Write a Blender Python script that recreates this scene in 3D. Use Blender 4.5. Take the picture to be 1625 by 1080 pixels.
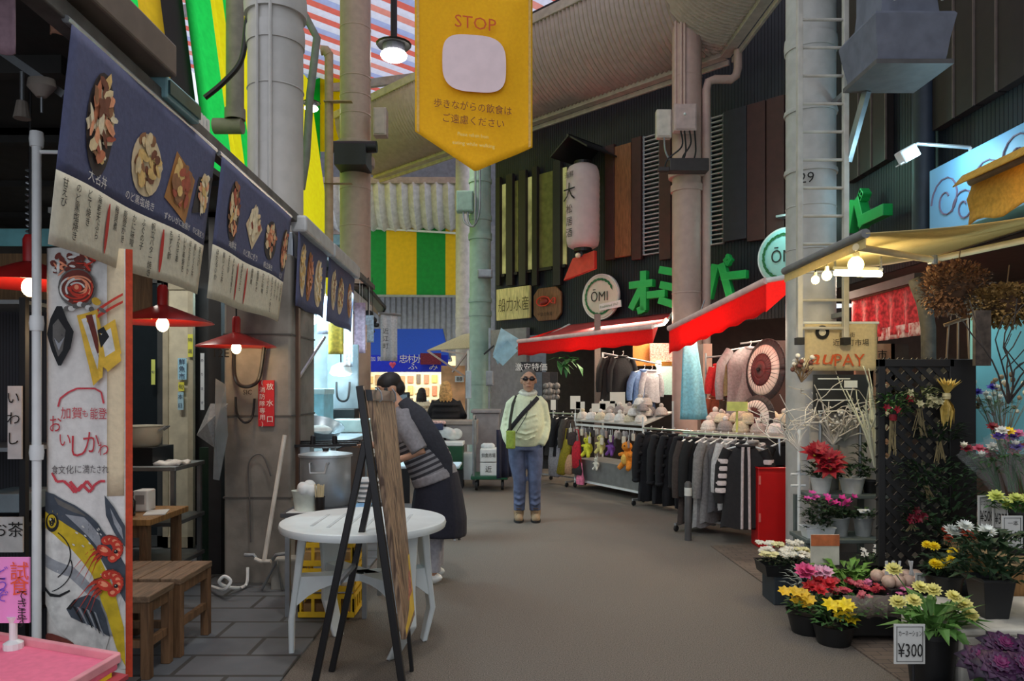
import bpy, math, random
from mathutils import Vector, Matrix, geometry
for o in list(bpy.data.objects): bpy.data.objects.remove(o)
SC = bpy.context.scene
COL = SC.collection
random.seed(7)
R = random.uniform
rad = math.radians
V = Vector
# ------------------------------------------------------------------ camera, sky, exposure
F, CX, CY, H = 1174.0, 812.5, 615.0, 1.5
cam = bpy.data.cameras.new('camera'); co = bpy.data.objects.new('camera', cam); COL.objects.link(co)
co.location = (0, 0, H); co.rotation_euler = (rad(90), 0, 0)
cam.sensor_width = 36; cam.lens = F / 1625 * 36; cam.shift_y = (CY - 540) / 1625; cam.clip_end = 200
SC.camera = co
w = bpy.data.worlds.new('sky'); SC.world = w; w.use_nodes = True
bg = w.node_tree.nodes['Background']; bg.inputs[0].default_value = (.77, .82, .92, 1); bg.inputs[1].default_value = 1.0
SC.view_settings.view_transform = 'Standard'; SC.view_settings.look = 'None'
SC.view_settings.gamma = 1; SC.view_settings.use_curve_mapping = False
SC.view_settings.exposure = 0.32
SC.cycles.max_bounces = 6; SC.cycles.sample_clamp_indirect = 4
def lamp(kind, loc, power, color=(1, 1, 1), size=.3, size_y=None, aim=None, name='light'):
    l = bpy.data.lights.new(name, kind); l.energy = power; l.color = color
    if kind == 'AREA':
        l.size = size
        if size_y: l.shape = 'RECTANGLE'; l.size_y = size_y
    else: l.shadow_soft_size = size
    o = bpy.data.objects.new(name, l); o.location = loc
    if aim is not None: o.rotation_euler = (V(aim) - V(loc)).to_track_quat('-Z', 'Y').to_euler()
    if kind == 'SPOT': l.spot_size = rad(120); l.spot_blend = .6
    COL.objects.link(o); return o
WARM, COOL, WHITE = (1, .78, .5), (.75, .92, 1), (1, .95, .88)
# the far arcade pendant lamp (fitting built below), and two unseen ones added for light
for lx, ly, lz in ((-2.1, 13.3, 7.2), (-.2, 3.0, 6.2), (.2, -2.5, 6.2)):
    lamp('SPOT', (lx, ly, lz - .1), 200 if ly < 10 else 150, (1, .93, .86), .25, aim=(lx, ly, 0), name='arcade_lamp_light')
lamp('AREA', (-2.4, 17.3, 2.3), 75, (1, .93, .8), 2.2, .5, aim=(-2.4, 18.2, .4), name='fish_shop_light')
lamp('AREA', (-2.3, 7.6, 2.5), 75, (.62, .9, 1), 1.6, .5, aim=(-2.2, 7.5, 0), name='kitchen_light')
lamp('AREA', (-3.1, 5.7, 2.82), 16, (1, .95, .85), .9, .2, aim=(-3.0, 6.2, 0), name='stall_fill_light')  # added fill, brightens the cream door at the back of the stall
lamp('AREA', (2.2, 11.9, 2.55), 95, (1, .85, .66), 2.2, .3, aim=(1.2, 10.8, 0.6), name='clothes_shop_light')
lamp('AREA', (3.6, 8.4, 2.55), 90, (1, .82, .62), 2.2, .3, aim=(2.2, 8.0, .7), name='clothes_stall_light')
lamp('POINT', (2.42, 5.25, 2.22), 14, (1, .8, .45), .06, name='awning_tube_light')
lamp('POINT', (3.42, 5.93, 3.36), 9, (.5, .85, 1), .08, name='sign_flood_light')
# ------------------------------------------------------------------ helpers
def P(px, py, Y): return V(((px - CX) * Y / F, Y, H - (py - CY) * Y / F))
def G(px, py):
    Y = H * F / (py - CY); return P(px, py, Y)
def lin(c): return tuple(((x / 255) / 12.92 if x / 255 <= .04045 else ((x / 255 + .055) / 1.055) ** 2.4) for x in c)
MATS = {}
def mat(c, rough=.6, metal=0, var=.12, scale=9, bump=0, emit=0, trans=0, kind=None, c2=None, alpha=1, sx=(1, 1, 1), rot=None):
    key = (tuple(c), rough, metal, var, scale, bump, emit, trans, kind, tuple(c2) if c2 else None, alpha, sx, rot)
    if key in MATS: return MATS[key]
    m = bpy.data.materials.new('mat_%02d_%s' % (len(MATS), kind or 'plain')); m.use_nodes = True
    nt = m.node_tree; n = nt.nodes; L = nt.links; bs = n['Principled BSDF']
    bs.inputs['Roughness'].default_value = rough; bs.inputs['Metallic'].default_value = metal
    a = lin(c); tc = n.new('ShaderNodeTexCoord'); mp = n.new('ShaderNodeMapping'); mp.inputs['Scale'].default_value = sx
    if rot: mp.inputs['Rotation'].default_value = rot
    L.new(tc.outputs['Object'], mp.inputs['Vector'])
    if kind == 'brick':
        t = n.new('ShaderNodeTexBrick'); b = lin(c2)
        t.inputs['Color1'].default_value = (*a, 1); t.inputs['Color2'].default_value = (*[x * .8 for x in a], 1); t.inputs['Mortar'].default_value = (*b, 1)
        t.inputs['Scale'].default_value = scale; t.inputs['Mortar Size'].default_value = .012; L.new(mp.outputs[0], t.inputs['Vector'])
        t2 = n.new('ShaderNodeTexNoise'); t2.inputs['Scale'].default_value = 3; t2.inputs['Detail'].default_value = 6; L.new(mp.outputs[0], t2.inputs['Vector'])
        mx = n.new('ShaderNodeMix'); mx.data_type = 'RGBA'; mx.blend_type = 'OVERLAY'; mx.inputs[0].default_value = .35
        L.new(t.outputs['Color'], mx.inputs[6]); L.new(t2.outputs['Fac'], mx.inputs[7]); out = mx.outputs[2]; fac = t.outputs['Fac']
    elif kind == 'stripe':
        t = n.new('ShaderNodeTexWave'); t.inputs['Scale'].default_value = scale; t.inputs['Distortion'].default_value = .3; t.bands_direction = 'Z' if rot else 'X'; L.new(mp.outputs[0], t.inputs['Vector'])
        cr = n.new('ShaderNodeValToRGB'); cr.color_ramp.interpolation = 'CONSTANT'; cr.color_ramp.elements[0].color = (*a, 1)
        cr.color_ramp.elements[1].color = (*lin(c2), 1); cr.color_ramp.elements[1].position = .5
        L.new(t.outputs['Fac'], cr.inputs[0]); out = cr.outputs[0]; fac = t.outputs['Fac']
    else:
        t = n.new('ShaderNodeTexNoise'); t.inputs['Scale'].default_value = scale; t.inputs['Detail'].default_value = 6; L.new(mp.outputs[0], t.inputs['Vector'])
        if kind == 'wood': t.inputs['Distortion'].default_value = 1.2
        cr = n.new('ShaderNodeValToRGB'); b = lin(c2) if c2 else None
        cr.color_ramp.elements[0].position = .36; cr.color_ramp.elements[1].position = .64
        cr.color_ramp.elements[0].color = (*([x * (1 - var) for x in a] if not b else a), 1)
        cr.color_ramp.elements[1].color = (*([min(1, x * (1 + var)) for x in a] if not b else b), 1)
        L.new(t.outputs['Fac'], cr.inputs[0]); out = cr.outputs[0]; fac = t.outputs['Fac']
    L.new(out, bs.inputs['Base Color'])
    if bump:
        bp = n.new('ShaderNodeBump'); bp.inputs['Strength'].default_value = bump; bp.inputs['Distance'].default_value = .02
        L.new(fac, bp.inputs['Height']); L.new(bp.outputs[0], bs.inputs['Normal'])
    if emit:
        L.new(out, bs.inputs['Emission Color']); bs.inputs['Emission Strength'].default_value = emit
    if trans:
        tr = n.new('ShaderNodeBsdfTranslucent'); L.new(out, tr.inputs['Color']); ms = n.new('ShaderNodeMixShader'); ms.inputs[0].default_value = trans
        L.new(bs.outputs[0], ms.inputs[1]); L.new(tr.outputs[0], ms.inputs[2]); L.new(ms.outputs[0], n['Material Output'].inputs['Surface'])
    if alpha < 1: bs.inputs['Alpha'].default_value = alpha
    MATS[key] = m; return m
def cloth(c, **k): return mat(c, rough=.85, var=k.pop('var', .12), scale=k.pop('scale', 40), bump=k.pop('bump', .15), **k)
def metal(c, rough=.35, **k): return mat(c, rough=rough, metal=k.pop('metal', .8), **k)
def wood(c, **k): return mat(c, rough=.6, var=.3, scale=6, kind='wood', sx=k.pop('sx', (6, 6, .6)), bump=.2, **k)
GEO = {}
def geo(body):
    if body not in GEO:
        c = bpy.data.curves.new('t', 'FONT'); c.body = body; c.size = 1; c.align_x = 'CENTER'; c.resolution_u = 2; c.space_line = .95
        o = bpy.data.objects.new('t', c); COL.objects.link(o)
        m = bpy.data.meshes.new_from_object(o.evaluated_get(bpy.context.evaluated_depsgraph_get()))
        GEO[body] = ([v.co.copy() for v in m.vertices], [tuple(p.vertices) for p in m.polygons])
        bpy.data.objects.remove(o); bpy.data.curves.remove(c); bpy.data.meshes.remove(m)
    return GEO[body]
LINK = []
def wl(o):
    l = V((0, 0, 0))
    while o is not None: l += o.location; o = o.parent
    return l
class MB:
    def __init__(s): s.v, s.f, s.m, s.cur = [], [], [], 0
    def add(s, vs, fs):
        o = len(s.v); s.v += [tuple(v) for v in vs]; s.f += [tuple(i + o for i in f) for f in fs]; s.m += [s.cur] * len(fs); return s
    def box(s, c, z, rz=0, rx=0, ry=0):
        M = Matrix.Rotation(rz, 3, 'Z') @ Matrix.Rotation(ry, 3, 'Y') @ Matrix.Rotation(rx, 3, 'X'); c = V(c)
        vs = [c + M @ V((x * z[0] / 2, y * z[1] / 2, k * z[2] / 2)) for x in (-1, 1) for y in (-1, 1) for k in (-1, 1)]
        return s.add(vs, [(0, 1, 3, 2), (4, 6, 7, 5), (0, 4, 5, 1), (2, 3, 7, 6), (0, 2, 6, 4), (1, 5, 7, 3)])
    def b2(s, lo, hi): return s.box([(a + b) / 2 for a, b in zip(lo, hi)], [abs(b - a) for a, b in zip(lo, hi)])
    def bar(s, p, q, w, d=None, up=(0, 0, 1)):
        p, q = V(p), V(q); t = (q - p).normalized(); u = V(up)
        if abs(t.dot(u)) > .95: u = V((0, 1, 0))
        a = t.cross(u).normalized(); b = a.cross(t); d = d or w
        vs = [e + a * (i * w / 2) + b * (j * d / 2) for e in (p, q) for i, j in ((-1, -1), (1, -1), (1, 1), (-1, 1))]
        return s.add(vs, [(0, 1, 2, 3), (7, 6, 5, 4), (0, 4, 5, 1), (1, 5, 6, 2), (2, 6, 7, 3), (3, 7, 4, 0)])
    def tube(s, pts, r, n=8, ref=(0, 1, 0), caps=True):
        pts = [V(p) for p in pts]; rs = r if isinstance(r, list) else [r] * len(pts); rings = []
        for i, p in enumerate(pts):
            t = (pts[min(i + 1, len(pts) - 1)] - pts[max(i - 1, 0)]).normalized(); u = V(ref)
            if abs(t.dot(u)) > .97: u = V((1, .1, .1)).normalized()
            a = (u - t * u.dot(t)).normalized(); b = t.cross(a); q = rs[i]
            ra, rb = q if isinstance(q, tuple) else (q, q)
            rings.append([p + a * (ra * math.cos(k * 2 * math.pi / n)) + b * (rb * math.sin(k * 2 * math.pi / n)) for k in range(n)])
        return s.loft(rings, caps)
    def loft(s, rings, caps=True):
        n = len(rings[0]); vs = [v for r in rings for v in r]; fs = []
        for i in range(len(rings) - 1):
            for k in range(n):
                k2 = (k + 1) % n; fs.append((i * n + k, i * n + k2, (i + 1) * n + k2, (i + 1) * n + k))
        if caps: fs += [tuple(reversed(range(n))), tuple((len(rings) - 1) * n + k for k in range(n))]
        return s.add(vs, fs)
    def lathe(s, prof, c=(0, 0, 0), n=24, axis=None, sy=1, caps=True):
        c = V(c); M = V(axis).to_track_quat('Z', 'Y').to_matrix() if axis is not None else Matrix.Identity(3)
        return s.loft([[c + M @ V((r * math.cos(k * 2 * math.pi / n), sy * r * math.sin(k * 2 * math.pi / n), z)) for k in range(n)] for r, z in prof], caps)
    def ell(s, c, r, n=14, m=8, M=None):
        if not isinstance(r, (tuple, list)): r = (r, r, r)
        c = V(c); M = M or Matrix.Identity(3)
        vs = [c + M @ V((0, 0, -r[2]))] + [c + M @ V((r[0] * math.sin(math.pi * j / m) * math.cos(2 * math.pi * k / n), r[1] * math.sin(math.pi * j / m) * math.sin(2 * math.pi * k / n), -r[2] * math.cos(math.pi * j / m))) for j in range(1, m) for k in range(n)] + [c + M @ V((0, 0, r[2]))]
        fs = [(0, 1 + (k + 1) % n, 1 + k) for k in range(n)]
        for j in range(m - 2):
            for k in range(n): fs.append((1 + j * n + k, 1 + j * n + (k + 1) % n, 1 + (j + 1) * n + (k + 1) % n, 1 + (j + 1) * n + k))
        e = len(vs) - 1; fs += [(e, 1 + (m - 2) * n + k, 1 + (m - 2) * n + (k + 1) % n) for k in range(n)]
        return s.add(vs, fs)
    def prism(s, pts, ex):
        ex = V(ex); n = len(pts); a = [V(p) for p in pts]
        return s.add(a + [p + ex for p in a], [tuple(range(n)), tuple(reversed(range(n, 2 * n)))] + [(k, n + k, n + (k + 1) % n, (k + 1) % n) for k in range(n)])
    def grid(s, fn, nu, nv):
        vs = [fn(i / nu, j / nv) for j in range(nv + 1) for i in range(nu + 1)]
        return s.add(vs, [(j * (nu + 1) + i, j * (nu + 1) + i + 1, (j + 1) * (nu + 1) + i + 1, (j + 1) * (nu + 1) + i) for j in range(nv) for i in range(nu)])
    def text(s, body, size, o, xd, yd=(0, 0, 1), xs=1, thick=.004, fit=None, wav=None, maxw=None):
        vs, fs = geo(body)
        if not vs: return s
        xd, yd = V(xd).normalized(), V(yd).normalized(); nn = xd.cross(yd)
        x0, x1 = min(v.x for v in vs), max(v.x for v in vs); y0, y1 = min(v.y for v in vs), max(v.y for v in vs)
        if fit: size = fit / (y1 - y0)
        if maxw and (x1 - x0) * size * xs > maxw: xs = maxw / ((x1 - x0) * size)
        o = V(o); q = [((v.x - (x0 + x1) / 2) * size * xs, (v.y - (y0 + y1) / 2) * size) for v in vs]
        pt = (lambda x, y: o + xd * x + yd * y) if wav is None else (lambda x, y: wav(o + xd * x + yd * y))
        A = [pt(x, y) + nn * thick for x, y in q]; s.add(A, fs); return s
    def leaf(s, b, d, ln, wd, up=(0, 0, 1), curl=.25):
        b, d = V(b), V(d).normalized(); u = V(up); sd = d.cross(u)
        if sd.length < .05: sd = d.cross(V((1, .3, 0)))
        sd.normalize(); u = sd.cross(d)
        m = b + d * ln * .5 + u * ln * curl * .3; t = b + d * ln - u * ln * curl * .25
        return s.add([b, m + sd * wd / 2 + u * wd * .12, m, m - sd * wd / 2 + u * wd * .12, t], [(0, 1, 2), (0, 2, 3), (1, 4, 2), (2, 4, 3)])
    def build(s, name, m, parent=None, smooth=False, bevel=0, solid=0, world=True):
        me = bpy.data.meshes.new(name); l = wl(parent) if world else V((0, 0, 0))
        me.from_pydata([(x - l.x, y - l.y, z - l.z) for x, y, z in s.v], [], s.f)
        for k in (m if isinstance(m, (list, tuple)) else [m]): me.materials.append(k)
        if any(s.m): me.polygons.foreach_set('material_index', s.m)
        me.update()
        if smooth:
            me.shade_smooth(); me.set_sharp_from_angle(angle=rad(smooth if smooth > 1 else 42))
        o = bpy.data.objects.new(name, me); o.parent = parent; LINK.append(o)
        if bevel:
            b = o.modifiers.new('b', 'BEVEL'); b.width = bevel; b.segments = 2; b.limit_method = 'ANGLE'
        if solid:
            b = o.modifiers.new('s', 'SOLIDIFY'); b.thickness = solid; b.offset = 0
        return o
    def blob(s, name, m, parent=None, vox=.012, it=6, mats=None):
        me = bpy.data.meshes.new('t'); me.from_pydata(s.v, [], s.f); o = bpy.data.objects.new('t', me); COL.objects.link(o)
        b = o.modifiers.new('r', 'REMESH'); b.mode = 'VOXEL'; b.voxel_size = vox
        if it:
            k = o.modifiers.new('s', 'SMOOTH'); k.factor = .5; k.iterations = it
        e = bpy.data.meshes.new_from_object(o.evaluated_get(bpy.context.evaluated_depsgraph_get())); bpy.data.objects.remove(o)
        l = wl(parent); e.name = name
        for v in e.vertices: v.co -= l
        e.materials.clear(); e.materials.append(m); e.shade_smooth()
        r = bpy.data.objects.new(name, e); r.parent = parent; LINK.append(r); return r
def setp(o, label, cat, group=None, kind=None):
    o['label'] = label; o['category'] = cat
    if group: o['group'] = group
    if kind: o['kind'] = kind
    return o
def thing(name, label, cat, loc=(0, 0, 0), group=None):
    o = bpy.data.objects.new(name, None); o.location = loc; o.empty_display_size = .1; LINK.append(o); return setp(o, label, cat, group)
def solo(name, mb, m, label, cat, group=None, kind=None, **k): return setp(mb.build(name, m, **k), label, cat, group, kind)
def struct(name, mb, m, label, cat='wall', **k):
    return solo(name, mb, m, label, cat, kind='structure', **k)
def copy_tree(o, parent=None):
    c = o.copy(); c.parent = parent; LINK.append(c)
    for ch in [x for x in LINK if x.parent is o]: copy_tree(ch, c)
    return c
def tag(o, s): o['label'] = s; return o
ORD = 'first second third fourth fifth sixth seventh eighth ninth tenth eleventh twelfth thirteenth fourteenth fifteenth sixteenth'.split()
def wavy(p, q, z0, z1, amp=.015, k=3, ph=0, lean=0):
    """a hanging cloth from p to q (plan points): returns the point at (u, v), v running down from z1 to z0"""
    p, q = V((p[0], p[1], 0)), V((q[0], q[1], 0)); d = (q - p); nn = V((d.y, -d.x, 0)).normalized()
    return lambda u, v: p + d * u + nn * (amp * (.3 + v) * math.sin(k * 2 * math.pi * u + ph) + lean * v) + V((0, 0, z1 + (z0 - z1) * v))
# common materials
STEEL = metal((190, 195, 198), .3); GALV = metal((150, 155, 158), .45); BLACKM = mat((22, 22, 24), .45); DARK = mat((26, 26, 28), .7)
WHITEP = mat((228, 232, 230), .45, var=.05); CREAM = cloth((214, 206, 182)); CONC = mat((128, 124, 116), .9, var=.22, scale=5, bump=.3)
BROWNW = wood((112, 82, 54)); TEALM = mat((120, 160, 165), .5); RED = mat((190, 30, 26), .4); INK = mat((24, 22, 22), .8, var=0); REDINK = mat((190, 46, 40), .7, var=0)
WINK = mat((228, 226, 222), .8, var=0); GREENL = mat((52, 92, 40), .6, var=.35); DGREEN = mat((32, 58, 30), .6, var=.35)
# ------------------------------------------------------------------ the setting
WD = 15.2                                              # the shop front across the bend runs along x + y = WD
U = V((.70711, -.70711, 0)); NF = V((-.70711, -.70711, 0))   # along it (towards the near corner) and out of it
def FP(px, out=0, z=0):
    r = (px - CX) / F; k = WD - out * 1.41421; return V((k * r / (1 + r), k / (1 + r), z))
def fz(px, py, out=0): return H + (CY - py) * FP(px, out).y / F
ASPH = mat((84, 79, 73), .85, c2=(132, 123, 112), scale=150, bump=.5)
struct('floor', MB().b2((-9, -4, -.1), (9, 27, 0)), ASPH, 'grey brown asphalt of the market street', 'floor')
m = MB(); m.b2((-9, -1, 0), (-1.18, 9.5, .012))
struct('pavement_left', m, mat((98, 102, 106), .8, kind='brick', c2=(62, 62, 60), scale=.85, bump=.15), 'grey slab paving under the food stall', 'paving')
m = MB(); m.prism([(1.88, 7.0, 0), (2.0, 3.4, 0), (9, 3.4, 0), (9, 7.6, 0)], (0, 0, .01))
struct('pavement_right', m, mat((112, 98, 86), .85, kind='brick', c2=(70, 64, 58), scale=4, bump=.2), 'brown brick paving in front of the flower stall', 'paving')
NAVY = mat((21, 24, 32), .6, var=.25, scale=4)
def ribs(p, q, z0, z1, pitch=.09, d=.018):
    p, q = V(p), V(q); L = (q - p).length; n = int(L / pitch); t = (q - p) / n; nn = V((t.y, -t.x, 0)).normalized(); pts = []
    for i in range(n):
        a = p + t * i; pts += [a, a + t * .5, a + t * .5 + nn * d, a + t + nn * d]
    m = MB(); vs = [v + V((0, 0, z)) for z in (z0, z1) for v in pts]; k = len(pts)
    return m.add(vs, [(i, i + 1, k + i + 1, k + i) for i in range(k - 1)])
a, b = FP(787), V((4.1, WD - 4.1, 0))
struct('wall_back', ribs(a, b, 2.55, 9, .055, .012), NAVY, 'dark navy ribbed upper wall of the shop across the bend', solid=.03)
struct('wall_right', ribs((4.1, 11.1, 0), (4.1, -2, 0), 2.75, 9, .055, .012), NAVY, 'dark navy ribbed upper wall above the flower stall', solid=.03)
m = MB(); m.bar(a - NF * 1.6 + V((0, 0, 1.4)), b - NF * 1.6 + U * 1.2 + V((0, 0, 1.4)), .08, 2.8)
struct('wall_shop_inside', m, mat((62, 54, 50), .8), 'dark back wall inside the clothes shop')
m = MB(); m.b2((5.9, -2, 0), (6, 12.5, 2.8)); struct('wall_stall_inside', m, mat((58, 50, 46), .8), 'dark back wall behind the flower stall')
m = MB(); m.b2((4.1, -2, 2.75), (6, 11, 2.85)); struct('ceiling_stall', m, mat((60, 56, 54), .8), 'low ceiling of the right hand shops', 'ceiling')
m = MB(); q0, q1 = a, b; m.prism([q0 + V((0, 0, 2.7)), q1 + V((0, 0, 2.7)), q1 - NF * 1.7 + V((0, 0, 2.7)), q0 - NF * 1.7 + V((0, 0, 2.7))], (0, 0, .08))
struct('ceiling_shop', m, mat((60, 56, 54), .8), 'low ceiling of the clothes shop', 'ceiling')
# grey return wall left of the shop front, far end wall, left walls
m = MB(); m.bar(FP(775, .1, 1.35), FP(838, .1, 1.35), .1, 2.7); struct('wall_grey', m, mat((140, 138, 140), .8), 'plain grey wall below the carved wood sign')
struct('wall_far', ribs((-9, 21.5, 0), (-.2, 21.5, 0), 0, 6.2, .16, .03), mat((142, 146, 150), .6), 'grey ribbed wall at the far end of the street', solid=.03)
m = MB(); m.b2((-9, 22.2, 0), (2, 22.3, 10)); struct('wall_far_upper', m, mat((120, 126, 132), .8), 'pale wall behind the far eave')
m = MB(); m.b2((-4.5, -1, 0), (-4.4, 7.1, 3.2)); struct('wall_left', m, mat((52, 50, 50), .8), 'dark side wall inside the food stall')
# striped translucent arcade roof
m = MB()
cols = [mat(c, .6, var=.05, trans=.75) for c in ((228, 226, 240), (226, 112, 98), (176, 186, 226), (232, 150, 136))]
x = -7.5; i = 0; y = 2.0
seq = [0, 1, 0, 2, 1, 0, 3, 0, 2, 1]
while y < 26:
    m.cur = seq[i % 10]; wv = .3 if seq[i % 10] else .36
    z = 9.4; m.add([(-8, y, z), (1.2, y + 8.6, z), (1.2, y + 8.6 + wv * .5, z + .06), (1.2, y + 8.6 + wv, z), (-8, y + wv, z), (-8, y + wv * .5, z + .06)], [(0, 1, 2, 5), (5, 2, 3, 4)]); y += wv; i += 1
struct('ceiling', m, cols, 'red and blue striped translucent arcade roof', 'roof')
# steel roof trusses carrying it
m = MB()
for yy in (10.5, 14.5, 19): m.bar((-8, yy + 1, 9.2), (2.4, yy - 2, 9.2), .12, .2)
struct('beam_roof', m, mat((150, 146, 150), .5), 'pale steel beams under the striped roof', 'beam')
# corrugated quarter-round eave over the shop front, turning along the right wall
EAVE = mat((170, 150, 140), .5, var=.08)
def eave(path, n_out, name, label, z0=6.55, z1=7.65, out=1.12, pitch=.085, dd=.018, em=None):
    m = MB()
    (p, q) = path; p, q = V(p), V(q); L = (q - p).length; n = int(L / pitch); NS = 12; rings = []
    for i in range(2 * n + 1):
        b = p.lerp(q, i / (2 * n)); d = dd if i % 2 else -dd; r = []
        for k in range(NS + 1):
            th = math.pi / 2 * k / NS
            r.append(b + n_out * ((out + d) * math.sin(th)) + V((0, 0, z0 + (z1 - z0) * (1 - math.cos(th)) - d * math.cos(th))))
        rings.append(r)
    vs = [v for r in rings for v in r]; K = NS + 1
    m.add(vs, [(i * K + k, i * K + k + 1, (i + 1) * K + k + 1, (i + 1) * K + k) for i in range(2 * n) for k in range(NS)])
    o = struct(name, m, em or EAVE, label, 'eave', smooth=30, solid=.012)
    g = MB(); e = V((0, 0, z0)); h = n_out * .06
    g.bar(p + e - h * 0, q + e, .16, .14); g.bar(p + n_out * out + V((0, 0, z1 + .05)), q + n_out * out + V((0, 0, z1 + .05)), .07, .16)
    g.bar(p + e - n_out * .12 + V((0, 0, -.1)), q + e - n_out * .12 + V((0, 0, -.1)), .05, .08)
    g.build('gutter', mat((176, 160, 154), .5), o, bevel=.01, world=False)
    return o
g0 = V((-3.25, 14.4 + 3.25, 0)); g1 = V((3.22, 14.4 - 3.22, 0))
eave((g0, g1), NF, 'trim_eave_back', 'curved corrugated eave over the clothes shop')
eave((g1, V((3.62, -1, 0))), V((-1, 0, 0)), 'trim_eave_right', 'curved corrugated eave along the right hand wall')
eave((V((-9, 20.2, 0)), V((-1.2, 20.2, 0))), V((0, -1, 0)), 'trim_eave_far', 'pale corrugated eave over the far shops', 5.75, 6.8, 1.1, .3, .05, mat((206, 206, 206), .5))
m = MB(); m.b2((-9, 20.2, 5.4), (-1.3, 20.6, 5.72)); struct('beam_far', m, TEALM, 'blue grey beam under the far eave', 'beam')
# green and yellow striped hangings on the upper left and at the far end
GR, YE, OL = mat((40, 226, 90), .7, trans=.9, var=.06), mat((255, 238, 30), .7, trans=.9, var=.05), mat((224, 184, 40), .7, trans=.8, var=.06)
GRf, YEf = mat((10, 140, 50), .8, var=.1), mat((226, 184, 6), .8, var=.06)
ln = thing('striped_hanging', 'green and yellow striped sheeting hung above the food stall roof', 'sheeting', (-4.25, 7.0, 3.4))
def drape(y0, y1, mm, dy=.35, z0=3.3, z1=9.2):
    MB().grid(lambda u, v: V((-4.25 - .9 * v + .05 * math.sin(9 * u), y0 + (y1 - y0) * u + dy * v, z0 + (z1 - z0) * v)), 8, 8).build('strip', mm, ln, smooth=True)
for y0, y1, mm in ((5.6, 7.4, YE), (7.42, 9.1, GR), (9.12, 9.8, OL), (10.75, 11.8, GR), (11.82, 12.4, YE), (12.42, 12.75, GR), (12.77, 14.4, YE), (14.42, 15.6, GR), (15.62, 18.4, YE)): drape(y0, y1, mm)
A, B = P(476, 70, 19), P(508, 250, 19); MB().b2((A.x, 19, B.z), (B.x, 19.03, A.z)).build('strip', GR, ln); C0 = P(549, 240, 19); MB().b2((B.x, 19, C0.z), (C0.x, 19.03, A.z)).build('strip', YE, ln)
m = MB(); m.grid(lambda u, v: V((-4.33 - .9 * v, 9.7 + 1.15 * u + .35 * v, 3.3 + 5.9 * v)), 2, 4); struct('gap_shade_sheet', m, mat((20, 22, 22), .8), 'dark sheet added to shade the gap between the striped sheets')  # opaque dark sheet added behind the gap, stands in for its shade
fr = thing('striped_hanging', 'flat green and yellow striped panel below the far eave', 'sheeting', (-3, 20.0, 4))
edges = [(560, 613, GRf), (613, 661, YEf), (661, 707, GRf), (707, 724, YEf)]
for x0, x1, mm in edges:
    A, B = P(x0, 362, 20), P(x1, 468, 20); MB().b2((A.x, 20, B.z), (B.x, 20.03, A.z)).build('strip', mm, fr)
MB().bar(P(575, 361, 19.95), P(726, 370, 19.95), .05).build('rod', WHITEP, fr); MB().bar(P(575, 469, 19.95), P(726, 470, 19.95), .06).build('rod', GALV, fr)
# ------------------------------------------------------------------ columns
def column(px0, px1, Y, z0, z1, mm, label, rings=(), X=None, base=None):
    c = P((px0 + px1) / 2, 600, Y); r = (px1 - px0) / 2 * Y / F
    t = thing('steel_column', label, 'column', (c.x, Y, z0)); t['kind'] = 'structure'
    MB().lathe([(r, z0), (r, z1)], (c.x, Y, 0), 32).build('shaft', mm, t, smooth=True)
    for z, k, h in rings: MB().lathe([(r * k, z - h), (r * (k + .02), z), (r * k, z + h)], (c.x, Y, 0), 32).build('band', mm, t, smooth=30)
    if base: MB().lathe(base, (c.x, Y, 0), 32).build('base', mm, t, smooth=30)
    return t, c, r
WCOL = mat((178, 174, 168), .5, var=.05); TAN = mat((182, 158, 140), .5, var=.06); PINKC = mat((190, 158, 148), .5, var=.06); MINT = mat((150, 178, 166), .5, var=.08); LCOL = mat((176, 174, 170), .55, var=.08)
wc, c1, r1 = column(395, 480, 6.05, 2.52, 9, WCOL, 'thick white round column standing on the concrete pillar', ((4.35, 1.05, .07), (4.6, 1.12, .08), (3.92, 1.015, .006)))
for k in (-.35, .15):
    MB().tube([(c1.x + r1 * k, c1.y - r1 * math.sqrt(1 - k * k) - .02, z) for z in (2.6, 5.5)], .014, 6).build('conduit', WCOL, wc)
tc, c2, r2 = column(540, 588, 12, 0, 9, TAN, 'tan round column behind the stall roofs', [(z, 1.01, .012) for z in (3.2, 4.1, 4.7, 5.9, 6.2, 6.5, 7.3)] + [(5.15, 1.25, .07), (5.4, 1.3, .05)])
pc, c3, r3 = column(1067, 1113, 11, 0, 7.5, PINKC, 'pink beige column between the two red awnings', [(2.9, 1.01, .012), (4.45, 1.1, .05), (4.7, 1.25, .09), (6.1, 1.01, .01)])
for k in (-.9, -.6, -.4): MB().tube([(c3.x + r3 * k, c3.y - r3 * math.sqrt(1 - k * k) - .025, z) for z in (5.6, 7.2)], .022, 6).build('conduit', PINKC, pc)
gc, c4, r4 = column(745, 779, 14, 0, 7.4, MINT, 'pale green column with a grey box beside the wood sign', [(2.9, 1.06, .05), (3.15, 1.08, .04), (4.35, 1.1, .06), (4.7, 1.08, .05), (5.4, 1.08, .04), (1.6, 1.05, .04)])
lc, c5, r5 = column(1249, 1324, 6.62, 0, 8, LCOL, 'grey column with a ladder beside the flower stall', [(3.42, 1.06, .02), (3.95, 1.06, .02), (4.55, 1.05, .06), (3.1, 1.005, .006), (2.72, 1.005, .006)])
column(723, 746, 16.5, 0, 8, mat((196, 188, 182), .5), 'slim pale column behind the pale green one', [(3.1, 1.04, .06), (2.75, 1.04, .06)])
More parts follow.
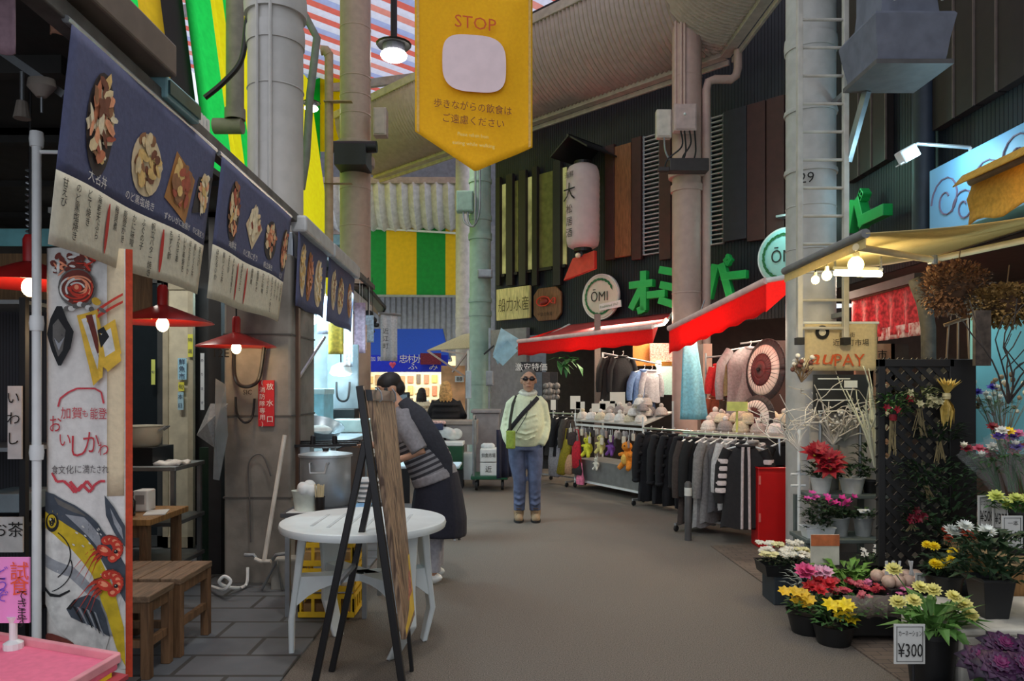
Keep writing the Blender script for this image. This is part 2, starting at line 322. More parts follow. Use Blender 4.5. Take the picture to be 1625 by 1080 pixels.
# electric boxes, clamps and cables on the columns
def ebox(px0, px1, py0, py1, Y, mm, label, d=.16, knob=True):
    A, B = P(px0, py0, Y), P(px1, py1, Y); t = thing('switch_box', label, 'box', ((A.x + B.x) / 2, Y, B.z))
    MB().b2((A.x, Y, B.z), (B.x, Y + d, A.z)).build('case', mm, t, bevel=.012)
    MB().b2((A.x + .02, Y - .012, B.z + .02), (B.x - .02, Y, A.z - .02)).build('door', mm, t, bevel=.006)
    if knob: MB().ell((A.x * .55 + B.x * .45, Y - .015, A.z * .6 + B.z * .4), .02).build('latch', WHITEP, t)
    return t
ebox(1070, 1106, 164, 207, 10.6, mat((196, 170, 164), .5), 'pinkish electric box with a latch on the pink beige column')
ebox(1042, 1066, 173, 218, 10.75, mat((206, 196, 184), .5), 'small cream electric box left of the pinkish one', .12, False)
ebox(724, 751, 302, 335, 13.7, mat((150, 182, 168), .5), 'pale green electric box high on the green column', .2, False)
ebox(592, 613, 170, 214, 11.7, mat((190, 172, 158), .5), 'tan electric box on the tan column', .2, False)
ebox(758, 781, 427, 440, 13.7, GALV, 'small grey box lower on the green column', .15, False)
def cable(pts, r, label, mm=None, name='cable'):
    ps = [V(p) for p in pts]; fine = []
    for i in range(len(ps) - 1):
        p0, p1, p2, p3 = ps[max(i - 1, 0)], ps[i], ps[i + 1], ps[min(i + 2, len(ps) - 1)]
        for k in range(6):
            t = k / 6; fine.append(.5 * ((2 * p1) + (p2 - p0) * t + (2 * p0 - 5 * p1 + 4 * p2 - p3) * t * t + (3 * p1 - p0 - 3 * p2 + p3) * t ** 3))
    fine.append(ps[-1]); return solo(name, MB().tube(fine, r, 7), mm or BLACKM, label, name, smooth=True)
for i, (a_, b_, s_) in enumerate(((1080, 1060, 240), (1086, 1078, 250), (1094, 1084, 236), (1102, 1098, 248))):
    cable([P(a_, 206, 10.62), P(a_ + 2, s_ - 8, 10.55), P(b_, s_ + 12, 10.58), P(b_ - 6, 268, 10.6)], .012, 'black cable drooping below the pinkish box, %s from the left' % ORD[i])
cable([P(1054, 218, 10.75), P(1056, 240, 10.7), P(1066, 262, 10.7), P(1060, 272, 10.7)], .014, 'grey cable below the small cream box', GALV)
for i, k in enumerate((-3, 4)): cable([P(738 + k, 335, 13.75), P(740 + k, 352, 13.7), P(752, 358, 13.65), P(757 + k, 330, 13.6), P(757 + k, 240, 13.6)], .02, 'grey conduit looping below the pale green box, %s one' % ('outer', 'inner')[i], GALV, 'conduit')
m = MB(); A, B = P(1062, 252, 10.55), P(1124, 272, 10.55); m.b2((A.x, 10.5, B.z), (B.x, 10.7, A.z)); m.b2((P(1045, 262, 10.5).x, 10.52, B.z), (A.x, 10.6, B.z + .06))
solo('bracket', m, mat((58, 50, 50), .5), 'dark steel bracket clamped around the pink beige column', 'bracket', bevel=.01)
m = MB(); m.tube([P(528, 233, 11.5), P(598, 233, 11.5)], .09, 14); m.b2(P(530, 240, 11.4) + V((0, 0, -.2)), P(590, 244, 11.9)); solo('pipe_clamp', m, BLACKM, 'thick black pipe clamped across the tan column', 'pipe', smooth=True)
# downpipe from the eave gutter beside the pink beige column
m = MB(); y = 10.9
m.tube([P(1171, 80, y), P(1171, 108, y), P(1168, 120, y), P(1160, 126, y), P(1134, 126, y), P(1124, 130, y), P(1121, 142, y), P(1121, 300, y), P(1121, 640, y)], .062, 12)
solo('downpipe', m, PINKC, 'pink beige drain pipe beside the pink beige column', 'pipe', smooth=True)
m = MB(); m.tube([P(522, 85, 10.6), P(522, 420, 10.6)], .062, 12); m.tube([P(510, 80, 10.6), P(517, 80, 10.6), P(522, 88, 10.6)], .07, 12)
for z in (160, 290): m.b2(P(513, z, 10.5), P(560, z + 3, 10.6))
solo('drain_pipe', m, mat((176, 150, 116), .5), 'thin tan drain pipe left of the tan column', 'pipe', smooth=True)
m = MB(); m.tube([P(476, 10, 9.6), P(503, 60, 9.6), P(492, 150, 9.6), P(486, 250, 9.6), P(478, 300, 9.6)], .05, 10); solo('cable_duct', m, mat((120, 124, 110), .6), 'crooked grey green duct between white and tan columns', 'duct', smooth=True)
m = MB(); m.tube([P(373, -20, 8.5), P(373, 190, 8.5)], .1, 12); m.lathe([(.115, 0), (.115, .12)], P(373, 190, 8.5), 16); m.tube([P(340, 200, 8.5), P(385, 200, 8.5)], .09, 12)
solo('drain_pipe', m, mat((132, 128, 112), .6), 'grey brown drain pipe in front of the striped sheets', 'pipe', smooth=True)
cable([P(325, 155, 8), P(355, 130, 8), P(383, 95, 8), P(392, 35, 8), P(396, -10, 8)], .03, 'black hose rising past the striped sheets')
def pendant(px, py, Y, label, s=1):
    b = P(px, py, Y); t = thing('pendant_lamp', label, 'lamp', b)
    MB().tube([b + V((0, 0, .25 * s)), b + V((0, 0, 1.2 * s))], .06 * s, 8).build('stem', BLACKM, t)
    MB().lathe([(.1 * s, .3 * s), (.32 * s, .2 * s), (.3 * s, .17 * s), (.08 * s, .2 * s)], b, 16).build('shade', BLACKM, t, smooth=True)
    MB().lathe([(.2 * s, .18 * s), (.2 * s, .04 * s)], b, 12).build('housing', mat((110, 112, 124), .4), t)
    MB().ell(b, (.24 * s, .24 * s, .1 * s)).build('bulb', mat((255, 250, 240), emit=14, var=0), t, smooth=True)
pendant(625, 88, 13.3, 'black arcade pendant lamp lit below the striped roof'); pendant(494, 172, 13, 'small lit pendant lamp beside the tan drain pipe', .5)
# ------------------------------------------------------------------ the food stall on the left
def XB(Y): return -1.466 - .035 * Y                    # the plane of the stall's front
def BY(px): return 1.466 / (-(px - CX) / F - .035)       # depth of that plane at a pixel column
SDIR = V((-.035, 1, 0)).normalized()
NAVYC = cloth((92, 97, 130), var=.06, trans=.15); LIN = cloth((222, 216, 194), var=.05, trans=.15)
m = MB(); m.b2((-4.4, 1.2, 2.94), (-1.68, 4.1, 2.97)); m.b2((-4.4, 4.1, 2.9), (-1.95, 9.4, 2.94))
for i in range(9): m.b2((-4.4, 1.4 + i * .9, 2.86), (-1.95, 1.46 + i * .9, 2.94))
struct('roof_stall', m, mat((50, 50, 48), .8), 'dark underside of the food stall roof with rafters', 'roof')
struct('trim_1', ribs((XB(4.1) - .07, 4.1, 0), (XB(1.2) - .07, 1.2, 0), 2.8, 2.98, .05, .015), mat((206, 206, 200), .5), 'white corrugated strip along the stall roof edge', 'fascia', solid=.01)
m = MB(); m.bar((XB(1.2) - .0, 1.2, 2.785), (XB(6), 6, 2.785), .08, .07); m.bar((XB(6), 6, 2.8), (XB(9.6), 9.6, 2.8), .05, .06)
struct('trim_2', m, mat((84, 82, 78), .7, var=.3), 'dark weathered gutter rails along the stall front', 'rail', bevel=.006)
m = MB(); m.b2((-1.6, 1.2, 2.86), (-1.47, 3.25, 3.0)); struct('beam_stall', m, mat((98, 86, 76), .6), 'dark brown box beam on the stall roof edge', 'beam', bevel=.01)
b = P(275, 160, 3.42); t = thing('junction_box', 'small teal metal box on the white corrugated strip', 'box', b)
MB().box(b, (.1, .34, .1)).build('case', TEALM, t, bevel=.008); MB().bar(b + V((.055, -.16, 0)), b + V((.055, .16, 0)), .012, .06).build('rail', metal((90, 120, 124)), t)
# --- printed menu banners
def frame(Y0, Y1, zt, zb, lean=-.085, amp=.012):
    p, q = (XB(Y0) + .05, Y0), (XB(Y1) + .05, Y1); L = (V(q) - V(p)).length; fn = wavy(p, q, zb, zt, amp, 1.6, .5, lean)
    return fn, L
def onto(fn, L, hh, off=.004):
    """map flat drawing coordinates (metres right of the left edge, metres below the top) on to the cloth, off its face"""
    def g(p):
        u, v = p.x / L, -p.z / hh; a = fn(u, v); e = .01
        n = (fn(u + e, v) - a).cross(a - fn(u, v + e)); n.normalize(); return a + n * (off + max(0, -p.y))
    return g
def shape(mb, g, pts, off=.0, d=.05):
    """a flat outline laid on a curved cloth: cut into small triangles so that it follows the surface"""
    P2 = [V((x, z, 0)) for x, z in pts]; T = [tuple(P2[k] for k in tri) for tri in geometry.tessellate_polygon([P2])]; out = []
    while T:
        a, b, c = T.pop(); e = max(((a - b).length, 0), ((b - c).length, 1), ((c - a).length, 2))
        if e[0] <= d or len(out) > 1500: out.append((a, b, c)); continue
        if e[1] == 0: m_ = (a + b) / 2; T += [(a, m_, c), (m_, b, c)]
        elif e[1] == 1: m_ = (b + c) / 2; T += [(a, b, m_), (a, m_, c)]
        else: m_ = (c + a) / 2; T += [(a, b, m_), (m_, b, c)]
    for t_ in out: mb.add([g(V((p.x, -off, -p.y))) for p in t_], [(0, 1, 2)])
def oval(x, z, rx, rz, n=18, a=0, w=0):
    return [(x + math.cos(a) * rx * (1 + w * R(-1, 1)) * math.cos(t) - math.sin(a) * rz * math.sin(t), z + math.sin(a) * rx * math.cos(t) + math.cos(a) * rz * (1 + w * R(-1, 1)) * math.sin(t)) for t in [2 * math.pi * k / n for k in range(n)]]
FOOD = [mat(c, .7, var=.15, scale=30) for c in ((196, 120, 84), (226, 190, 120), (170, 84, 62), (226, 204, 160), (150, 104, 70), (232, 160, 120), (120, 70, 50), (238, 224, 190))]
DISH = [mat(c, .7, var=.1) for c in ((52, 44, 44), (216, 196, 160), (176, 122, 66), (44, 42, 46), (70, 40, 40))]
def dish(mb, g, x, z, rx, rz, plate, kind, a=0, n=34, cols=range(8)):
    mb.cur = 8 + plate
    if kind == 'box': 
        shape(mb, g, oval(x, z, rx, rz, 4, a + math.pi / 4), .001)
    else: shape(mb, g, oval(x, z, rx, rz, 22, a), .001)
    for i in range(n):
        mb.cur = random.choice(list(cols)); q = math.sqrt(R(0, 1)); t = R(0, 6.28); f = .58 if kind == 'box' else .8
        u_, v_ = f * rx * q * math.cos(t), f * rz * q * math.sin(t)
        shape(mb, g, oval(x + u_ * math.cos(a) - v_ * math.sin(a), z - .1 * rz + u_ * math.sin(a) + v_ * math.cos(a), R(.1, .24) * rx, R(.1, .2) * rz + .012, 7, R(0, 3), .25), .002 + i * .0002)
SHOPTEXT = ['もずく酢', 'ほたるいか', 'のど黒塩焼き', '白えび唐揚げ', 'かに味噌', '焼きがき', 'いか串焼き', '甘えび', '海老天ぷら', '能登かき', '帆立バター焼き', 'うなぎ串', '鮭いくら丼', 'どて焼き', '梅貝煮', 'ふぐの子']
def menu_banner(Y0, Y1, zt, zb, split, dishes, caps, ncol, label, reds):
    t = thing('menu_banner', label, 'banner', (XB(Y0), Y0, zb)); fn, L = frame(Y0, Y1, zt, zb); hh = zt - zb
    MB().grid(lambda u, v: fn(u, v * split), 24, 12).build('printed_cloth', NAVYC, t, smooth=True, solid=.003)
    MB().grid(lambda u, v: fn(u, split + v * (1 - split)), 24, 6).build('price_strip', LIN, t, smooth=True, solid=.003)
    MB().tube([fn(0, 0) + V((-.01, -.02, .01)), fn(1, 0) + V((-.01, .02, .01))], .014, 8).build('rod', STEEL, t, smooth=True)
    g = onto(fn, L, hh); mb = MB()
    for d in dishes: dish(mb, g, *d)
    mb.build('dish_pictures', FOOD + DISH, t)
    for s, x, z, sz in caps: MB().text(s, sz, (x, 0, -z), (1, 0, 0), thick=.003, wav=g).build('caption', WINK, t)
    zz = hh * split
    for i in range(ncol):
        x = L * (1 - (i + .6) / (ncol + .3)); h = (hh - zz) * (.62 if i % 3 else .8); s = SHOPTEXT[(i * 5 + int(Y0 * 3)) % len(SHOPTEXT)]
        if i in reds: m_ = MB(); shape(m_, g, oval(x, zz + (hh - zz) * .48, .014, (hh - zz) * .4, 10), .002); m_.build('red_stroke', REDINK, t); continue
        lt = MB(); [lt.text(ch, .036, (x, 0, -(zz + .03 + j * .034)), (1, 0, 0), thick=.003, wav=g) for j, ch in enumerate(s)]; lt.build('writing', INK, t)
    return t
Y0, Y1, zb_, zt_ = BY(90), BY(328), 1.99, 2.74; h = zt_ - zb_
L = (Y1 - Y0) * 1.0006
menu_banner(Y0, Y1, zt_, zb_, .66, [(.17 * L, .26, .1, .19, 0, 'o', 0, 46), (.47 * L, .29, .13, .13, 1, 'o', .1, 34, (1, 3, 4, 6)), (.71 * L, .30, .17, .17, 2, 'box', .3, 34, (0, 2, 4, 1)), (.91 * L, .26, .10, .17, 3, 'box', 0, 30, (3, 7, 1, 5))],
            [('大名丼', .19 * L, .455, .05), ('のど黒塩焼き', .46 * L, .445, .042), ('ずわいがに唐揚げ', .72 * L, .455, .036), ('のど黒炙り', .92 * L, .45, .036)], 17, 'nearest blue menu banner, with the largest dish pictures above a cream price strip', (6, 12))
Y2, Y3 = BY(337), BY(452); L = (Y3 - Y2) * 1.0006
menu_banner(Y2, Y3, 2.74, 1.98, .62, [(.17 * L, .24, .1, .17, 0, 'o', 0, 40), (.45 * L, .24, .14, .15, 1, 'box', .7, 24, (3, 7, 2)), (.68 * L, .26, .12, .13, 3, 'o', .4, 26, (0, 3, 5)), (.93 * L, .26, .1, .15, 0, 'o', 0, 26, (3, 5, 2))],
            [('海鮮丼', .2 * L, .42, .05), ('のど黒にぎり', .45 * L, .415, .045), ('帆立焼き', .68 * L, .43, .045), ('えび', .92 * L, .44, .045)], 15, 'second blue menu banner, in front of the concrete pillar', (8, 10))
def plain_banner(p0, p1, zt, zb, label, ov):
    t = thing('dish_banner', label, 'banner', (XB(BY(p0)), BY(p0), zb)); fn, L = frame(BY(p0), BY(p1), zt, zb, -.03)
    MB().grid(lambda u, v: fn(u, v), 16, 8).build('printed_cloth', NAVYC, t, smooth=True, solid=.003); mb = MB(); g = onto(fn, L, zt - zb)
    for d in ov: dish(mb, g, *d)
    mb.build('dish_pictures', FOOD + DISH, t)
    a, b = fn(0, 0), fn(1, 0); MB().bar(a + V((0, 0, .06)), b + V((0, 0, .06)), .12, .13).build('roller_case', mat((176, 178, 178), .5), t, bevel=.02)
plain_banner(463, 511, 2.68, 2.12, 'blue banner with one long yellow oval dish, third along the stall', [(.14, .28, .09, .2, 1, 'o', 0, 50, (1, 1, 3)), (.42, .28, .09, .2, 2, 'o', 0, 50, (0, 0, 5)), (.68, .3, .1, .2, 1, 'o', 0, 50, (3, 7, 1))])
plain_banner(513, 556, 2.68, 2.1, 'blue banner with pale dishes farther along, fourth of the stall', [(.22, .28, .12, .18, 1, 'o', 0, 40, (3, 7, 4)), (.62, .28, .12, .18, 1, 'o', 0, 40, (3, 1, 4)), (1.02, .28, .12, .18, 2, 'o', 0, 40)])
# dark glazed canopy past the banners and silver roller past it
t = thing('glass_canopy', 'small dark green glazed canopy at the far end of the stall', 'canopy', (XB(9.6), 9.6, 2.5))
q = [P(553, 452, 9.0), P(580, 452, 9.4), P(611, 488, 11.2), P(606, 498, 11.2)]
MB().prism(q, (-.02, 0, -.05)).build('glazing', mat((58, 74, 68), .3), t); MB().bar(q[0], q[1], .04).bar(q[1], q[2], .04).bar(q[2], q[3], .04).build('frame', BLACKM, t)
MB().bar(P(540, 455, 8.1), P(585, 492, 10.2), .1, .13).build('roller_case', mat((180, 182, 184), .5), t, bevel=.02)
# posts of the stall
t = thing('stall_post', 'shiny steel post at the stall front beside the stockpot', 'post', (XB(5.72), 5.72, 0))
MB().b2((-1.74, 5.7, 0), (-1.69, 5.75, 2.7)).build('post', STEEL, t, bevel=.006); MB().b2((-1.685, 5.74, 0), (-1.655, 5.79, 2.35)).build('side_rail', mat((88, 62, 46), .5), t)
MB().tube([P(470, 605, 5.75), P(515, 535, 6.6)], .014, 8).build('brace', STEEL, t)
t = thing('banner_pole', 'white plastic banner pole beside the tall fish banner', 'pole', (-1.915, 2.98, 0))
MB().tube([(-1.915, 2.98, .0), (-1.915, 2.98, 2.5)], .017, 12).build('pole', WHITEP, t, smooth=True)
for z in (2.5, 1.76, 1.24): MB().lathe([(.024, z - .03), (.027, z), (.024, z + .03)], (-1.915, 2.98, 0), 12).build('collar', WHITEP, t, smooth=True)
MB().tube([(-1.915, 2.98, 2.45), (-1.6, 3.0, 2.45)], .008).build('arm', WHITEP, t); MB().lathe([(.17, 0), (.17, .03), (.05, .06), (.03, .12)], (-1.915, 2.98, 0), 20).build('base', mat((190, 192, 194), .5), t)
# --- tall fish banner
t = thing('tall_banner', 'tall narrow cloth banner painted with a yellowtail fish and red prawns', 'banner', (-1.72, 3.0, .2))
NX0, NX1, NZ0, NZ1 = -1.90, -1.585, .16, 2.07
def nb(u, v):
    x = NX0 + (NX1 - NX0) * u; y = 3.03 - .018 * math.sin(u * 7.5 + .4) - .02 * u + (.05 * max(0, u - .72) / .28); return V((x, y, NZ1 + (NZ0 - NZ1) * v))
MB().grid(nb, 24, 10).build('cloth', cloth((222, 220, 214), var=.05), t, smooth=True, solid=.002)
MB().grid(lambda u, v: nb(.78 + .2 * u, v * .53) + V((0, -.003, 0)), 4, 10).build('folded_strip', cloth((226, 208, 172), var=.05), t, smooth=True, solid=.002)
MB().grid(lambda u, v: nb(.99 + u * .07, v) + V((0, 0, 0)), 2, 10).build('red_edge', cloth((196, 70, 40)), t, solid=.004)
def gn(p):   # drawing coordinates: pixels of the photo
    u = (p.x - 68) / (186 - 68); z = H - (p.z * -1 - CY) * 3.0 / F; a = nb(u, (NZ1 - z) / (NZ1 - NZ0)); return a + V((0, -.007 - max(0, -p.y), 0))
def art(name, polys, cols):
    mb = MB()
    for i, (c, pts) in enumerate(polys): mb.cur = c; shape(mb, gn, pts, .0005 + i * .0003, 9)
    return mb.build(name, cols, t)
C_ = [mat(c, .8, var=.15, scale=25) for c in ((66, 74, 84), (206, 178, 36), (214, 214, 208), (26, 28, 30), (200, 58, 40), (236, 150, 112), (220, 178, 60), (112, 50, 40), (150, 154, 158), (98, 96, 92))]
def crescent(cx, cy, r, a0, a1, w0, n=14): return [(cx + r * math.cos(a0 + (a1 - a0) * k / n), cy + r * math.sin(a0 + (a1 - a0) * k / n)) for k in range(n + 1)] + [(cx + (r - w0) * math.cos(a1 - (a1 - a0) * k / n), cy + (r - w0) * math.sin(a1 - (a1 - a0) * k / n)) for k in range(n + 1)]
fish = [(2, [(67, 800), (120, 815), (165, 860), (186, 930), (186, 1066), (150, 1066), (90, 1000), (67, 960)]), (8, [(67, 880), (110, 900), (150, 950), (170, 1010), (160, 1010), (140, 960), (104, 915), (67, 900)]),
        (1, [(67, 800), (96, 818), (124, 846), (150, 884), (172, 940), (184, 1000), (186, 1062), (174, 1030), (160, 975), (136, 915), (108, 872), (84, 848), (67, 838)]),
        (0, [(67, 780), (84, 784), (112, 802), (146, 832), (172, 866), (186, 900), (186, 960), (174, 930), (150, 884), (122, 850), (94, 826), (67, 812)]), (8, [(100, 816), (124, 822), (150, 852), (166, 884), (150, 876), (124, 846)]), (9, [(84, 788), (110, 804), (130, 822), (112, 814), (90, 800)]),
        (3, oval(80, 829, 11.5, 15, 16)), (1, oval(80, 827, 8, 11, 14)), (3, oval(80, 828, 4.5, 7, 12)), (2, oval(78, 824, 1.6, 2, 8)), (3, crescent(62, 880, 46, -.9, .9, 1.6)), (3, crescent(70, 900, 40, -.3, 1.3, 1.4)),
        (3, [(67, 931), (78, 941), (92, 943), (106, 936), (107, 939), (93, 947), (77, 946), (67, 937)]), (0, [(102, 966), (112, 952), (130, 946), (150, 954), (160, 982), (166, 1012), (146, 1000), (122, 990), (108, 980)]), (3, [(102, 966), (112, 952), (116, 954), (108, 968)]),
        (0, [(158, 786), (172, 806), (186, 836), (186, 870), (172, 846), (160, 818)]), (8, [(166, 806), (182, 840), (184, 858), (172, 832)]), (7, oval(92, 1020, 26, 11, 14, .5)), (8, oval(130, 1040, 22, 6, 12, .5)), (9, oval(170, 1050, 10, 14, 12))]
fish += [(8 if k % 2 else 3, [(110 + k * 6, 962 + k * 2), (114 + k * 6, 964 + k * 2), (124 + k * 7, 990 + k * 4), (122 + k * 7, 990 + k * 4)]) for k in range(6)] + [(2, oval(112 + R(0, 50), 836 + R(0, 40), 2.6, 1.2, 6, .8)) for k in range(12)]
art('fish_painting', fish, C_)
pr = []
for cx, cy, a in ((166, 872, .5), (168, 926, .3)):
    for k in range(11): x0, y0 = cx - 12, cy - 10 + k * 2.2; L_ = 36 + 14 * (k % 3); an = -2.5 - .12 * k + .9 * (k / 11) * 2; pr.append((4 if k % 3 else 7, [(x0, y0 - .9), (x0 + L_ * .5 * math.cos(an), y0 - L_ * .5 * math.sin(an) * .5 - 1.5), (x0 + L_ * math.cos(an), y0 - L_ * math.sin(an)), (x0 + L_ * .5 * math.cos(an), y0 - L_ * .5 * math.sin(an) * .5 + 1.5), (x0, y0 + .9)]))
    for k in range(7): th = -1.9 + k * .52; pr.append((4, oval(cx + 11 * math.cos(th), cy + 15 * math.sin(th), 10 - k * .5, 7.5, 12, th + 1.57, .06))); pr.append((5, oval(cx + 11.5 * math.cos(th), cy + 15 * math.sin(th), 6 - k * .4, 3.2, 8, th + 1.57)))
    for k in range(5): th = -1.6 + k * .5; pr.append((7, crescent(cx + 11 * math.cos(th), cy + 15 * math.sin(th), 8, th - .6, th + .6, 1.1, 6)))
    pr += [(4, oval(cx - 8, cy + 2, 13, 8, 12, .5)), (5, oval(cx - 9, cy, 8, 4, 10, .5)), (3, oval(cx + 9, cy + 4, 3, 3.4, 8)), (2, oval(cx + 8.4, cy + 3, .9, .9, 6))]
art('prawn_painting', pr, C_)
fd = [(7, oval(86 + 9 * (k % 6) + R(-4, 4), 408 + 9 * (k // 6) + R(-3, 3), R(5, 9), R(3, 5), 8, R(0, 3), .2)) for k in range(18)] + [((5, 2, 4)[k % 3], oval(80 + R(0, 70), 404 + R(0, 30), R(4, 9), R(1, 2.5), 7, R(0, 3))) for k in range(16)]
fd += [(9, oval(118, 456, 26, 31, 20)), (7, oval(118, 455, 23, 28, 20))] + [((5, 4, 2)[k % 3], crescent(118 + R(-3, 3), 455 + R(-4, 4), 9 + k * 1.1, k * 1.9, k * 1.9 + 2.2, 2.6, 10)) for k in range(14)] + [(4, oval(118, 456, 6, 7, 10)), (5, oval(117, 455, 3, 4, 8))] + [((2, 9)[k % 2], oval(100 + 5.5 * k, 486 + 4 * math.sin(k * 1.1), 4.6, 4.2, 9)) for k in range(8)]
fd += [(3, [(92, 486), (99, 486), (106, 508), (114, 526), (110, 552), (98, 580), (94, 580), (84, 556), (76, 530), (82, 506)]), (9, [(94, 506), (104, 524), (100, 556), (94, 566), (86, 540), (86, 516)]), (8, [(88, 536), (95, 545), (103, 534), (95, 556)]),
       (6, [(118, 500), (150, 490), (160, 540), (158, 598), (142, 612), (130, 560)]), (2, [(124, 506), (146, 498), (154, 550), (150, 586), (140, 560)]), (7, [(130, 500), (140, 498), (152, 540), (154, 570), (146, 552)]), (6, [(150, 524), (176, 506), (184, 560), (164, 586), (154, 578)]), (2, [(156, 530), (170, 520), (176, 556), (162, 566)]), (3, [(150, 524), (160, 518), (168, 534), (156, 552)]), (6, [(156, 572), (182, 556), (184, 572), (166, 590)]), (4, [(150, 500), (186, 476), (186, 480), (151, 505)]), (4, [(150, 490), (186, 464), (186, 468), (151, 495)]), (6, oval(148, 478, 9, 6, 10, .5)), (9, oval(158, 492, 7, 3, 8, .6))]
art('food_painting', fd, C_)
lt = MB()
def nt(s, px, py, sz, xs=1): lt.text(s, sz, (px, 0, -py), (1, 0, 0), thick=.003, xs=xs, wav=gn)
for ch, x, y, s in (('お', 86, 672, 30), ('い', 100, 698, 26), ('し', 118, 708, 40), ('か', 136, 702, 40), ('わ', 155, 712, 26), ('加賀', 108, 655, 20), ('も', 126, 656, 14), ('能登', 147, 656, 20)): nt(ch, x, y, s, .72)
lt.build('lettering', mat((196, 60, 70), .8, var=0), t)
lt = MB(); nt('食文化に満たされ', 122, 745, 15, .7); lt.build('small_lettering', mat((90, 84, 84), .8, var=0), t)
mb = MB()
def stroke(pts, w):
    for (x0, y0), (x1, y1) in zip(pts, pts[1:]):
        l_ = math.hypot(x1 - x0, y1 - y0); nx, ny = -(y1 - y0) / l_ * w, (x1 - x0) / l_ * w; shape(mb, gn, [(x0 + nx, y0 + ny), (x1 + nx, y1 + ny), (x1 - nx, y1 - ny), (x0 - nx, y0 - ny)], .001)
stroke([(90, 645), (93, 632), (104, 622), (115, 616), (140, 616), (152, 622), (156, 640)], 1.4); stroke([(80, 750), (88, 764), (98, 763), (106, 772), (112, 782), (122, 770), (132, 782), (140, 770), (150, 764), (158, 764)], 2); stroke([(106, 764), (116, 780), (128, 764), (138, 778)], 2)
mb.build('red_scroll', mat((206, 70, 80), .8, var=0), t)
# --- pink tasting table and sign
t = thing('tasting_table', 'pink covered tasting table in front of the tall fish banner', 'table', (-1.5, 2.2, 0))
PK = cloth((236, 120, 150), var=.05); q = [V((-1.78, 2.56, .6)), V((-1.256, 2.36, .6)), V((-1.32, 1.6, .6)), V((-1.95, 1.6, .6))]
MB().prism(q, (0, 0, .03)).build('tabletop', PK, t, bevel=.008)
m = MB()
for i in range(3): m.bar(q[i - 1] + V((0, 0, .04)), q[i] + V((0, 0, .04)), .02, .03)
m.build('rim', mat((226, 150, 160), .5), t, bevel=.004); MB().prism([p * .97 + V((0, .06, 0)) - V((0, 0, p.z * .97 - .25)) for p in q], (0, 0, .34)).build('skirt', mat((170, 60, 70), .7), t)
for p in q: MB().bar(p * .96 + V((0, .08, -p.z * .96)), p * .96 + V((0, .08, .0)), .04).build('leg', DARK, t)
MB().box((-1.275, 2.28, .605), (.02, .1, .075), rz=-.1).build('price_tag', mat((236, 214, 40), .6), t)
t = thing('paper_sign', 'pink handwritten tasting sign on the pink covered table', 'sign', (-1.72, 2.5, .63))
A, B = P(-20, 884, 2.46), P(46, 988, 2.46); MB().b2((A.x, 2.46, B.z), (B.x, 2.468, A.z)).build('card', mat((238, 150, 210), .7, var=.04), t)
MB().lathe([(.03, .63), (.03, .65), (.012, .66), (.012, B.z), (.02, B.z + .02)], (P(18, 0, 2.46).x, 2.47, 0), 12).build('stand', WHITEP, t)
lt = MB()
for i, ch in enumerate('試食'): lt.text(ch, .066, P(32, 905 + i * 24, 2.458), (1, 0, 0))
lt.build('orange_writing', mat((230, 90, 50), .7, var=0), t); lt = MB()
for i, ch in enumerate('できます'): lt.text(ch, .04, P(36, 944 + i * 14, 2.458), (1, 0, 0))
lt.build('black_writing', INK, t); lt = MB()
for i, ch in enumerate('どうぞ'): lt.text(ch, .05, P(4, 908 + i * 18, 2.458), (1, 0, 0))
lt.build('purple_writing', mat((120, 80, 200), .7, var=0), t)
# --- red enamel pendant lamps
def red_lamp(px, py, Y, d, label):
    b = P(px, py, Y); t = thing('enamel_lamp', label, 'lamp', b)
    MB().lathe([(.03, .1), (.07, .085), (d / 2 - .01, .008), (d / 2, 0), (d / 2 - .012, .002), (.06, .07)], b, 32, caps=False).build('shade', mat((164, 36, 34), .3, var=.05), t, smooth=30, solid=.003)
    MB().lathe([(.028, .08), (.03, .2), (.02, .22)], b, 14).build('lamp_holder', mat((170, 30, 30), .4), t, smooth=30)
    MB().tube([b + V((0, 0, .2)), b + V((0, 0, 3.1 - b.z))], .006, 6).build('cord', BLACKM, t)
    MB().ell(b + V((0, 0, -.01)), (.034, .034, .042)).build('bulb', mat((255, 214, 150), emit=20, var=0), t, smooth=True)
    lamp('POINT', b + V((.0, 0, -.09)), 1.5, (1, .76, .46), .04, name='enamel_lamp_light')
red_lamp(48, 452, 3.25, .5, 'red enamel pendant lamp partly behind the tall fish banner'); red_lamp(258, 512, 4.3, .56, 'red enamel pendant lamp hanging below the nearest blue banner'); red_lamp(375, 550, 5.36, .56, 'red enamel pendant lamp hanging before the concrete pillar')
# --- concrete pillar
t = thing('concrete_pillar', 'stained square concrete pillar carrying a red hydrant sign', 'pillar', (-1.93, 5.95, 0)); t['kind'] = 'structure'
MB().b2((-2.19, 5.62, 0), (-1.68, 6.3, 2.52)).build('shaft', CONC, t, bevel=.02)
m = MB()
for z in (1.9, 1.28, .66): m.b2((-2.194, 5.614, z), (-1.676, 6.3, z + .012))
m.build('joint', mat((86, 84, 80), .9), t)
MB().lathe([(.27, 2.4), (.27, 2.52), (.22, 2.56)], (c1.x, 6.05, 0), 24).build('collar', CONC, t)
t = thing('hydrant_sign', 'red vertical fire hydrant sign in white characters on the concrete pillar', 'sign', P(422, 677, 5.6))
A, B = P(410, 603, 5.6), P(435, 676, 5.6); MB().b2((A.x, 5.598, B.z), (B.x, 5.612, A.z)).build('plate', mat((196, 26, 34), .4, var=.03), t)
lt = MB()
for i, ch in enumerate('放水口'): lt.text(ch, .055, P(428.5, 613 + i * 26, 5.597), (1, 0, 0))
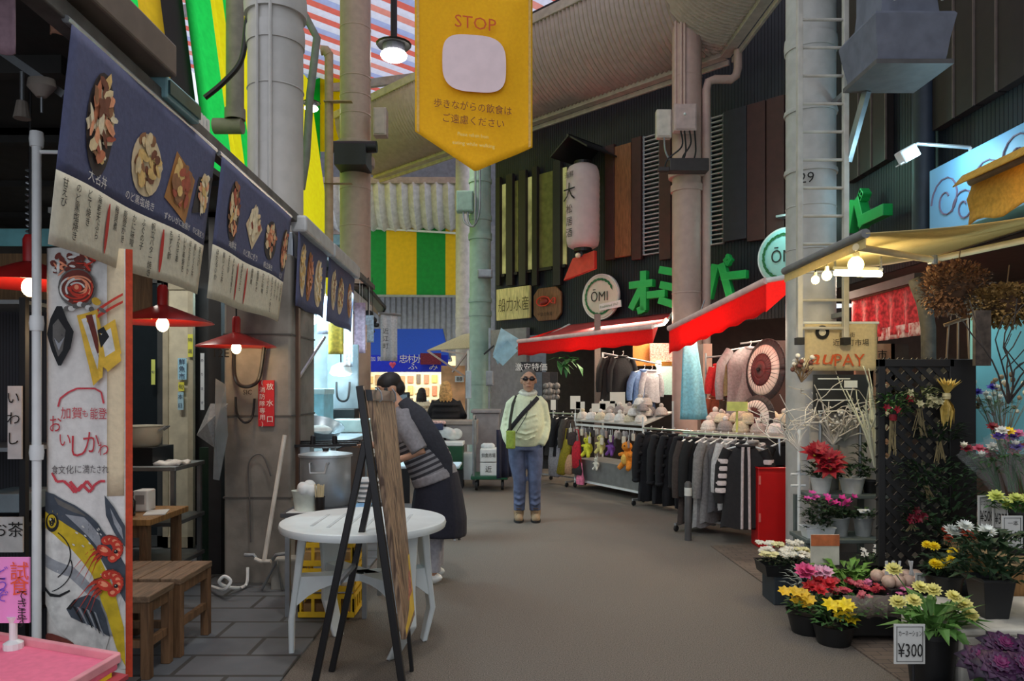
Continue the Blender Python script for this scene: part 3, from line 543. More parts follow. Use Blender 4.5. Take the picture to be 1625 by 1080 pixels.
for i, ch in enumerate('(消防隊専用)'): lt.text(ch, .046, P(416.5, 607 + i * 11, 5.597), (1, 0, 0))
lt.build('lettering', WINK, t)
lt = MB(); lt.text('12E', .09, P(352, 560, 5.6), (1, 0, 0)); solo('stencil', lt, INK, 'black painted pillar number high on the concrete pillar', 'stencil')
lt = MB(); lt.text('SIC', .05, P(393, 622, 5.61), (1, 0, 0)); solo('stencil', lt, INK, 'small black painted letters beside the hydrant sign', 'stencil')
Yp = 5.58
cable([P(372, 545, Yp), P(372, 590, Yp), P(380, 610, Yp - .06), P(398, 612, Yp - .06), P(412, 598, Yp), P(420, 545, Yp)], .014, 'thick black cable loop on the concrete pillar')
cable([P(374, 630, Yp), P(376, 655, Yp - .04), P(388, 670, Yp - .05), P(400, 662, Yp), P(404, 632, Yp)], .009, 'thinner black cable loop lower on the concrete pillar')
cable([P(398, 860, Yp), P(396, 790, Yp), P(394, 740, Yp), P(404, 722, Yp), P(418, 724, Yp), P(430, 755, Yp)], .006, 'thin grey cord running down the concrete pillar', mat((86, 84, 82), .6))
cable([P(335, 930, 5.4), P(355, 935, 5.2), P(366, 922, 5.2), P(356, 914, 5.2), P(348, 924, 5.2), P(366, 932, 5.3), P(390, 928, 5.5), P(393, 900, 5.57)], .012, 'white cable curled on the slabs at the pillar foot', WHITEP)
m = MB(); m.tube([P(419, 890, 5.3), P(452, 690, 5.45)], .016, 8); m.tube([P(404, 886, 5.3), P(414, 890, 5.3), P(430, 890, 5.3)], .014); solo('mop', m, mat((206, 200, 188), .5), 'long pale broom handle leaning on the concrete pillar', 'broom', smooth=True)
m = MB(); m.b2((-1.78, 5.45, 0), (-1.52, 5.6, .24)); t = solo('kerb_box', m, mat((150, 148, 140), .9), 'grey block with bent pipes at the foot of the concrete pillar', 'block', bevel=.015)
m = MB(); m.tube([P(388, 880, 5.42), P(403, 880, 5.42), P(408, 888, 5.42)], .014).tube([P(432, 888, 5.42), P(438, 880, 5.42), P(454, 878, 5.42)], .014).tube([P(415, 935, 5.42), P(440, 890, 5.42), P(448, 935, 5.42)], .012); m.build('bent_pipe', GALV, t, world=False, smooth=True)
for (pts, lab, mm) in (([(342, 600), (338, 760), (348, 762), (362, 690), (358, 610)], 'clear plastic bag hanging beside the concrete pillar', mat((150, 160, 164), .3, alpha=.55)), ([(334, 640), (312, 690), (340, 710), (362, 640)], 'pale cloth hanging over the clear plastic bag', cloth((150, 156, 158)))):
    m = MB(); q = [P(x, y, 5.35 if 'bag' in lab else 5.28) for x, y in pts]; c = sum(q, V((0, 0, 0))) / len(q) + V((0, -.09, 0)); k = len(q)
    m.add(q + [c, c + V((0, .16, 0))], [(i, (i + 1) % k, k) for i in range(k)] + [((i + 1) % k, i, k + 1) for i in range(k)]); solo('plastic_bag' if 'bag' in lab else 'hanging_towel', m, mm, lab, 'bag' if 'bag' in lab else 'towel', smooth=True)
t = thing('added_strip_lamp', 'strip lamp added on the ceiling to brighten the food stall inside', 'lamp', (-3.1, 5.7, 2.84)); MB().b2((-3.55, 5.66, 2.84), (-2.65, 5.74, 2.88)).build('fitting', WHITEP, t); MB().tube([(-3.5, 5.7, 2.83), (-2.7, 5.7, 2.83)], .012, 8).build('tube', mat((255, 246, 230), emit=3, var=0), t, smooth=True)  # unseen fitting added to go with the stall's fill light
# --- inside the stall: sliding doors, shelves, pot, table
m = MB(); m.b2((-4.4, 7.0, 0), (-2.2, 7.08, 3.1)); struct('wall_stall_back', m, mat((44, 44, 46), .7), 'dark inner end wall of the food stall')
def door(x0, x1, y0, y1, Y, n, mm, glass, label):
    A, B = P(x0, y0, Y), P(x1, y1, Y); B.z = .02; t = thing('door_%d' % n, label, 'door', (A.x, Y, 0)); t['kind'] = 'structure'
    for p, q in (((A.x, B.z), (A.x + .05, A.z)), ((B.x - .05, B.z), (B.x, A.z)), ((A.x, A.z - .06), (B.x, A.z)), ((A.x, B.z), (B.x, B.z + .1))): MB().b2((p[0], Y - .05, p[1]), (q[0], Y, q[1])).build('frame', mm, t)
    MB().b2((A.x + .05, Y - .03, .1), (B.x - .05, Y - .015, A.z - .06)).build('pane', glass, t)
GL = mat((34, 42, 48), .12, var=.05); door(190, 262, 440, 800, 6.95, 1, mat((70, 74, 76), .5), GL, 'dark glass sliding door behind the red lamps'); door(262, 310, 450, 800, 6.9, 2, mat((180, 172, 150), .6), mat((206, 200, 178), .5), 'cream sliding door with paper notices on it')
for x0, x1, y0, y1, c, s in ((298, 306, 530, 566, (226, 226, 90), '特選'), (282, 296, 568, 602, (160, 210, 236), '鮮魚市'), (283, 292, 606, 620, (230, 226, 80), '旬'), (282, 291, 622, 650, (170, 210, 230), '本日'), (318, 324, 560, 650, (214, 220, 226), 'あります'), (240, 246, 570, 610, (214, 226, 120), '旬')):
    A, B = P(x0, y0, 6.82), P(x1, y1, 6.82); t = thing('paper_notice', '%s paper notice on the stall doors, %s' % ({226: 'yellow', 160: 'light blue', 230: 'small yellow square', 170: 'pale blue', 214: 'white'}[c[0]], {298: 'high on the cream door', 282: 'at eye height on the cream door' if y0 < 600 else 'lowest on the cream door', 283: 'between two blue ones', 318: 'long, right of the cream door', 240: 'left of the cream door'}[x0]), 'notice', B)
    MB().b2((A.x, 6.82, B.z), (B.x, 6.825, A.z)).build('paper', mat(c, .7, var=.03), t); lt = MB()
    for i, ch in enumerate(s): lt.text(ch, min((B.x - A.x) * .9, (A.z - B.z) / len(s) * .9), V(((A.x + B.x) / 2, 6.818, A.z - (i + .5) * (A.z - B.z) / len(s))), (1, 0, 0))
    lt.build('writing', mat((50, 60, 90), .7, var=0), t)
m = MB(); m.b2((-2.62, 6.2, 0), (-2.3, 6.24, 1.0)); solo('board', m, mat((24, 50, 36), .6), 'dark green board standing left of the concrete pillar', 'board')
m = MB(); m.b2((-2.42, 5.9, 0), (-2.32, 6.0, 3.0)); solo('post', m, mat((44, 44, 46), .6), 'dark post left of the concrete pillar', 'post')
t = thing('steel_rack', 'grey steel kitchen rack beside the cream door', 'rack', (-2.7, 5.6, 0))
for x in (-3.0, -2.45):
    for y in (5.35, 5.8): MB().b2((x - .015, y - .015, 0), (x + .015, y + .015, .92)).build('leg', GALV, t)
for z in (.9, .5, .2): MB().b2((-3.03, 5.32, z), (-2.42, 5.83, z + .03)).build('shelf', GALV, t, bevel=.004)
b = V((-2.8, 5.58, .93)); t = thing('cooking_pot', 'pale aluminium pot with loop handles on the grey rack', 'pot', b)
MB().lathe([(.02, .13), (.12, .13), (.14, .15), (.155, .28), (.163, .285), (.15, .27), (.13, .15), (.02, .145)], b, 28).build('body', mat((176, 172, 156), .4, var=.05), t, smooth=40)
for s in (-1, 1): MB().tube([b + V((s * .155, -.04, .25)), b + V((s * .2, -.03, .28)), b + V((s * .2, .03, .28)), b + V((s * .155, .04, .25))], .008, 6).build('handle', GALV, t, smooth=True)
MB().box(b + V((0, 0, .065)), (.34, .34, .13)).build('burner', BLACKM, t)
m = MB(); m.grid(lambda u, v: V((-2.62 + .19 * u, 5.4 + .2 * v, .94 + .02 * math.sin(9 * u) * math.sin(7 * v))), 8, 8); solo('dish_cloth', m, cloth((222, 222, 218)), 'crumpled white cloth on the grey kitchen rack', 'cloth', smooth=True, solid=.02)
t = thing('dining_table', 'brown wooden dining table behind the tall fish banner', 'table', (-2.6, 4.9, 0))
MB().b2((-3.3, 4.6, .64), (-2.25, 5.15, .68)).build('tabletop', wood((150, 112, 62)), t, bevel=.005)
for x in (-3.24, -2.31):
    for y in (4.66, 5.09): MB().b2((x - .025, y - .025, 0), (x + .025, y + .025, .64)).build('leg', BROWNW, t)
MB().b2((-3.24, 4.64, .56), (-2.31, 4.67, .64)).build('apron', BROWNW, t)
b = V((-2.45, 4.75, .68)); t = thing('sauce_bottle', 'black soy sauce bottle on the wooden dining table', 'bottle', b); MB().lathe([(.03, 0), (.032, .09), (.018, .11), (.016, .125)], b, 14).build('body', mat((26, 20, 18), .2), t, smooth=40); MB().lathe([(.019, .125), (.019, .15)], b, 12).build('cap', DARK, t)
b = V((-2.46, 4.95, .68)); t = thing('napkin_box', 'white napkin box behind the black sauce bottle', 'box', b); MB().box(b + V((0, 0, .07)), (.1, .12, .14)).build('case', WHITEP, t, bevel=.01); MB().box(b + V((0, -.061, .08)), (.06, .004, .06)).build('slot', mat((150, 150, 150)), t)
m = MB(); m.box((-2.33, 4.85, .684), (.13, .2, .006), rz=.3); solo('paper_menu', m, WHITEP, 'white paper lying at the end of the dining table', 'paper')
# benches
def bench(x0, x1, y0, y1, z, label, slats):
    t = thing('wooden_bench', label, 'bench', ((x0 + x1) / 2, (y0 + y1) / 2, 0)); W = wood((116, 94, 72), sx=(6, .8, 6)); n = slats
    for i in range(n):
        a = x0 + (x1 - x0) * i / n; MB().b2((a + .003, y0, z - .035), (a + (x1 - x0) / n - .003, y1, z)).build('seat_slat', W, t, bevel=.005)
    for x in (x0 + .03, x1 - .03):
        for y in (y0 + .03, y1 - .03): MB().b2((x - .024, y - .024, .012), (x + .024, y + .024, z - .035)).build('leg', BROWNW, t, bevel=.004)
        MB().b2((x - .014, y0 + .05, .17), (x + .014, y1 - .05, .21)).build('stretcher', BROWNW, t); MB().b2((x - .018, y0 + .05, z - .09), (x + .018, y1 - .05, z - .035)).build('rail', BROWNW, t)
    for y in (y0 + .03, y1 - .03): MB().b2((x0 + .05, y - .014, z - .09), (x1 - .05, y + .014, z - .035)).build('rail', BROWNW, t)
    MB().b2((x0 + .05, y0 + .02, .17), (x1 - .05, y0 + .045, .21)).build('stretcher', BROWNW, t)
bench(-2.35, -1.84, 3.76, 4.04, .44, 'brown wooden stool with a solid top nearest the tall fish banner', 1); bench(-2.3, -1.82, 4.07, 4.5, .45, 'brown slatted wooden bench behind the solid topped stool', 4)
# shelf at far left
t = thing('steel_rack', 'black wire rack of boxes left of the tall fish banner', 'rack', (-2.9, 3.9, 0))
for x in (-3.3, -2.44):
    for y in (3.7, 4.1): MB().b2((x - .015, y - .015, 0), (x + .015, y + .015, 1.95)).build('post', BLACKM, t)
for z in (.35, .8, 1.18, 1.92): MB().b2((-3.3, 3.7, z), (-2.44, 4.1, z + .02)).build('shelf', GALV if z > 1 else BLACKM, t)
m = MB(); m.b2((-3.4, 4.2, 0), (-2.3, 4.22, 2.0)); solo('partition_sheet', m, mat((54, 54, 60), .6, kind='stripe', c2=(36, 36, 40), scale=18), 'dark ribbed partition behind the black wire rack', 'partition')
for (x0, x1, y0, y1, c, n, lab, tx) in ((12, 34, 612, 728, (220, 216, 214), 'paper_notice', 'white notice with red drawing on the black wire rack', 'いわし'), (-20, 36, 820, 876, (214, 212, 208), 'paper_notice', 'white notice with bold black characters on the black wire rack', 'お茶')):
    A, B = P(x0, y0, 3.66), P(x1, y1, 3.66); t = thing(n, lab, 'notice', B); MB().b2((A.x, 3.66, B.z), (B.x, 3.67, A.z)).build('paper', mat(c, .7), t); lt = MB()
    if len(tx) == 3:
        for i, ch in enumerate(tx): lt.text(ch, .07, V(((A.x + B.x) / 2, 3.656, A.z - .06 - i * .1)), (1, 0, 0))
    else: lt.text(tx, .08, V(((A.x + B.x) / 2 + .02, 3.656, A.z - .06)), (1, 0, 0))
    lt.build('writing', INK, t)
m = MB(); A, B = P(0, 782, 3.75), P(40, 812, 3.75); m.b2((A.x - .1, 3.72, B.z), (B.x, 4.0, A.z)); solo('carton', m, mat((120, 134, 140), .6), 'grey blue carton on the black wire rack', 'box', bevel=.006)
# hanging odds and ends under the roof at the upper left
def hang_strip(px0, px1, py0, py1, Y, mm, label, name='hanging_card', tilt=.0):
    fn = wavy((P(px0, 0, Y).x, Y), (P(px1, 0, Y).x, Y + tilt), P(0, py1, Y).z, P(0, py0, Y).z, .01, 1, 0)
    return solo(name, MB().grid(fn, 6, 8), mm, label, 'hanging', smooth=True, solid=.004)
hang_strip(-30, 24, -40, 85, 2.3, cloth((120, 96, 104)), 'dark hanging card with pink picture at the roof corner'); hang_strip(80, 112, 12, 55, 2.75, cloth((176, 130, 104)), 'small tan hanging card left of the nearest blue banner')
b = P(66, 138, 2.9); t = thing('ceiling_fixture', 'pale ceiling bracket under the stall roof', 'bracket', b); MB().lathe([(.05, .03), (.055, .0), (.02, -.04)], b, 16, sy=.7).build('cup', mat((130, 122, 112), .6), t, smooth=30); MB().tube([b, b + V((0, 0, -.1))], .005).build('rod', GALV, t); MB().bar(P(0, 80, 2.95), P(104, 152, 2.95), .03).build('rail', GALV, t)
b = P(35, 110, 3.0); t = thing('ceiling_fixture', 'small hanging bell shaped fixture under the stall roof', 'bracket', b); MB().tube([b + V((0, 0, -.01)), b + V((0, 0, -.14))], .008).build('rod', GALV, t); MB().lathe([(.02, -.13), (.032, -.2)], b, 12).build('cup', mat((130, 122, 112), .6), t)
sp = [P(46, 265 + k * 2.0, 3.3) + V((.012 * math.cos(k * 1.3), .012 * math.sin(k * 1.3), 0)) for k in range(66)]
solo('coil_cord', MB().tube(sp, .004, 5), GALV, 'coiled cord hanging above the leftmost red lamp', 'cord', smooth=True)
m = MB(); m.b2((-3.9, 4.3, 1.9), (-2.1, 4.32, 2.28)); solo('awning_sheet', m, wood((120, 92, 60)), 'brown panel behind the leftmost red lamp', 'panel')
m = MB(); m.b2((-3.9, 4.28, 2.32), (-2.2, 4.3, 2.42)); solo('awning_sheet', m, mat((120, 190, 196), .6), 'thin teal strip above the brown panel', 'panel')
# ------------------------------------------------------------------ counter, kitchen and round table
t = thing('prep_table', 'small dark topped work table carrying the big stockpot', 'table', (-1.2, 5.1, 0))
MB().b2((-1.5, 4.78, .66), (-.92, 5.4, .69)).build('tabletop', mat((70, 72, 76), .35), t, bevel=.005)
for x in (-1.46, -.96):
    for y in (4.82, 5.36): MB().b2((x - .015, y - .015, 0), (x + .015, y + .015, .66)).build('leg', GALV, t)
b = V((-1.3, 5.16, .69)); t = thing('stockpot', 'big aluminium stockpot with lid rim and loop handle', 'pot', b); AL = metal((178, 182, 184), .42, metal=.6)
MB().lathe([(.165, 0), (.172, .01), (.172, .33), (.185, .335), (.185, .35), (.17, .352), (.05, .37), (.01, .372)], b, 40).build('body', AL, t, smooth=35)
MB().tube([b + V((-.06, -.165, .3)), b + V((-.06, -.2, .3)), b + V((-.05, -.215, .24)), b + V((.05, -.215, .24)), b + V((.06, -.2, .3)), b + V((.06, -.165, .3))], .009, 8).build('handle', AL, t, smooth=True)
MB().lathe([(.02, .37), (.025, .39), (.01, .395)], b, 12).build('lid_knob', BLACKM, t)
b = V((-1.36, 4.87, .69)); t = thing('tissue_basket', 'white plastic basket heaped with crumpled white bags', 'basket', b)
MB().lathe([(.068, .005), (.088, .13), (.092, .135), (.086, .13), (.066, .012)], b, 20, sy=.8).build('basket', mat((214, 222, 210), .4), t, smooth=40)
m = MB()
for i in range(14): m.ell(b + V((.05 * math.cos(i * 2.4) * (i % 3) / 2, .04 * math.sin(i * 2.4) * (i % 3) / 2, .12 + .012 * (i % 4))), .034 + .006 * (i % 3), 10, 6)
m.blob('bags', mat((226, 232, 230), .6), t, .008, 3); MB().box(b + V((0, -.02, .002)), (.2, .14, .004)).build('paper', WHITEP, t)
b = V((-1.255, 4.83, .69)); t = thing('chopstick_cup', 'dark cup full of wooden chopsticks beside the white basket', 'cup', b)
MB().lathe([(.03, 0), (.034, .1), (.036, .1), (.03, .09)], b, 16).build('cup', mat((28, 22, 20), .4), t, smooth=40)
m = MB()
for i in range(16): q = V((R(-.024, .024), R(-.024, .024), 0)); m.bar(b + q * .8 + V((0, 0, .02)), b + q * 1.25 + V((0, 0, .175 + R(-.008, .008))), .007)
m.build('chopsticks', mat((216, 200, 158), .6), t)
m = MB(); m.box((-1.02, 4.95, .7), (.14, .3, .012), rz=.1); solo('blue_leaflet', m, mat((120, 170, 214), .5, var=.3, scale=30), 'pale blue leaflet lying on the small work table', 'leaflet')
# yellow crates under the work table
YC = mat((232, 190, 30), .5)
for i in range(3):
    z = .02 + i * .165; b = V((-1.2, 4.92, z)); t = thing('plastic_crate', 'yellow plastic crate under the work table, %s of the stack' % ('lowest', 'middle one', 'topmost')[i], 'crate', b, None)
    m = MB(); m.box(b + V((0, 0, .006)), (.36, .3, .012))
    for s in (-1, 1):
        for zz in (.02, .135): m.box(b + V((0, s * .145, zz)), (.36, .012, .03)); m.box(b + V((s * .175, 0, zz)), (.012, .3, .03))
        for k in range(-2, 3): m.box(b + V((k * .085, s * .145, .08)), (.02, .01, .1)); m.box(b + V((s * .175, k * .07, .08)), (.01, .02, .1))
    m.build('frame', YC, t); MB().box(b + V((0, 0, .05)), (.3, .26, .07)).build('contents', mat(((130, 100, 60), (200, 196, 180), (170, 140, 90))[i], .6, var=.3), t)
# kitchen behind: steel bench, griddle, fridge, bags, wall, lamps
m = MB(); m.b2((-2.6, 8.7, 0), (-1.95, 8.74, 2.4)); struct('partition_kitchen', m, mat((176, 190, 194), .5), 'pale tiled partition at the end of the kitchen')
t = thing('steel_bench', 'long steel kitchen bench of the food stall', 'bench', (-1.85, 6.6, 0)); SB = metal((176, 190, 198), .35, metal=.6)
MB().b2((-2.3, 6.34, .98), (-1.5, 7.8, 1.02)).build('worktop', SB, t, bevel=.006); MB().b2((-2.25, 6.38, .3), (-1.55, 7.75, .33)).build('shelf', SB, t)
for x in (-2.26, -1.54):
    for y in (6.38, 7.75): MB().b2((x - .02, y - .02, 0), (x + .02, y + .02, .98)).build('leg', SB, t)
MB().b2((-1.56, 6.4, .5), (-1.53, 7.7, .96)).build('front_panel', mat((70, 54, 48), .5), t)
t = thing('griddle', 'black grill bars over the stockpot at the bench end', 'grill', (-1.5, 5.75, 1.02))
m = MB()
for k in range(3): m.bar((-1.72 + .0, 5.72 + k * .07, 1.05 + .01 * k), (-1.2, 5.72 + k * .07, 1.06 + .01 * k), .02)
m.build('bars', BLACKM, t)
for x in (-1.55, -1.38): MB().lathe([(.02, 1.06), (.02, 1.12), (.012, 1.13)], (x, 5.76, 0), 10).build('knob', BLACKM, t)
MB().b2((-1.66, 5.78, .69), (-1.58, 5.88, 1.05)).build('foot', SB, t)
A, B = P(476, 616, 7.3), P(514, 690, 7.3); t = thing('fridge', 'cyan lit white refrigerator behind the shiny post', 'fridge', ((A.x + B.x) / 2, 7.5, 1.02)); MB().b2((A.x, 7.3, 1.02), (B.x, 7.7, A.z)).build('body', mat((150, 214, 230), .35), t, bevel=.015); MB().b2((A.x - .01, 7.29, A.z - .06), (B.x + .01, 7.7, A.z)).build('lid', mat((196, 234, 240), .3), t, bevel=.01)
b = V((-1.95, 6.85, 1.02)); m = MB()
for i in range(10): m.ell(b + V((R(-.1, .1), R(-.1, .1), .08 + R(0, .16))), R(.06, .09), 10, 7)
setp(m.blob('plastic_bag', mat((206, 226, 230), .35), None, .014, 3), 'knotted white plastic bag heap on the steel bench', 'bag')
for x, y, c, lab in ((-1.75, 6.75, (50, 80, 200), 'blue packet beside the white bag heap'), (-1.69, 6.9, (200, 60, 110), 'pink packet behind the blue packet')):
    setp(MB().box((x, y, 1.09), (.08, .06, .14)).build('packet', mat(c, .5), None, bevel=.01), lab, 'packet')
b = V((-1.72, 6.58, 1.02)); t = thing('steel_bowl', 'wide shallow steel bowl tilted on the steel bench', 'bowl', b); MB().lathe([(.05, 0), (.15, .06), (.2, .14), (.205, .145), (.19, .13), (.14, .055), (.04, .01)], b + V((0, 0, .02)), 32, axis=(.25, -.3, 1)).build('bowl', SB, t, smooth=50); MB().ell(b + V((0, 0, .1)), (.12, .12, .05)).build('rice', mat((226, 230, 224), .8), t, smooth=True)
b = V((-1.56, 5.6, .69)); m = MB()
for k in range(5): m.lathe([(.06, k * .035), (.085, k * .035 + .018), (.07, k * .035 + .034)], (-1.02, 5.22, .69), 20)
solo('bowl_stack', m, mat((206, 204, 200), .5), 'stack of pale bowls between the sign legs', 'bowls', smooth=40)
def spot_lamp(px, py, Y, label, r=.05):
    b = P(px, py, Y); t = thing('bulb_lamp', label, 'lamp', b); MB().ell(b, (r, r, r * 1.1)).build('bulb', mat((236, 250, 255), emit=10, var=0), t, smooth=True); MB().lathe([(r * .6, r * .8), (r * .5, r * 2), (.01, r * 2.1)], b, 12).build('holder', WHITEP, t); MB().tube([b + V((0, 0, r * 2)), V((b.x, b.y, 2.98))], .008, 6).build('cord', BLACKM, t)
spot_lamp(479, 511, 7.2, 'bright white bulb under the blue banners, left of a pair'); spot_lamp(495, 507, 7.3, 'bright white bulb under the blue banners, right of a pair'); spot_lamp(504, 482, 8.4, 'small bright bulb just under the fourth blue banner', .04); spot_lamp(541, 545, 9, 'bright bulb hanging among the plastic packets', .05)
b = P(541, 592, 8.3); t = thing('work_lamp', 'large bright dome lamp over the kitchen wall', 'lamp', b); MB().lathe([(.02, .12), (.1, .08), (.13, 0), (.12, 0), (.08, .06)], b, 24).build('shade', WHITEP, t, smooth=40); MB().ell(b + V((0, 0, -.005)), (.115, .115, .03)).build('bulb', mat((240, 252, 255), emit=12, var=0), t, smooth=True); MB().tube([b + V((0, 0, .12)), V((b.x, b.y, 2.98))], .008, 6).build('cord', BLACKM, t)
m = MB(); A, B = P(520, 590, 8.6), P(570, 720, 8.6); m.b2((A.x, 8.55, .9), (B.x, 8.6, 2.0)); solo('wall_cabinet', m, mat((150, 166, 174), .45), 'grey blue cabinet front below the dome lamp', 'cabinet', bevel=.01)
cable([P(534, 606, 8.5), P(535, 628, 8.45), P(542, 636, 8.45), P(552, 632, 8.45), P(555, 606, 8.5)], .012, 'black cord looped on the grey blue cabinet')
m = MB(); A, B = P(530, 648, 8.4), P(566, 665, 8.4); m.b2((A.x, 8.3, B.z), (B.x, 8.54, A.z)); solo('microwave', m, BLACKM, 'black appliance under the grey blue cabinet', 'appliance', bevel=.01)
m = MB(); m.b2((-1.95, 7.9, 1.02), (-1.55, 8.2, 1.16)); solo('tray', m, mat((190, 206, 200), .5), 'pale tray of food below the black appliance', 'tray', bevel=.01)
# strips, packets and noren hanging along the stall end
FL = [('yellow fish shaped decoration hanging at the stall end', (521, 545, 508, 562), (206, 180, 70), 7.6), ('clear strip of small packets hanging at the stall end, nearest', (546, 560, 478, 582), (196, 206, 222), 8.4), ('white strip with red writing among the hanging packets', (545, 556, 545, 582), (226, 214, 214), 8.2),
      ('lilac strip of packets hanging left of the bulb', (503, 530, 470, 530), (178, 180, 204), 7.9), ('clear strip with red and blue packets at the stall end', (562, 580, 480, 560), (176, 150, 170), 8.9), ('pale orange and white strip of packets by the blue awning', (568, 582, 515, 555), (226, 190, 160), 9.2), ('small light blue card hanging beside the blue awning', (579, 593, 500, 543), (190, 214, 232), 9.3)]
for lab, (x0, x1, y0, y1), c, Y in FL:
    t = hang_strip(x0, x1, y0, y1, Y, mat(c, .4, var=.25, scale=30), lab, 'hanging_strip')
    MB().tube([P((x0 + x1) / 2, y0, Y), V((P((x0 + x1) / 2, y0, Y).x, Y, 2.78))], .003, 4).build('string', WHITEP, t, world=False)
t = thing('noren_flag', 'narrow white fluttering flag with dark writing before the blue awning', 'flag', P(615, 572, 10.8)); fn = wavy((P(604, 0, 10.8).x, 10.8), (P(627, 0, 10.8).x, 11.0), P(0, 572, 10.8).z, P(0, 497, 10.8).z, .02, 2, 0)
MB().grid(fn, 16, 8).build('cloth', cloth((216, 220, 226), trans=.3), t, smooth=True, solid=.002); MB().tube([fn(-.1, 0), fn(1.2, 0)], .02).build('rod', GALV, t); lt = MB()
for i, ch in enumerate('近江町'): lt.text(ch, .09, P(612, 525 + i * 12, 10.77), (1, 0, 0))
lt.build('writing', INK, t)
for i, (x, y) in enumerate(((545, 478), (552, 488), (585, 498), (591, 508), (584, 518))):
    m = MB(); b = P(x, y, 9.4); m.tube([b, V((b.x, b.y, 2.9))], .004, 4); m.ell(b, (.06, .03, .05), 10, 6).ell(b + V((.05, 0, -.06)), (.04, .03, .03), 8, 5); solo('hanging_ornament', m, BLACKM, 'small black ornament hanging at the far end of the stall, %s from the near side' % ORD[i], 'ornament', smooth=True)
# round white plastic table
TC = V((-.855, 4.27, 0)); t = thing('plastic_table', 'round white plastic garden table behind the wooden sign', 'table', TC); WP = mat((214, 222, 222), .4, var=.04)
MB().lathe([(.44, .695), (.468, .7), (.474, .72), (.468, .738), (.45, .742), (.43, .737), (.0001, .737)], TC, 56).build('tabletop', WP, t, smooth=40)
m = MB()
for k in range(6): m.box(TC + V((-.25 + k * .1, 0, .738)), (.018, .5 - .02 * abs(k - 2.5) ** 2, .004))
m.build('slot', mat((190, 198, 200), .5), t)
for i, (px, py) in enumerate(((463, 1036), (622, 1045), (672, 1015), (537, 1008))):
    f = G(px, py); o = (f - TC); o.z = 0; o.normalize(); sd = V((-o.y, o.x, 0)); m = MB(); rings = []
    for z, rr, w_, th in ((.71, .33, .23, .05), (.62, .345, .19, .045), (.5, .36, .15, .04), (.38, .375, .12, .036), (.2, .4, .095, .034), (0, (f - TC).length, .07, .03)):
        c = TC + o * rr + V((0, 0, z)); rings.append([c + sd * (w_ / 2) - o * th / 2, c + sd * (w_ / 2) + o * th / 2, c - sd * (w_ / 2) + o * th / 2, c - sd * (w_ / 2) - o * th / 2])
    m.loft(rings).build('leg', WP, t, smooth=30, bevel=.008)
    m = MB(); rings = []
    for k in range(7):
        q = k / 6; c = TC + o * (.37 * q); zt, zb = .44, .40 - .12 * q ** 3; rings.append([c + sd * .05 + V((0, 0, zb)), c + sd * .05 + V((0, 0, zt)), c - sd * .05 + V((0, 0, zt)), c - sd * .05 + V((0, 0, zb))])
    m.loft(rings).build('brace', WP, t, smooth=30)
# folding table past the vendor
t = thing('folding_table', 'pale blue white folding table past the bending vendor', 'table', (-.9, 7.5, 0)); MB().b2((-1.3, 7.3, .7), (-.52, 7.7, .73)).build('tabletop', mat((196, 216, 226), .4), t, bevel=.01)
MB().bar((-.72, 7.4, .7), (-.56, 7.25, 0), .02).build('leg', STEEL, t); MB().bar((-.66, 7.5, .7), (-.52, 7.3, 0), .02).build('leg', BLACKM, t); MB().bar((-1.2, 7.4, .7), (-1.2, 7.4, 0), .02).build('leg', STEEL, t)
# A-frame wooden sign on a black easel
t = thing('easel_sign', 'leaning wooden menu board on a tall black easel', 'sign', (-.72, 3.7, 0)); BK = mat((18, 18, 20), .4)
L0, L1 = V((-.72, 3.5, 1.51)), V((-.505, 3.5, 0)); R0, R1 = V((-.668, 3.92, 1.5)), V((-.53, 3.92, 0))
MB().bar(L0, L1, .035, .035, (0, 1, 0)).build('leg', BK, t, bevel=.004); MB().bar(R0, R1, .02, .03, (0, 1, 0)).build('leg', BK, t, bevel=.004)
for hgt, ft in ((P(580, 700, 3.5), V((-.955, 3.5, 0))), (P(604, 705, 3.92), V((-.955, 3.92, 0)))): MB().bar(hgt, ft, .032, .032, (0, 1, 0)).build('back_leg', BK, t, bevel=.004)
MB().bar(P(537, 925, 3.5), P(563, 895, 3.92), .02).build('stay', GALV, t)
def bd(u, v, off=0): # u across, v down the board
    a = L0.lerp(L1, .02 + .78 * v); b = R0.lerp(R1, .02 + .78 * v); return a.lerp(b, u) + V((.02 + off, 0, 0))
m = MB(); m.add([bd(u, v, o) for o in (0, .025) for u, v in ((.05, .03), (.97, .03), (.97, 1), (.05, 1))], [(0, 1, 2, 3), (7, 6, 5, 4), (0, 4, 5, 1), (1, 5, 6, 2), (2, 6, 7, 3), (3, 7, 4, 0)]); m.build('board', wood((172, 142, 112), c2=(82, 62, 48), sx=(7, 7, .9)), t, bevel=.003)
m = MB(); m.add([bd(u, v, o) for o in (0, .03) for u, v in ((.02, -.01), (.99, -.01), (.99, .035), (.02, .035))], [(0, 1, 2, 3), (7, 6, 5, 4), (0, 4, 5, 1), (1, 5, 6, 2), (2, 6, 7, 3), (3, 7, 4, 0)]); m.build('top_bar', BK, t)
for u in (.25, .85): MB().tube([bd(u, -.02, .03), bd(u, -.0, .045), bd(u, .03, .045), bd(u, .04, .03)], .004, 6).build('hook', STEEL, t)
gb = lambda p: bd(p.x, -p.z, .026 + max(0, -p.y))
lt = MB()
for j, s in enumerate(('炭火焼き', '海鮮丼', '生ビール')):
    for i, ch in enumerate(s): lt.text(ch, .05, (.78 - j * .22, 0, -(.42 + i * .075)), (1, 0, 0), xs=3.2, thick=.003, wav=gb)
lt.build('writing', INK, t)
mb = MB(); shape(mb, gb, [(.1, .74), (.95, .72), (.95, .97), (.1, .985)], .001); mb.build('yellow_notice', mat((226, 190, 60), .7), t)
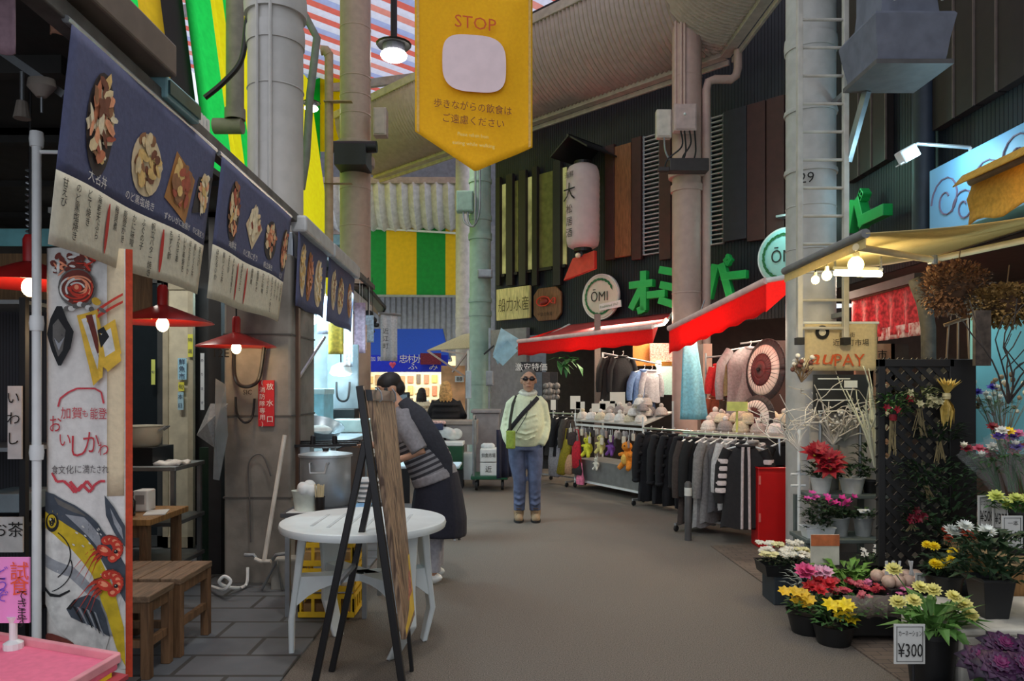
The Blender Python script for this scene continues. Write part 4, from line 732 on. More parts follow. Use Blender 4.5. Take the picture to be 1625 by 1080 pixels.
mb = MB(); shape(mb, gb, [(.18, .80), (.88, .785), (.88, .88), (.18, .9)], .002)
mb.build('picture', mat((176, 110, 90), .7, var=.4, scale=40), t); lt = MB()
for i, ch in enumerate('焼き牡蠣'): lt.text(ch, .045, (.2 + i * .2, 0, -.77), (1, 0, 0), xs=3, thick=.004, wav=gb); lt.text(ch, .04, (.2 + i * .2, 0, -.935), (1, 0, 0), xs=3, thick=.004, wav=gb)
lt.build('notice_writing', INK, t)
# ------------------------------------------------------------------ people
SKIN = mat((196, 150, 122), .55, var=.06, scale=20); HAIRD = mat((30, 26, 26), .6)
def hand(mb, w, d, side, s=1, curl=.5):
    """palm and five fingers from the wrist w along d; side = direction of the thumb"""
    w, d, sd = V(w), V(d).normalized(), V(side).normalized(); n = d.cross(sd)
    mb.tube([w, w + d * .045 * s, w + d * .085 * s], [(.03 * s, .019 * s), (.04 * s, .017 * s), (.036 * s, .014 * s)], 10, sd)
    for k, (o, l_) in enumerate(((.03, .07), (.01, .08), (-.011, .075), (-.03, .058))):
        p = w + d * .08 * s + sd * o * s; q = p + d * l_ * .55 * s + n * curl * .02; r = q + d * l_ * .45 * s * (1 - .5 * curl) + n * curl * .035
        mb.tube([p - d * .02, p, q, r], [.009 * s, .0095 * s, .009 * s, .007 * s], 7)
    p = w + d * .03 * s + sd * .03 * s; mb.tube([p - d * .02, p + sd * .028 * s + d * .02 * s, p + sd * .036 * s + d * .055 * s + n * .012], [.012, .011, .008], 7)
def head(mb, c, yaw=0, pitch=0, s=1):
    """head centred at c facing -y, turned by yaw and pitched"""
    M = Matrix.Rotation(yaw, 3, 'Z') @ Matrix.Rotation(pitch, 3, 'X'); g = lambda x, y, z: V(c) + M @ V((x * s, y * s, z * s))
    mb.ell(g(0, .012, .025), (.074 * s, .094 * s, .092 * s), 20, 12, M).ell(g(0, -.012, -.045), (.058 * s, .072 * s, .07 * s), 16, 10, M).ell(g(0, -.055, -.09), (.03 * s, .026 * s, .022 * s), 10, 6, M)
    mb.tube([g(0, -.082, .028), g(0, -.1, -.012), g(0, -.088, -.022)], [.008 * s, .0135 * s, .01 * s], 8).ell(g(0, -.082, -.052), (.022 * s, .012 * s, .009 * s), 10, 6, M)
    for q in (-1, 1): mb.ell(g(q * .075, .012, -.002), (.01 * s, .02 * s, .032 * s), 8, 6, M).ell(g(q * .04, -.066, -.02), (.022 * s, .016 * s, .02 * s), 8, 6, M).ell(g(q * .015, -.09, -.017), (.007, .008, .006), 6, 4, M)
    mb.ell(g(0, -.076, .04), (.05 * s, .016 * s, .01 * s), 10, 6, M)
    return g, M
def face(g, M, t, s=1, hairm=HAIRD, eyes=True):
    for q in (-1, 1):
        if eyes:
            e = MB().ell(g(q * .031, -.083, .018), (.013 * s, .008, .008 * s), 10, 6, M).build('eye', mat((226, 222, 216), .3), t, smooth=True); MB().ell(g(q * .031, -.0895, .018), (.006, .004, .006), 8, 5, M).build('iris', DARK, e, smooth=True)
        MB().tube([g(q * .014, -.092, .042), g(q * .032, -.09, .046), g(q * .05, -.078, .04)], [.003, .005, .003], 6).build('eyebrow', hairm, t, smooth=True)
    MB().tube([g(-.022, -.088, -.053), g(0, -.095, -.051), g(.022, -.088, -.053)], [.003, .0055, .003], 6).build('lips', mat((150, 92, 84), .5), t, smooth=True)
# man walking towards the camera, hands in his pockets
W = G(838, 826); t = thing('person', 'man in a mint green jacket and sunglasses walking with hands in pockets', 'person', (W.x, W.y, 0)); wx, wy = W.x - .03, W.y
q = lambda x, y, z: V((wx + x, wy + y, z))
m = MB(); g, M = head(m, q(.035, -.02, 1.58), 0, .05, 1.13)
m.tube([q(.03, .01, 1.38), q(.033, .0, 1.5)], [.062, .056], 14).tube([q(0, 0, .86), q(.0, 0, 1.1), q(.02, 0, 1.34), q(.03, 0, 1.42)], [(.1, .14), (.11, .16), (.1, .17), (.07, .1)], 16, (0, 1, 0))
for s in (-1, 1):
    m.tube([q(.02 + s * .15, 0, 1.35), q(s * .22, .04, 1.1), q(s * .16, -.05, .89)], [.045, .04, .03], 10); hand(m, q(s * .135, -.03, .86), (-s * .2, .15, -1), (0, -1, .1), .9)
    m.tube([q(s * .085, 0, .88), q(s * .09 + .01, -.01, .48), q((-.07, .11)[s > 0], 0, .06)], [.07, .05, .036], 10)
m.blob('body', SKIN, t, .009, 5)
JK = cloth((212, 220, 186), var=.05); m = MB()
m.tube([q(.0, .0, .87), q(.0, -.02, .96), q(.0, -.035, 1.08), q(.01, -.02, 1.22), q(.02, 0, 1.34), q(.028, .005, 1.4), q(.03, .0, 1.44)], [(.14, .185), (.16, .2), (.175, .208), (.155, .195), (.13, .178), (.095, .13), (.07, .085)], 24, (0, 1, 0))
for s in (-1, 1):
    m.tube([q(.02 + s * .11, 0, 1.375), q(.015 + s * .175, .01, 1.31), q(.01 + s * .222, .04, 1.12), q(s * .23, .02, 1.04), q(s * .205, -.05, .94), q(s * .165, -.07, .865)], [.06, .066, .058, .056, .054, .05], 14)
    for k in range(4): m.tube([q(s * (.18 + .008 * k), -.03, 1.26 - .07 * k), q(s * (.23), -.02, 1.23 - .07 * k)], [.006, .012], 6)
for k in range(5): m.tube([q(-.14, -.17, 1.2 - .06 * k), q(0, -.2 - .004 * k, 1.17 - .06 * k), q(.14, -.17, 1.21 - .06 * k)], [.004, .012, .004], 6)
m.blob('jacket', JK, t, .011, 4)
MB().tube([q(.03 + .082 * math.cos(a_), .005 + .08 * math.sin(a_), 1.445 + .02 * math.sin(a_)) for a_ in [k * math.pi / 8 for k in range(17)]], .026, 8).build('collar', cloth((216, 218, 204)), t, smooth=True)
m = MB(); m.lathe([(.062, 1.42), (.066, 1.47), (.058, 1.49)], q(.033, 0, 0), 18).build('neck_warmer', cloth((180, 178, 170)), t, smooth=True)
JN = cloth((84, 94, 122), var=.2, scale=14); m = MB(); m.tube([q(0, 0, .8), q(0, 0, .92)], [(.13, .185), (.135, .19)], 20, (0, 1, 0))
for s in (-1, 1):
    fx = (-.07, .11)[s > 0]; m.tube([q(s * .095, 0, .86), q(s * .1 + .005, -.01, .68), q(s * .085 + .02, -.03, .47), q(fx * .95, .0, .26), q(fx, .015, .12)], [.104, .094, .074, .068, .064], 16)
    for k in range(4): m.tube([q(fx - .06, -.05, .42 - .07 * k), q(fx, -.08, .4 - .07 * k), q(fx + .06, -.045, .43 - .07 * k)], [.012, .016, .012], 6)
m.blob('jeans', JN, t, .011, 3)
for s in (-1, 1):
    fx = (-.075, .115)[s > 0]; bt = MB(); bt.tube([q(fx, .02, .21), q(fx, .02, .1), q(fx, .015, .05)], [.062, .06, .055], 14).ell(q(fx, -.04, .05), (.052, .11, .05), 14, 8).ell(q(fx, -.1, .04), (.05, .055, .04), 12, 8); b_ = bt.blob('boot', mat((146, 122, 92), .8, var=.2), t, .008, 3)
    MB().prism([q(fx + .056 * math.cos(a_) * (1 if math.sin(a_) > -.2 else 1), -.035 + .125 * math.sin(a_), .0) for a_ in [k * math.pi / 9 for k in range(18)]], (0, 0, .025)).build('sole', DARK, b_)
    lc_ = MB(); [lc_.tube([q(fx - .03, -.055 - .012 * k, .15 - .022 * k), q(fx + .03, -.055 - .012 * k, .145 - .022 * k)], .005, 5) for k in range(4)]; lc_.build('laces', mat((90, 70, 50), .8), b_)
hb = MB(); hb.ell(g(0, .022, .05), (.088, .102, .083), 18, 10, M).ell(g(0, .05, .0), (.084, .07, .08), 14, 8, M); hb.blob('hair', mat((96, 90, 86), .7), t, .007, 3)
face(g, M, t, eyes=False, hairm=mat((70, 64, 60), .7))
sg = MB(); [sg.ell(g(k * .032, -.088, .02), (.034, .014, .022), 12, 6, M) for k in (-1, 1)]; sg.tube([g(-.02, -.1, .026), g(.02, -.1, .026)], .004, 5)
for k in (-1, 1): sg.tube([g(k * .058, -.075, .024), g(k * .078, .02, .022)], .004, 5)
sg.build('sunglasses', mat((26, 16, 18), .2), t, smooth=True)
def strap(pts, w_, name, mm): return MB().tube(pts, [(w_[1], w_[0])] * len(pts), 8, (0, 1, 0)).build(name, mm, t, smooth=True)
strap([q(.14, -.05, 1.39), q(.09, -.14, 1.34), q(-.03, -.2, 1.22), q(-.13, -.2, 1.1), q(-.2, -.15, 1.0)], (.024, .006), 'strap', cloth((34, 34, 40)))
strap([q(-.1, -.03, 1.41), q(-.14, -.13, 1.32), q(-.17, -.19, 1.15), q(-.18, -.2, 1.0)], (.016, .006), 'strap', cloth((52, 54, 46)))
m = MB(); m.box(q(-.165, -.215, .93), (.1, .05, .2), rz=-.25); m.build('bag', cloth((140, 160, 62)), t, bevel=.015)
MB().tube([q(.06, -.13, 1.36), q(.0, -.215, 1.18), q(-.11, -.225, 1.0)], .004, 5).build('cord', DARK, t)
# vendor bending over the bench, seen from behind and the side
t = thing('person', 'vendor bending in a striped grey sweater and long navy apron', 'person', (-.66, 5.75, 0)); vx, vy = -.66, 5.75
q = lambda x, y, z: V((vx + x, vy + y, z))
m = MB(); g, M = head(m, q(-.3, .02, 1.49), -1.15, .35)
m.tube([q(-.2, 0, 1.33), q(-.28, .01, 1.44)], [.058, .052], 12).tube([q(0, 0, .8), q(-.04, 0, 1.0), q(-.14, 0, 1.22), q(-.2, 0, 1.34)], [(.1, .13)] * 3 + [(.07, .1)], 14, (1, 0, 0))
for s in (-1, 1):
    e = q(-.02 if s < 0 else -.3, s * .2, 1.02); h_ = q(-.27 if s < 0 else -.5, s * .16, .93 if s < 0 else 1.05)
    m.tube([q(-.17, s * .15, 1.3), e, h_], [.05, .042, .03], 10); hand(m, h_, (-1, 0, -.3), (0, -s, .2), .9)
    m.tube([q(0, s * .09, .85), q(.03, s * .09, .45), q(.05, s * .1, .06)], [.07, .052, .04], 10)
m.blob('body', SKIN, t, .009, 5)
# sweater: plain grey top, dark stripes lower down, in the knit's own colour pattern
sw = mat((128, 128, 132), .9, kind='stripe', c2=(52, 52, 58), scale=7.5, rot=(0, .42, 0)); sw0 = cloth((134, 132, 136))
m = MB(); m.tube([q(-.09, 0, 1.12), q(-.13, 0, 1.22), q(-.18, 0, 1.31), q(-.21, 0, 1.36)], [(.165, .2), (.16, .205), (.13, .19), (.085, .1)], 22, (1, 0, 0))
for s in (-1, 1): m.tube([q(-.18, s * .14, 1.31), q(-.12 if s < 0 else -.24, s * .2, 1.18), q(-.03 if s < 0 else -.3, s * .22, 1.03)], [.078, .075, .068], 14)
m.blob('sweater_top', sw0, t, .011, 4)
m = MB(); m.tube([q(.05, 0, .82), q(.02, 0, .92), q(-.04, 0, 1.04), q(-.095, 0, 1.13)], [(.175, .21), (.18, .215), (.178, .21), (.168, .203)], 22, (1, 0, 0)); m.blob('sweater_stripes', sw, t, .011, 3)
m = MB(); m.tube([q(.07, 0, .78), q(.045, 0, .85)], [(.18, .216), (.183, .218)], 22, (1, 0, 0)); m.blob('sweater_hem', sw0, t, .011, 2)
m = MB(); m.tube([q(.09, .0, .86), q(.085, 0, .7), q(.09, 0, .5), q(.08, 0, .37)], [(.15, .19), (.19, .21), (.22, .23), (.23, .24)], 22, (1, 0, 0)); m.blob('apron', cloth((26, 28, 42)), t, .012, 3)
m = MB(); m.tube([q(-.17, -.1, 1.4), q(-.05, -.19, 1.3), q(.06, -.2, 1.12), q(.14, -.15, .95), q(.16, -.12, .82)], [(.05, .02), (.07, .02), (.075, .02), (.07, .025), (.05, .02)], 10, (1, 0, 0)); m.build('apron_strap', cloth((48, 50, 58)), t, smooth=True)
for s in (-1, 1):
    MB().tube([q(.06, s * .09, .5), q(.05, s * .1, .1)], [.075, .065], 12).build('trouser_leg', cloth((150, 150, 158)), t, smooth=True); MB().ell(q(.0, s * .1, .05), (.13, .05, .05), 12, 8).build('shoe', WHITEP, t, smooth=True)
hb = MB(); hb.ell(g(0, .02, .05), (.084, .1, .08), 18, 10, M).ell(g(0, .07, -.01), (.075, .06, .07), 14, 8, M); hb.blob('hair', HAIRD, t, .008, 3); face(g, M, t)
MB().ell(g(0, -.06, -.06), (.06, .05, .05), 14, 8, M).build('face_mask', WHITEP, t, smooth=True)
# woman in a black padded vest, her back turned
def back_person(x, y, hz, label, hairc, topc, sc=1, lean=0):
    t = thing('person', label, 'person', (x, y, 0)); q = lambda a, b, c: V((x + a * sc, y + b * sc, c * hz / 1.6))
    m = MB(); g, M = head(m, q(0, lean, 1.46), math.pi, .1, sc)
    m.tube([q(0, lean, 1.26), q(0, lean, 1.4)], [.05, .05], 12).tube([q(0, 0, .8), q(0, lean * .3, 1.05), q(0, lean, 1.27)], [(.1, .14), (.1, .15), (.08, .15)], 14, (0, 1, 0))
    for s in (-1, 1):
        m.tube([q(s * .16, lean, 1.24), q(s * .27, .02 + lean, 1.02), q(s * .3, .2 + lean, .98)], [.05, .04, .03], 10); hand(m, q(s * .3, .2 + lean, .98), (0, 1, 0), (-s, 0, .2), .9); m.tube([q(s * .09, 0, .84), q(s * .09, 0, .45), q(s * .09, 0, .06)], [.07, .05, .04], 10)
    m.blob('body', SKIN, t, .01, 4); m = MB()
    m.tube([q(0, 0, .72), q(0, 0, .9), q(0, lean * .5, 1.08), q(0, lean, 1.24), q(0, lean, 1.32)], [(.17, .24), (.17, .25), (.165, .245), (.14, .22), (.07, .1)], 22, (0, 1, 0))
    for k in range(5): m.tube([q(.23 * math.cos(a_), .165 * math.sin(a_) + lean * .4, .8 + k * .1) for a_ in [j * math.pi / 10 for j in range(21)]], .025, 6)
    for s in (-1, 1): m.tube([q(s * .17, lean, 1.25), q(s * .27, .02 + lean, 1.03), q(s * .29, .12 + lean, 1.0)], [.075, .07, .06], 12)
    m.blob('jacket', cloth(topc), t, .013, 3); hm = mat(hairc, .6, var=.3, scale=30)
    hb = MB(); hb.ell(g(0, .025, .035), (.088, .105, .1), 18, 10, M)
    for k in range(9): a_ = -1.2 + k * .3; hb.tube([g(.07 * math.sin(a_), .06 + .05 * math.cos(a_), .02), g(.09 * math.sin(a_), .06 + .055 * math.cos(a_), -.1), g(.1 * math.sin(a_), .05 + .05 * math.cos(a_), -.2 - .03 * (k % 2))], [.03, .03, .014], 8)
    hb.blob('hair', hm, t, .008, 2)
    for s in (-1, 1): MB().tube([q(s * .09, 0, .84), q(s * .09, 0, .08)], [.1, .07], 12).build('trouser_leg', cloth((60, 60, 68)), t, smooth=True); MB().ell(q(s * .09, -.02, .04), (.05, .12, .045), 10, 6).build('shoe', DARK, t, smooth=True)
back_person(P(708, 0, 12.4).x, 12.4, 1.62, 'blond woman in a black padded vest seen from behind', (206, 160, 98), (26, 26, 30))
back_person(P(668, 0, 15.5).x, 15.5, 1.5, 'dark haired person in cream stooping before the lit fish counter', (32, 28, 26), (222, 212, 186), 1, .16)
# ------------------------------------------------------------------ the lit fish shop at the far end
BL = cloth((24, 76, 190), var=.06)
t = thing('shop_awning', 'blue canvas awning of the fish shop at the far end', 'awning', (-2.4, 17, 2.1))
a = [P(575, 522, 18.2), P(704, 522, 18.2), P(716, 572, 16.6), P(560, 572, 16.6)]; MB().add(a, [(0, 1, 2, 3)]).build('canvas', BL, t, solid=.02)
MB().bar(a[3], a[2], .05).build('front_rail', WHITEP, t)
for p, r_ in ((a[0], a[3]), (a[1], a[2])): MB().bar(p, r_, .04).build('arm', GALV, t)
A, B = P(577, 563, 16.55), P(711, 590, 16.55); t = thing('shop_sign', 'bright blue sign cloth with white characters below the blue awning', 'sign', B); MB().b2((A.x, 16.53, B.z), (B.x, 16.56, A.z)).build('cloth', mat((24, 50, 214), .7, var=.05), t)
lt = MB()
for ch, x, y, s in (('加', 592, 569, .11), ('賀', 602, 569, .11), ('忠', 640, 569, .2), ('村', 653, 569, .2), ('水', 665, 569, .2), ('ふ', 655, 581, .17), ('み', 688, 582, .17)): lt.text(ch, s, P(x, y, 16.525), (1, 0, 0), xs=1.3 if y > 575 else 1)
lt.build('lettering', WINK, t); mb = MB(); mb.ell(P(620.5, 577, 16.53), (.04, .02, .04), 10, 6).ell(P(625.5, 577, 16.53), (.04, .02, .04), 10, 6).lathe([(.005, 0), (.07, .08)], P(623, 584, 16.53), 4, sy=.3); mb.build('heart', mat((240, 90, 120), .6), t)
m = MB(); A, B = P(667, 560, 16.4), P(700, 578, 16.4); m.b2((A.x, 16.4, B.z), (B.x, 16.42, A.z)); solo('maroon_cloth', m, cloth((120, 40, 60), var=.3), 'dark red cloth over the corner of the blue sign', 'cloth')
m = MB(); m.b2((-4.2, 18.6, 0), (-1.2, 18.7, 2.3)); struct('wall_fish_shop', m, mat((216, 200, 160), .7), 'cream back wall of the lit fish shop')
m = MB(); m.b2((-1.25, 16.9, 0), (-1.15, 18.7, 2.3)); struct('wall_fish_shop_side', m, mat((206, 180, 140), .7), 'side wall of the lit fish shop')
t = thing('display_counter', 'cream fish display counter under the blue awning', 'counter', (-2.4, 17.2, 0)); MB().b2((-3.6, 16.9, 0), (-1.5, 17.6, .78)).build('front', mat((216, 208, 190), .5), t, bevel=.01); MB().b2((-3.65, 16.85, .78), (-1.45, 17.65, .84)).build('worktop', STEEL, t, bevel=.01)
PC = [(226, 206, 150), (196, 160, 100), (222, 222, 214), (150, 120, 80), (120, 150, 160), (230, 190, 90), (90, 80, 66), (200, 110, 80)]
for r_ in range(3):
    for k in range(11):
        x = -3.55 + k * .2; z = 1.72 - r_ * .3 + R(-.03, .03); m = MB(); m.box((x, 18.575, z), (R(.1, .17), .05, R(.17, .26)))
        solo('seafood_packet', m, mat(random.choice(PC), .5, var=.2, scale=40), 'small packet hanging on the lit back wall of the fish shop', 'packet', 'packets hanging in the fish shop', bevel=.008)
for k in range(8):
    x = -3.4 + k * .26; m = MB(); m.box((x, 17.2, .89), (.2, .32, .1)); solo('fish_tray', m, mat(random.choice(((226, 224, 216), (210, 190, 150), (222, 170, 150))), .5, var=.2), 'pale tray of seafood on the counter below the blue awning', 'tray', 'trays on the fish counter', bevel=.01)
t = thing('menu_stand', 'grey black framed panel standing behind the vendor', 'panel', P(636, 665, 9.6)); A, B = P(624, 622, 9.6), P(650, 672, 9.6); MB().b2((A.x, 9.6, .0), (B.x, 9.64, A.z)).build('frame', BLACKM, t); MB().b2((A.x + .03, 9.58, B.z - .3), (B.x - .03, 9.6, A.z - .03)).build('face', mat((120, 132, 140), .5), t)
# beige tent, table, cooler, trolley
t = thing('market_tent', 'beige tent roof left of the pale green column', 'tent', P(712, 556, 15)); q = [P(678, 556, 14.6), P(748, 552, 14.6), P(752, 528, 16), P(735, 531, 16)]
MB().add(q, [(0, 1, 2, 3)]).build('canvas', cloth((206, 196, 166), trans=.2), t, solid=.02)
for a_, b_ in ((q[0], P(742, 600, 14.8)), (P(700, 556, 14.6), P(740, 562, 14.6)), (P(718, 590, 14.8), P(744, 556, 14.6))): MB().bar(a_, b_, .035).build('strut', mat((200, 180, 170), .5), t)
MB().bar(P(743, 556, 14.6), P(743, 740, 14.2), .04).build('leg', WHITEP, t)
m = MB(); A, B = P(700, 580, 15), P(738, 700, 15); m.b2((A.x, 15, .5), (B.x, 15.04, A.z)); solo('poster_board', m, mat((230, 176, 130), .6, var=.3, scale=3), 'orange cream poster board behind the blond woman', 'board')
m = MB(); A, B = P(722, 596, 14.9), P(736, 606, 14.9); m.b2((A.x, 14.9, B.z), (B.x, 14.93, A.z)); s_ = solo('paper_notice', m, WHITEP, 'white notice with a dark pattern on the orange cream board', 'notice'); lt = MB(); lt.text('88', .12, P(729, 601, 14.88), (1, 0, 0)); lt.build('writing', INK, s_, world=False)
t = thing('display_table', 'grey covered display table in front of the blond woman', 'table', (-1.1, 11.6, 0)); A, B = P(678, 664, 11.5), P(757, 678, 11.5); MB().b2((A.x, 11.4, .93), (B.x, 12.0, .99)).build('tabletop', mat((150, 140, 132), .6), t, bevel=.01); MB().b2((A.x + .3, 11.45, .62), (B.x, 11.95, .93)).build('side', mat((150, 146, 146), .4), t)
for x in (A.x + .05, B.x - .05): MB().b2((x - .02, 11.45, 0), (x + .02, 11.49, .93)).build('leg', GALV, t)
m = MB(); m.b2((P(680, 0, 11.3).x, 11.2, .86), (P(704, 0, 11.3).x, 11.38, .96)); solo('fish_tray', m, mat((52, 62, 96), .5), 'navy tray at the left end of the grey covered table', 'tray', bevel=.01)
m = MB()
for k in range(6): m.ell(V((P(683 + k * 4, 0, 11.3).x, 11.28, .97)), (.05, .07, .03), 8, 5)
solo('fish_pile', m, mat((224, 186, 180), .5, var=.3, scale=30), 'pinkish fish laid in the navy tray', 'fish', smooth=True)
m = MB(); b = P(712, 655, 11.3)
for k in range(5): m.ell(P(704 + k * 5, 690, 11.3) + V((0, R(-.05, .05), R(-.03, .05))), (.1, .07, .09), 10, 6)
setp(m.blob('plastic_bag', mat((206, 214, 214), .3), None, .015, 3), 'white plastic bag under the grey covered table', 'bag')
A, B = P(697, 701, 11.0), P(734, 745, 11.0); t = thing('cooler_box', 'dark green cooler box with a white lid', 'box', ((A.x + B.x) / 2, 11.2, 0)); MB().b2((A.x, 11.0, .28), (B.x, 11.4, A.z - .06)).build('body', mat((20, 74, 46), .5), t, bevel=.015); MB().b2((A.x - .01, 10.99, A.z - .06), (B.x + .01, 11.41, A.z)).build('lid', WHITEP, t, bevel=.012); MB().b2((A.x, 11.02, 0), (B.x, 11.38, .28)).build('base', DARK, t)
A, B = P(735, 718, 11.3), P(750, 748, 11.3); m = MB(); m.b2((A.x, 11.25, .1), (B.x, 11.5, A.z)); solo('carton', m, WHITEP, 'small white carton right of the green cooler', 'box', bevel=.005)
for i, (x, y) in enumerate(((702, 712), (690, 712), (694, 728))):
    m = MB(); p = P(x, y, 10.6); m.lathe([(.05, 0), (.05, .1), (.02, .14), (.02, .18)], V((p.x, p.y, .2 + .2 * i)), 12); solo('jug', m, mat((190, 206, 206), .3), 'clear jug stacked left of the green cooler, %s from the ground' % ORD[i], 'jug', smooth=40)
t = thing('hand_trolley', 'green flat trolley with a bent steel handle', 'trolley', (-.45, 11.0, 0)); A, B = P(748, 0, 10.9), P(806, 0, 10.9); MB().b2((A.x, 10.7, .17), (B.x, 11.3, .22)).build('deck', mat((24, 86, 58), .5), t, bevel=.01)
for x in (A.x + .08, B.x - .08):
    for y in (10.78, 11.22): MB().lathe([(.07, -.02), (.07, .02)], (x, y, .08), 16, axis=(1, 0, 0)).build('wheel', DARK, t)
MB().tube([(A.x + .04, 10.75, .2), (A.x + .04, 10.75, 1.02), (A.x + .04, 10.9, 1.08), (A.x + .04, 11.1, 1.08), (A.x + .04, 11.25, 1.02), (A.x + .04, 11.25, .2)], .018, 8).build('handle', GALV, t, smooth=True)
for i, (y0, y1) in enumerate(((720, 740), (699, 719))):
    A, B = P(762, y0, 10.8), P(789, y1, 10.8); z = .22 + i * .2; t = thing('foam_box', 'white foam box on the green trolley, %s' % ('lower one', 'upper one with bags on top')[i], 'box', ((A.x + B.x) / 2, 10.9, z)); MB().b2((A.x, 10.75, z), (B.x, 11.1, z + .19)).build('body', WHITEP, t, bevel=.012); lt = MB(); lt.text('鮮魚市場' if i else '近', .07 if i else .1, V(((A.x + B.x) / 2, 10.745, z + .1)), (1, 0, 0), maxw=.2); lt.build('print', INK, t)
    if i: m = MB(); [m.ell(V((A.x + .06 + .05 * k, 10.9, z + .22)), (.06, .06, .05), 8, 5) for k in range(3)]; setp(m.blob('plastic_bag', mat((214, 220, 220), .3), None, .012, 3), 'clear plastic bags on top of the foam boxes', 'bag')
m = MB(); A, B = P(750, 655, 12.2), P(792, 700, 12.2); m.b2((A.x, 12.2, 0), (B.x, 12.8, A.z)); m.b2((A.x - .03, 12.15, A.z), (B.x + .03, 12.85, A.z + .05)); solo('display_case', m, mat((146, 142, 144), .4), 'grey covered display case at the foot of the pale green column', 'case', bevel=.01)
m = MB(); m.grid(wavy((P(788, 0, 10.2).x, 10.2), (P(812, 0, 10.4).x, 10.4), .25, .92, .03, 2), 12, 6); solo('navy_cloth', m, cloth((24, 28, 52)), 'dark navy cloth hanging over a cart behind the walking man', 'cloth', smooth=True, solid=.02)
t = thing('leaning_board', 'pale blue sheet tilted on a pole beside the carved wood sign', 'board', P(805, 555, 13.4)); c = P(803, 555, 13.4); MB().prism([P(795, 520, 13.4), P(829, 541, 13.4), P(818, 552, 13.4), P(790, 578, 13.4), P(782, 562, 13.4)], (0, .04, 0)).build('sheet', mat((170, 208, 224), .5), t); MB().prism([P(805, 540, 13.35), P(822, 556, 13.35), P(798, 580, 13.35), P(782, 566, 13.35)], (0, .03, 0)).build('front_sheet', mat((150, 196, 216), .5), t)
MB().bar(P(777, 520, 13.6), P(776, 690, 13.6), .04).build('pole', GALV, t); MB().bar(P(768, 562, 13.5), P(784, 548, 13.5), .03).build('clamp', BLACKM, t)
ebox(771, 783, 588, 612, 13.3, GALV, 'grey box low on the pole beside the pale green column', .1, False)
m = MB(); A, B = P(739, 588, 13.6), P(748, 632, 13.6); m.b2((A.x, 13.6, B.z), (B.x, 13.64, A.z)); solo('pale_sign', m, mat((190, 206, 216), .5), 'narrow pale blue plate on the left edge of the pale green column', 'sign', bevel=.01)
# ------------------------------------------------------------------ yellow banner over the street
t = thing('street_banner', 'big yellow pointed banner reading STOP hung over the street', 'banner', P(752, 272, 6.3)); YB = cloth((255, 196, 22), var=.05, trans=.3)
def sb(u, v):   # u across, v down, 0..1 to the shoulder; the point hangs below
    x0, x1 = P(658, 0, 6.25), P(845, 0, 6.4); zt = H + (CY + 14) * 6.3 / F; zl, zr = P(0, 207, 6.25).z, P(0, 234, 6.4).z; zb = zl + (zr - zl) * u; tip = P(0, 272, 6.3).z
    zb = (zl + (tip - zl) * (u / .51)) if u < .51 else (tip + (zr - tip) * ((u - .51) / .49)); p = x0.lerp(x1, u)
    return V((p.x, p.y + .02 * math.sin(u * 5 + v * 2) + .05 * max(0, u - .7) * math.sin(v * 3 + u * 14), zt + (zb - zt) * v))
MB().grid(sb, 30, 20).build('cloth', YB, t, smooth=True, solid=.003)
for u in (.015, .965): MB().grid(lambda a_, v: sb(u + .022 * a_, v * .99) + V((0, -.006, 0)), 2, 12).build('side_hem', cloth((214, 170, 90)), t, smooth=True)
MB().tube([sb(0, 0) + V((-.04, 0, 0)), sb(1, 0) + V((.04, 0, 0))], .018).build('rod', STEEL, t)
ws = lambda p: V((p.x, p.y - .012, p.z))
def bt(s, px, py, sz, mm, name, mw=None):
    lt = MB(); c = P(px, py, 6.3); lt.text(s, sz, (c.x, c.y - .035, c.z), (1, .12, -.07), thick=.004, maxw=mw); lt.build(name, mm, t)
bt('STOP', 755, 40, .15, mat((206, 84, 20), .7, var=0), 'heading'); BRN = mat((120, 50, 20), .7, var=0)
bt('歩きながらの飲食は', 751, 172, .082, BRN, 'lettering', .66); bt('ご遠慮ください', 752, 194, .082, BRN, 'lettering', .52)
PAL = mat((232, 206, 120), .7, var=0); bt('Please refrain from', 751, 217, .045, PAL, 'pale_lettering', .26); bt('eating while walking', 752, 232, .045, PAL, 'pale_lettering', .36)
m = MB(); c = lambda x, y: P(x, y, 6.3) + V((0, -.03 + .12 * (P(x, y, 6.3).x - P(752, y, 6.3).x), 0))

m.prism([c(753 + 50 * math.copysign(abs(math.cos(a_)) ** .6, math.cos(a_)), 103 + 45 * math.copysign(abs(math.sin(a_)) ** .6, math.sin(a_)) + 3 * math.cos(a_)) for a_ in [k * math.pi / 30 for k in range(60)]], (0, .004, 0)); m.build('pale_patch', mat((232, 206, 206), .7, var=.04), t)
for i, x in enumerate((.24, .74)): m = MB(); p = sb(x, 0); m.tube([p, p + V((0, 0, 2.2))], .006, 5); m.build('cord', GALV, t)
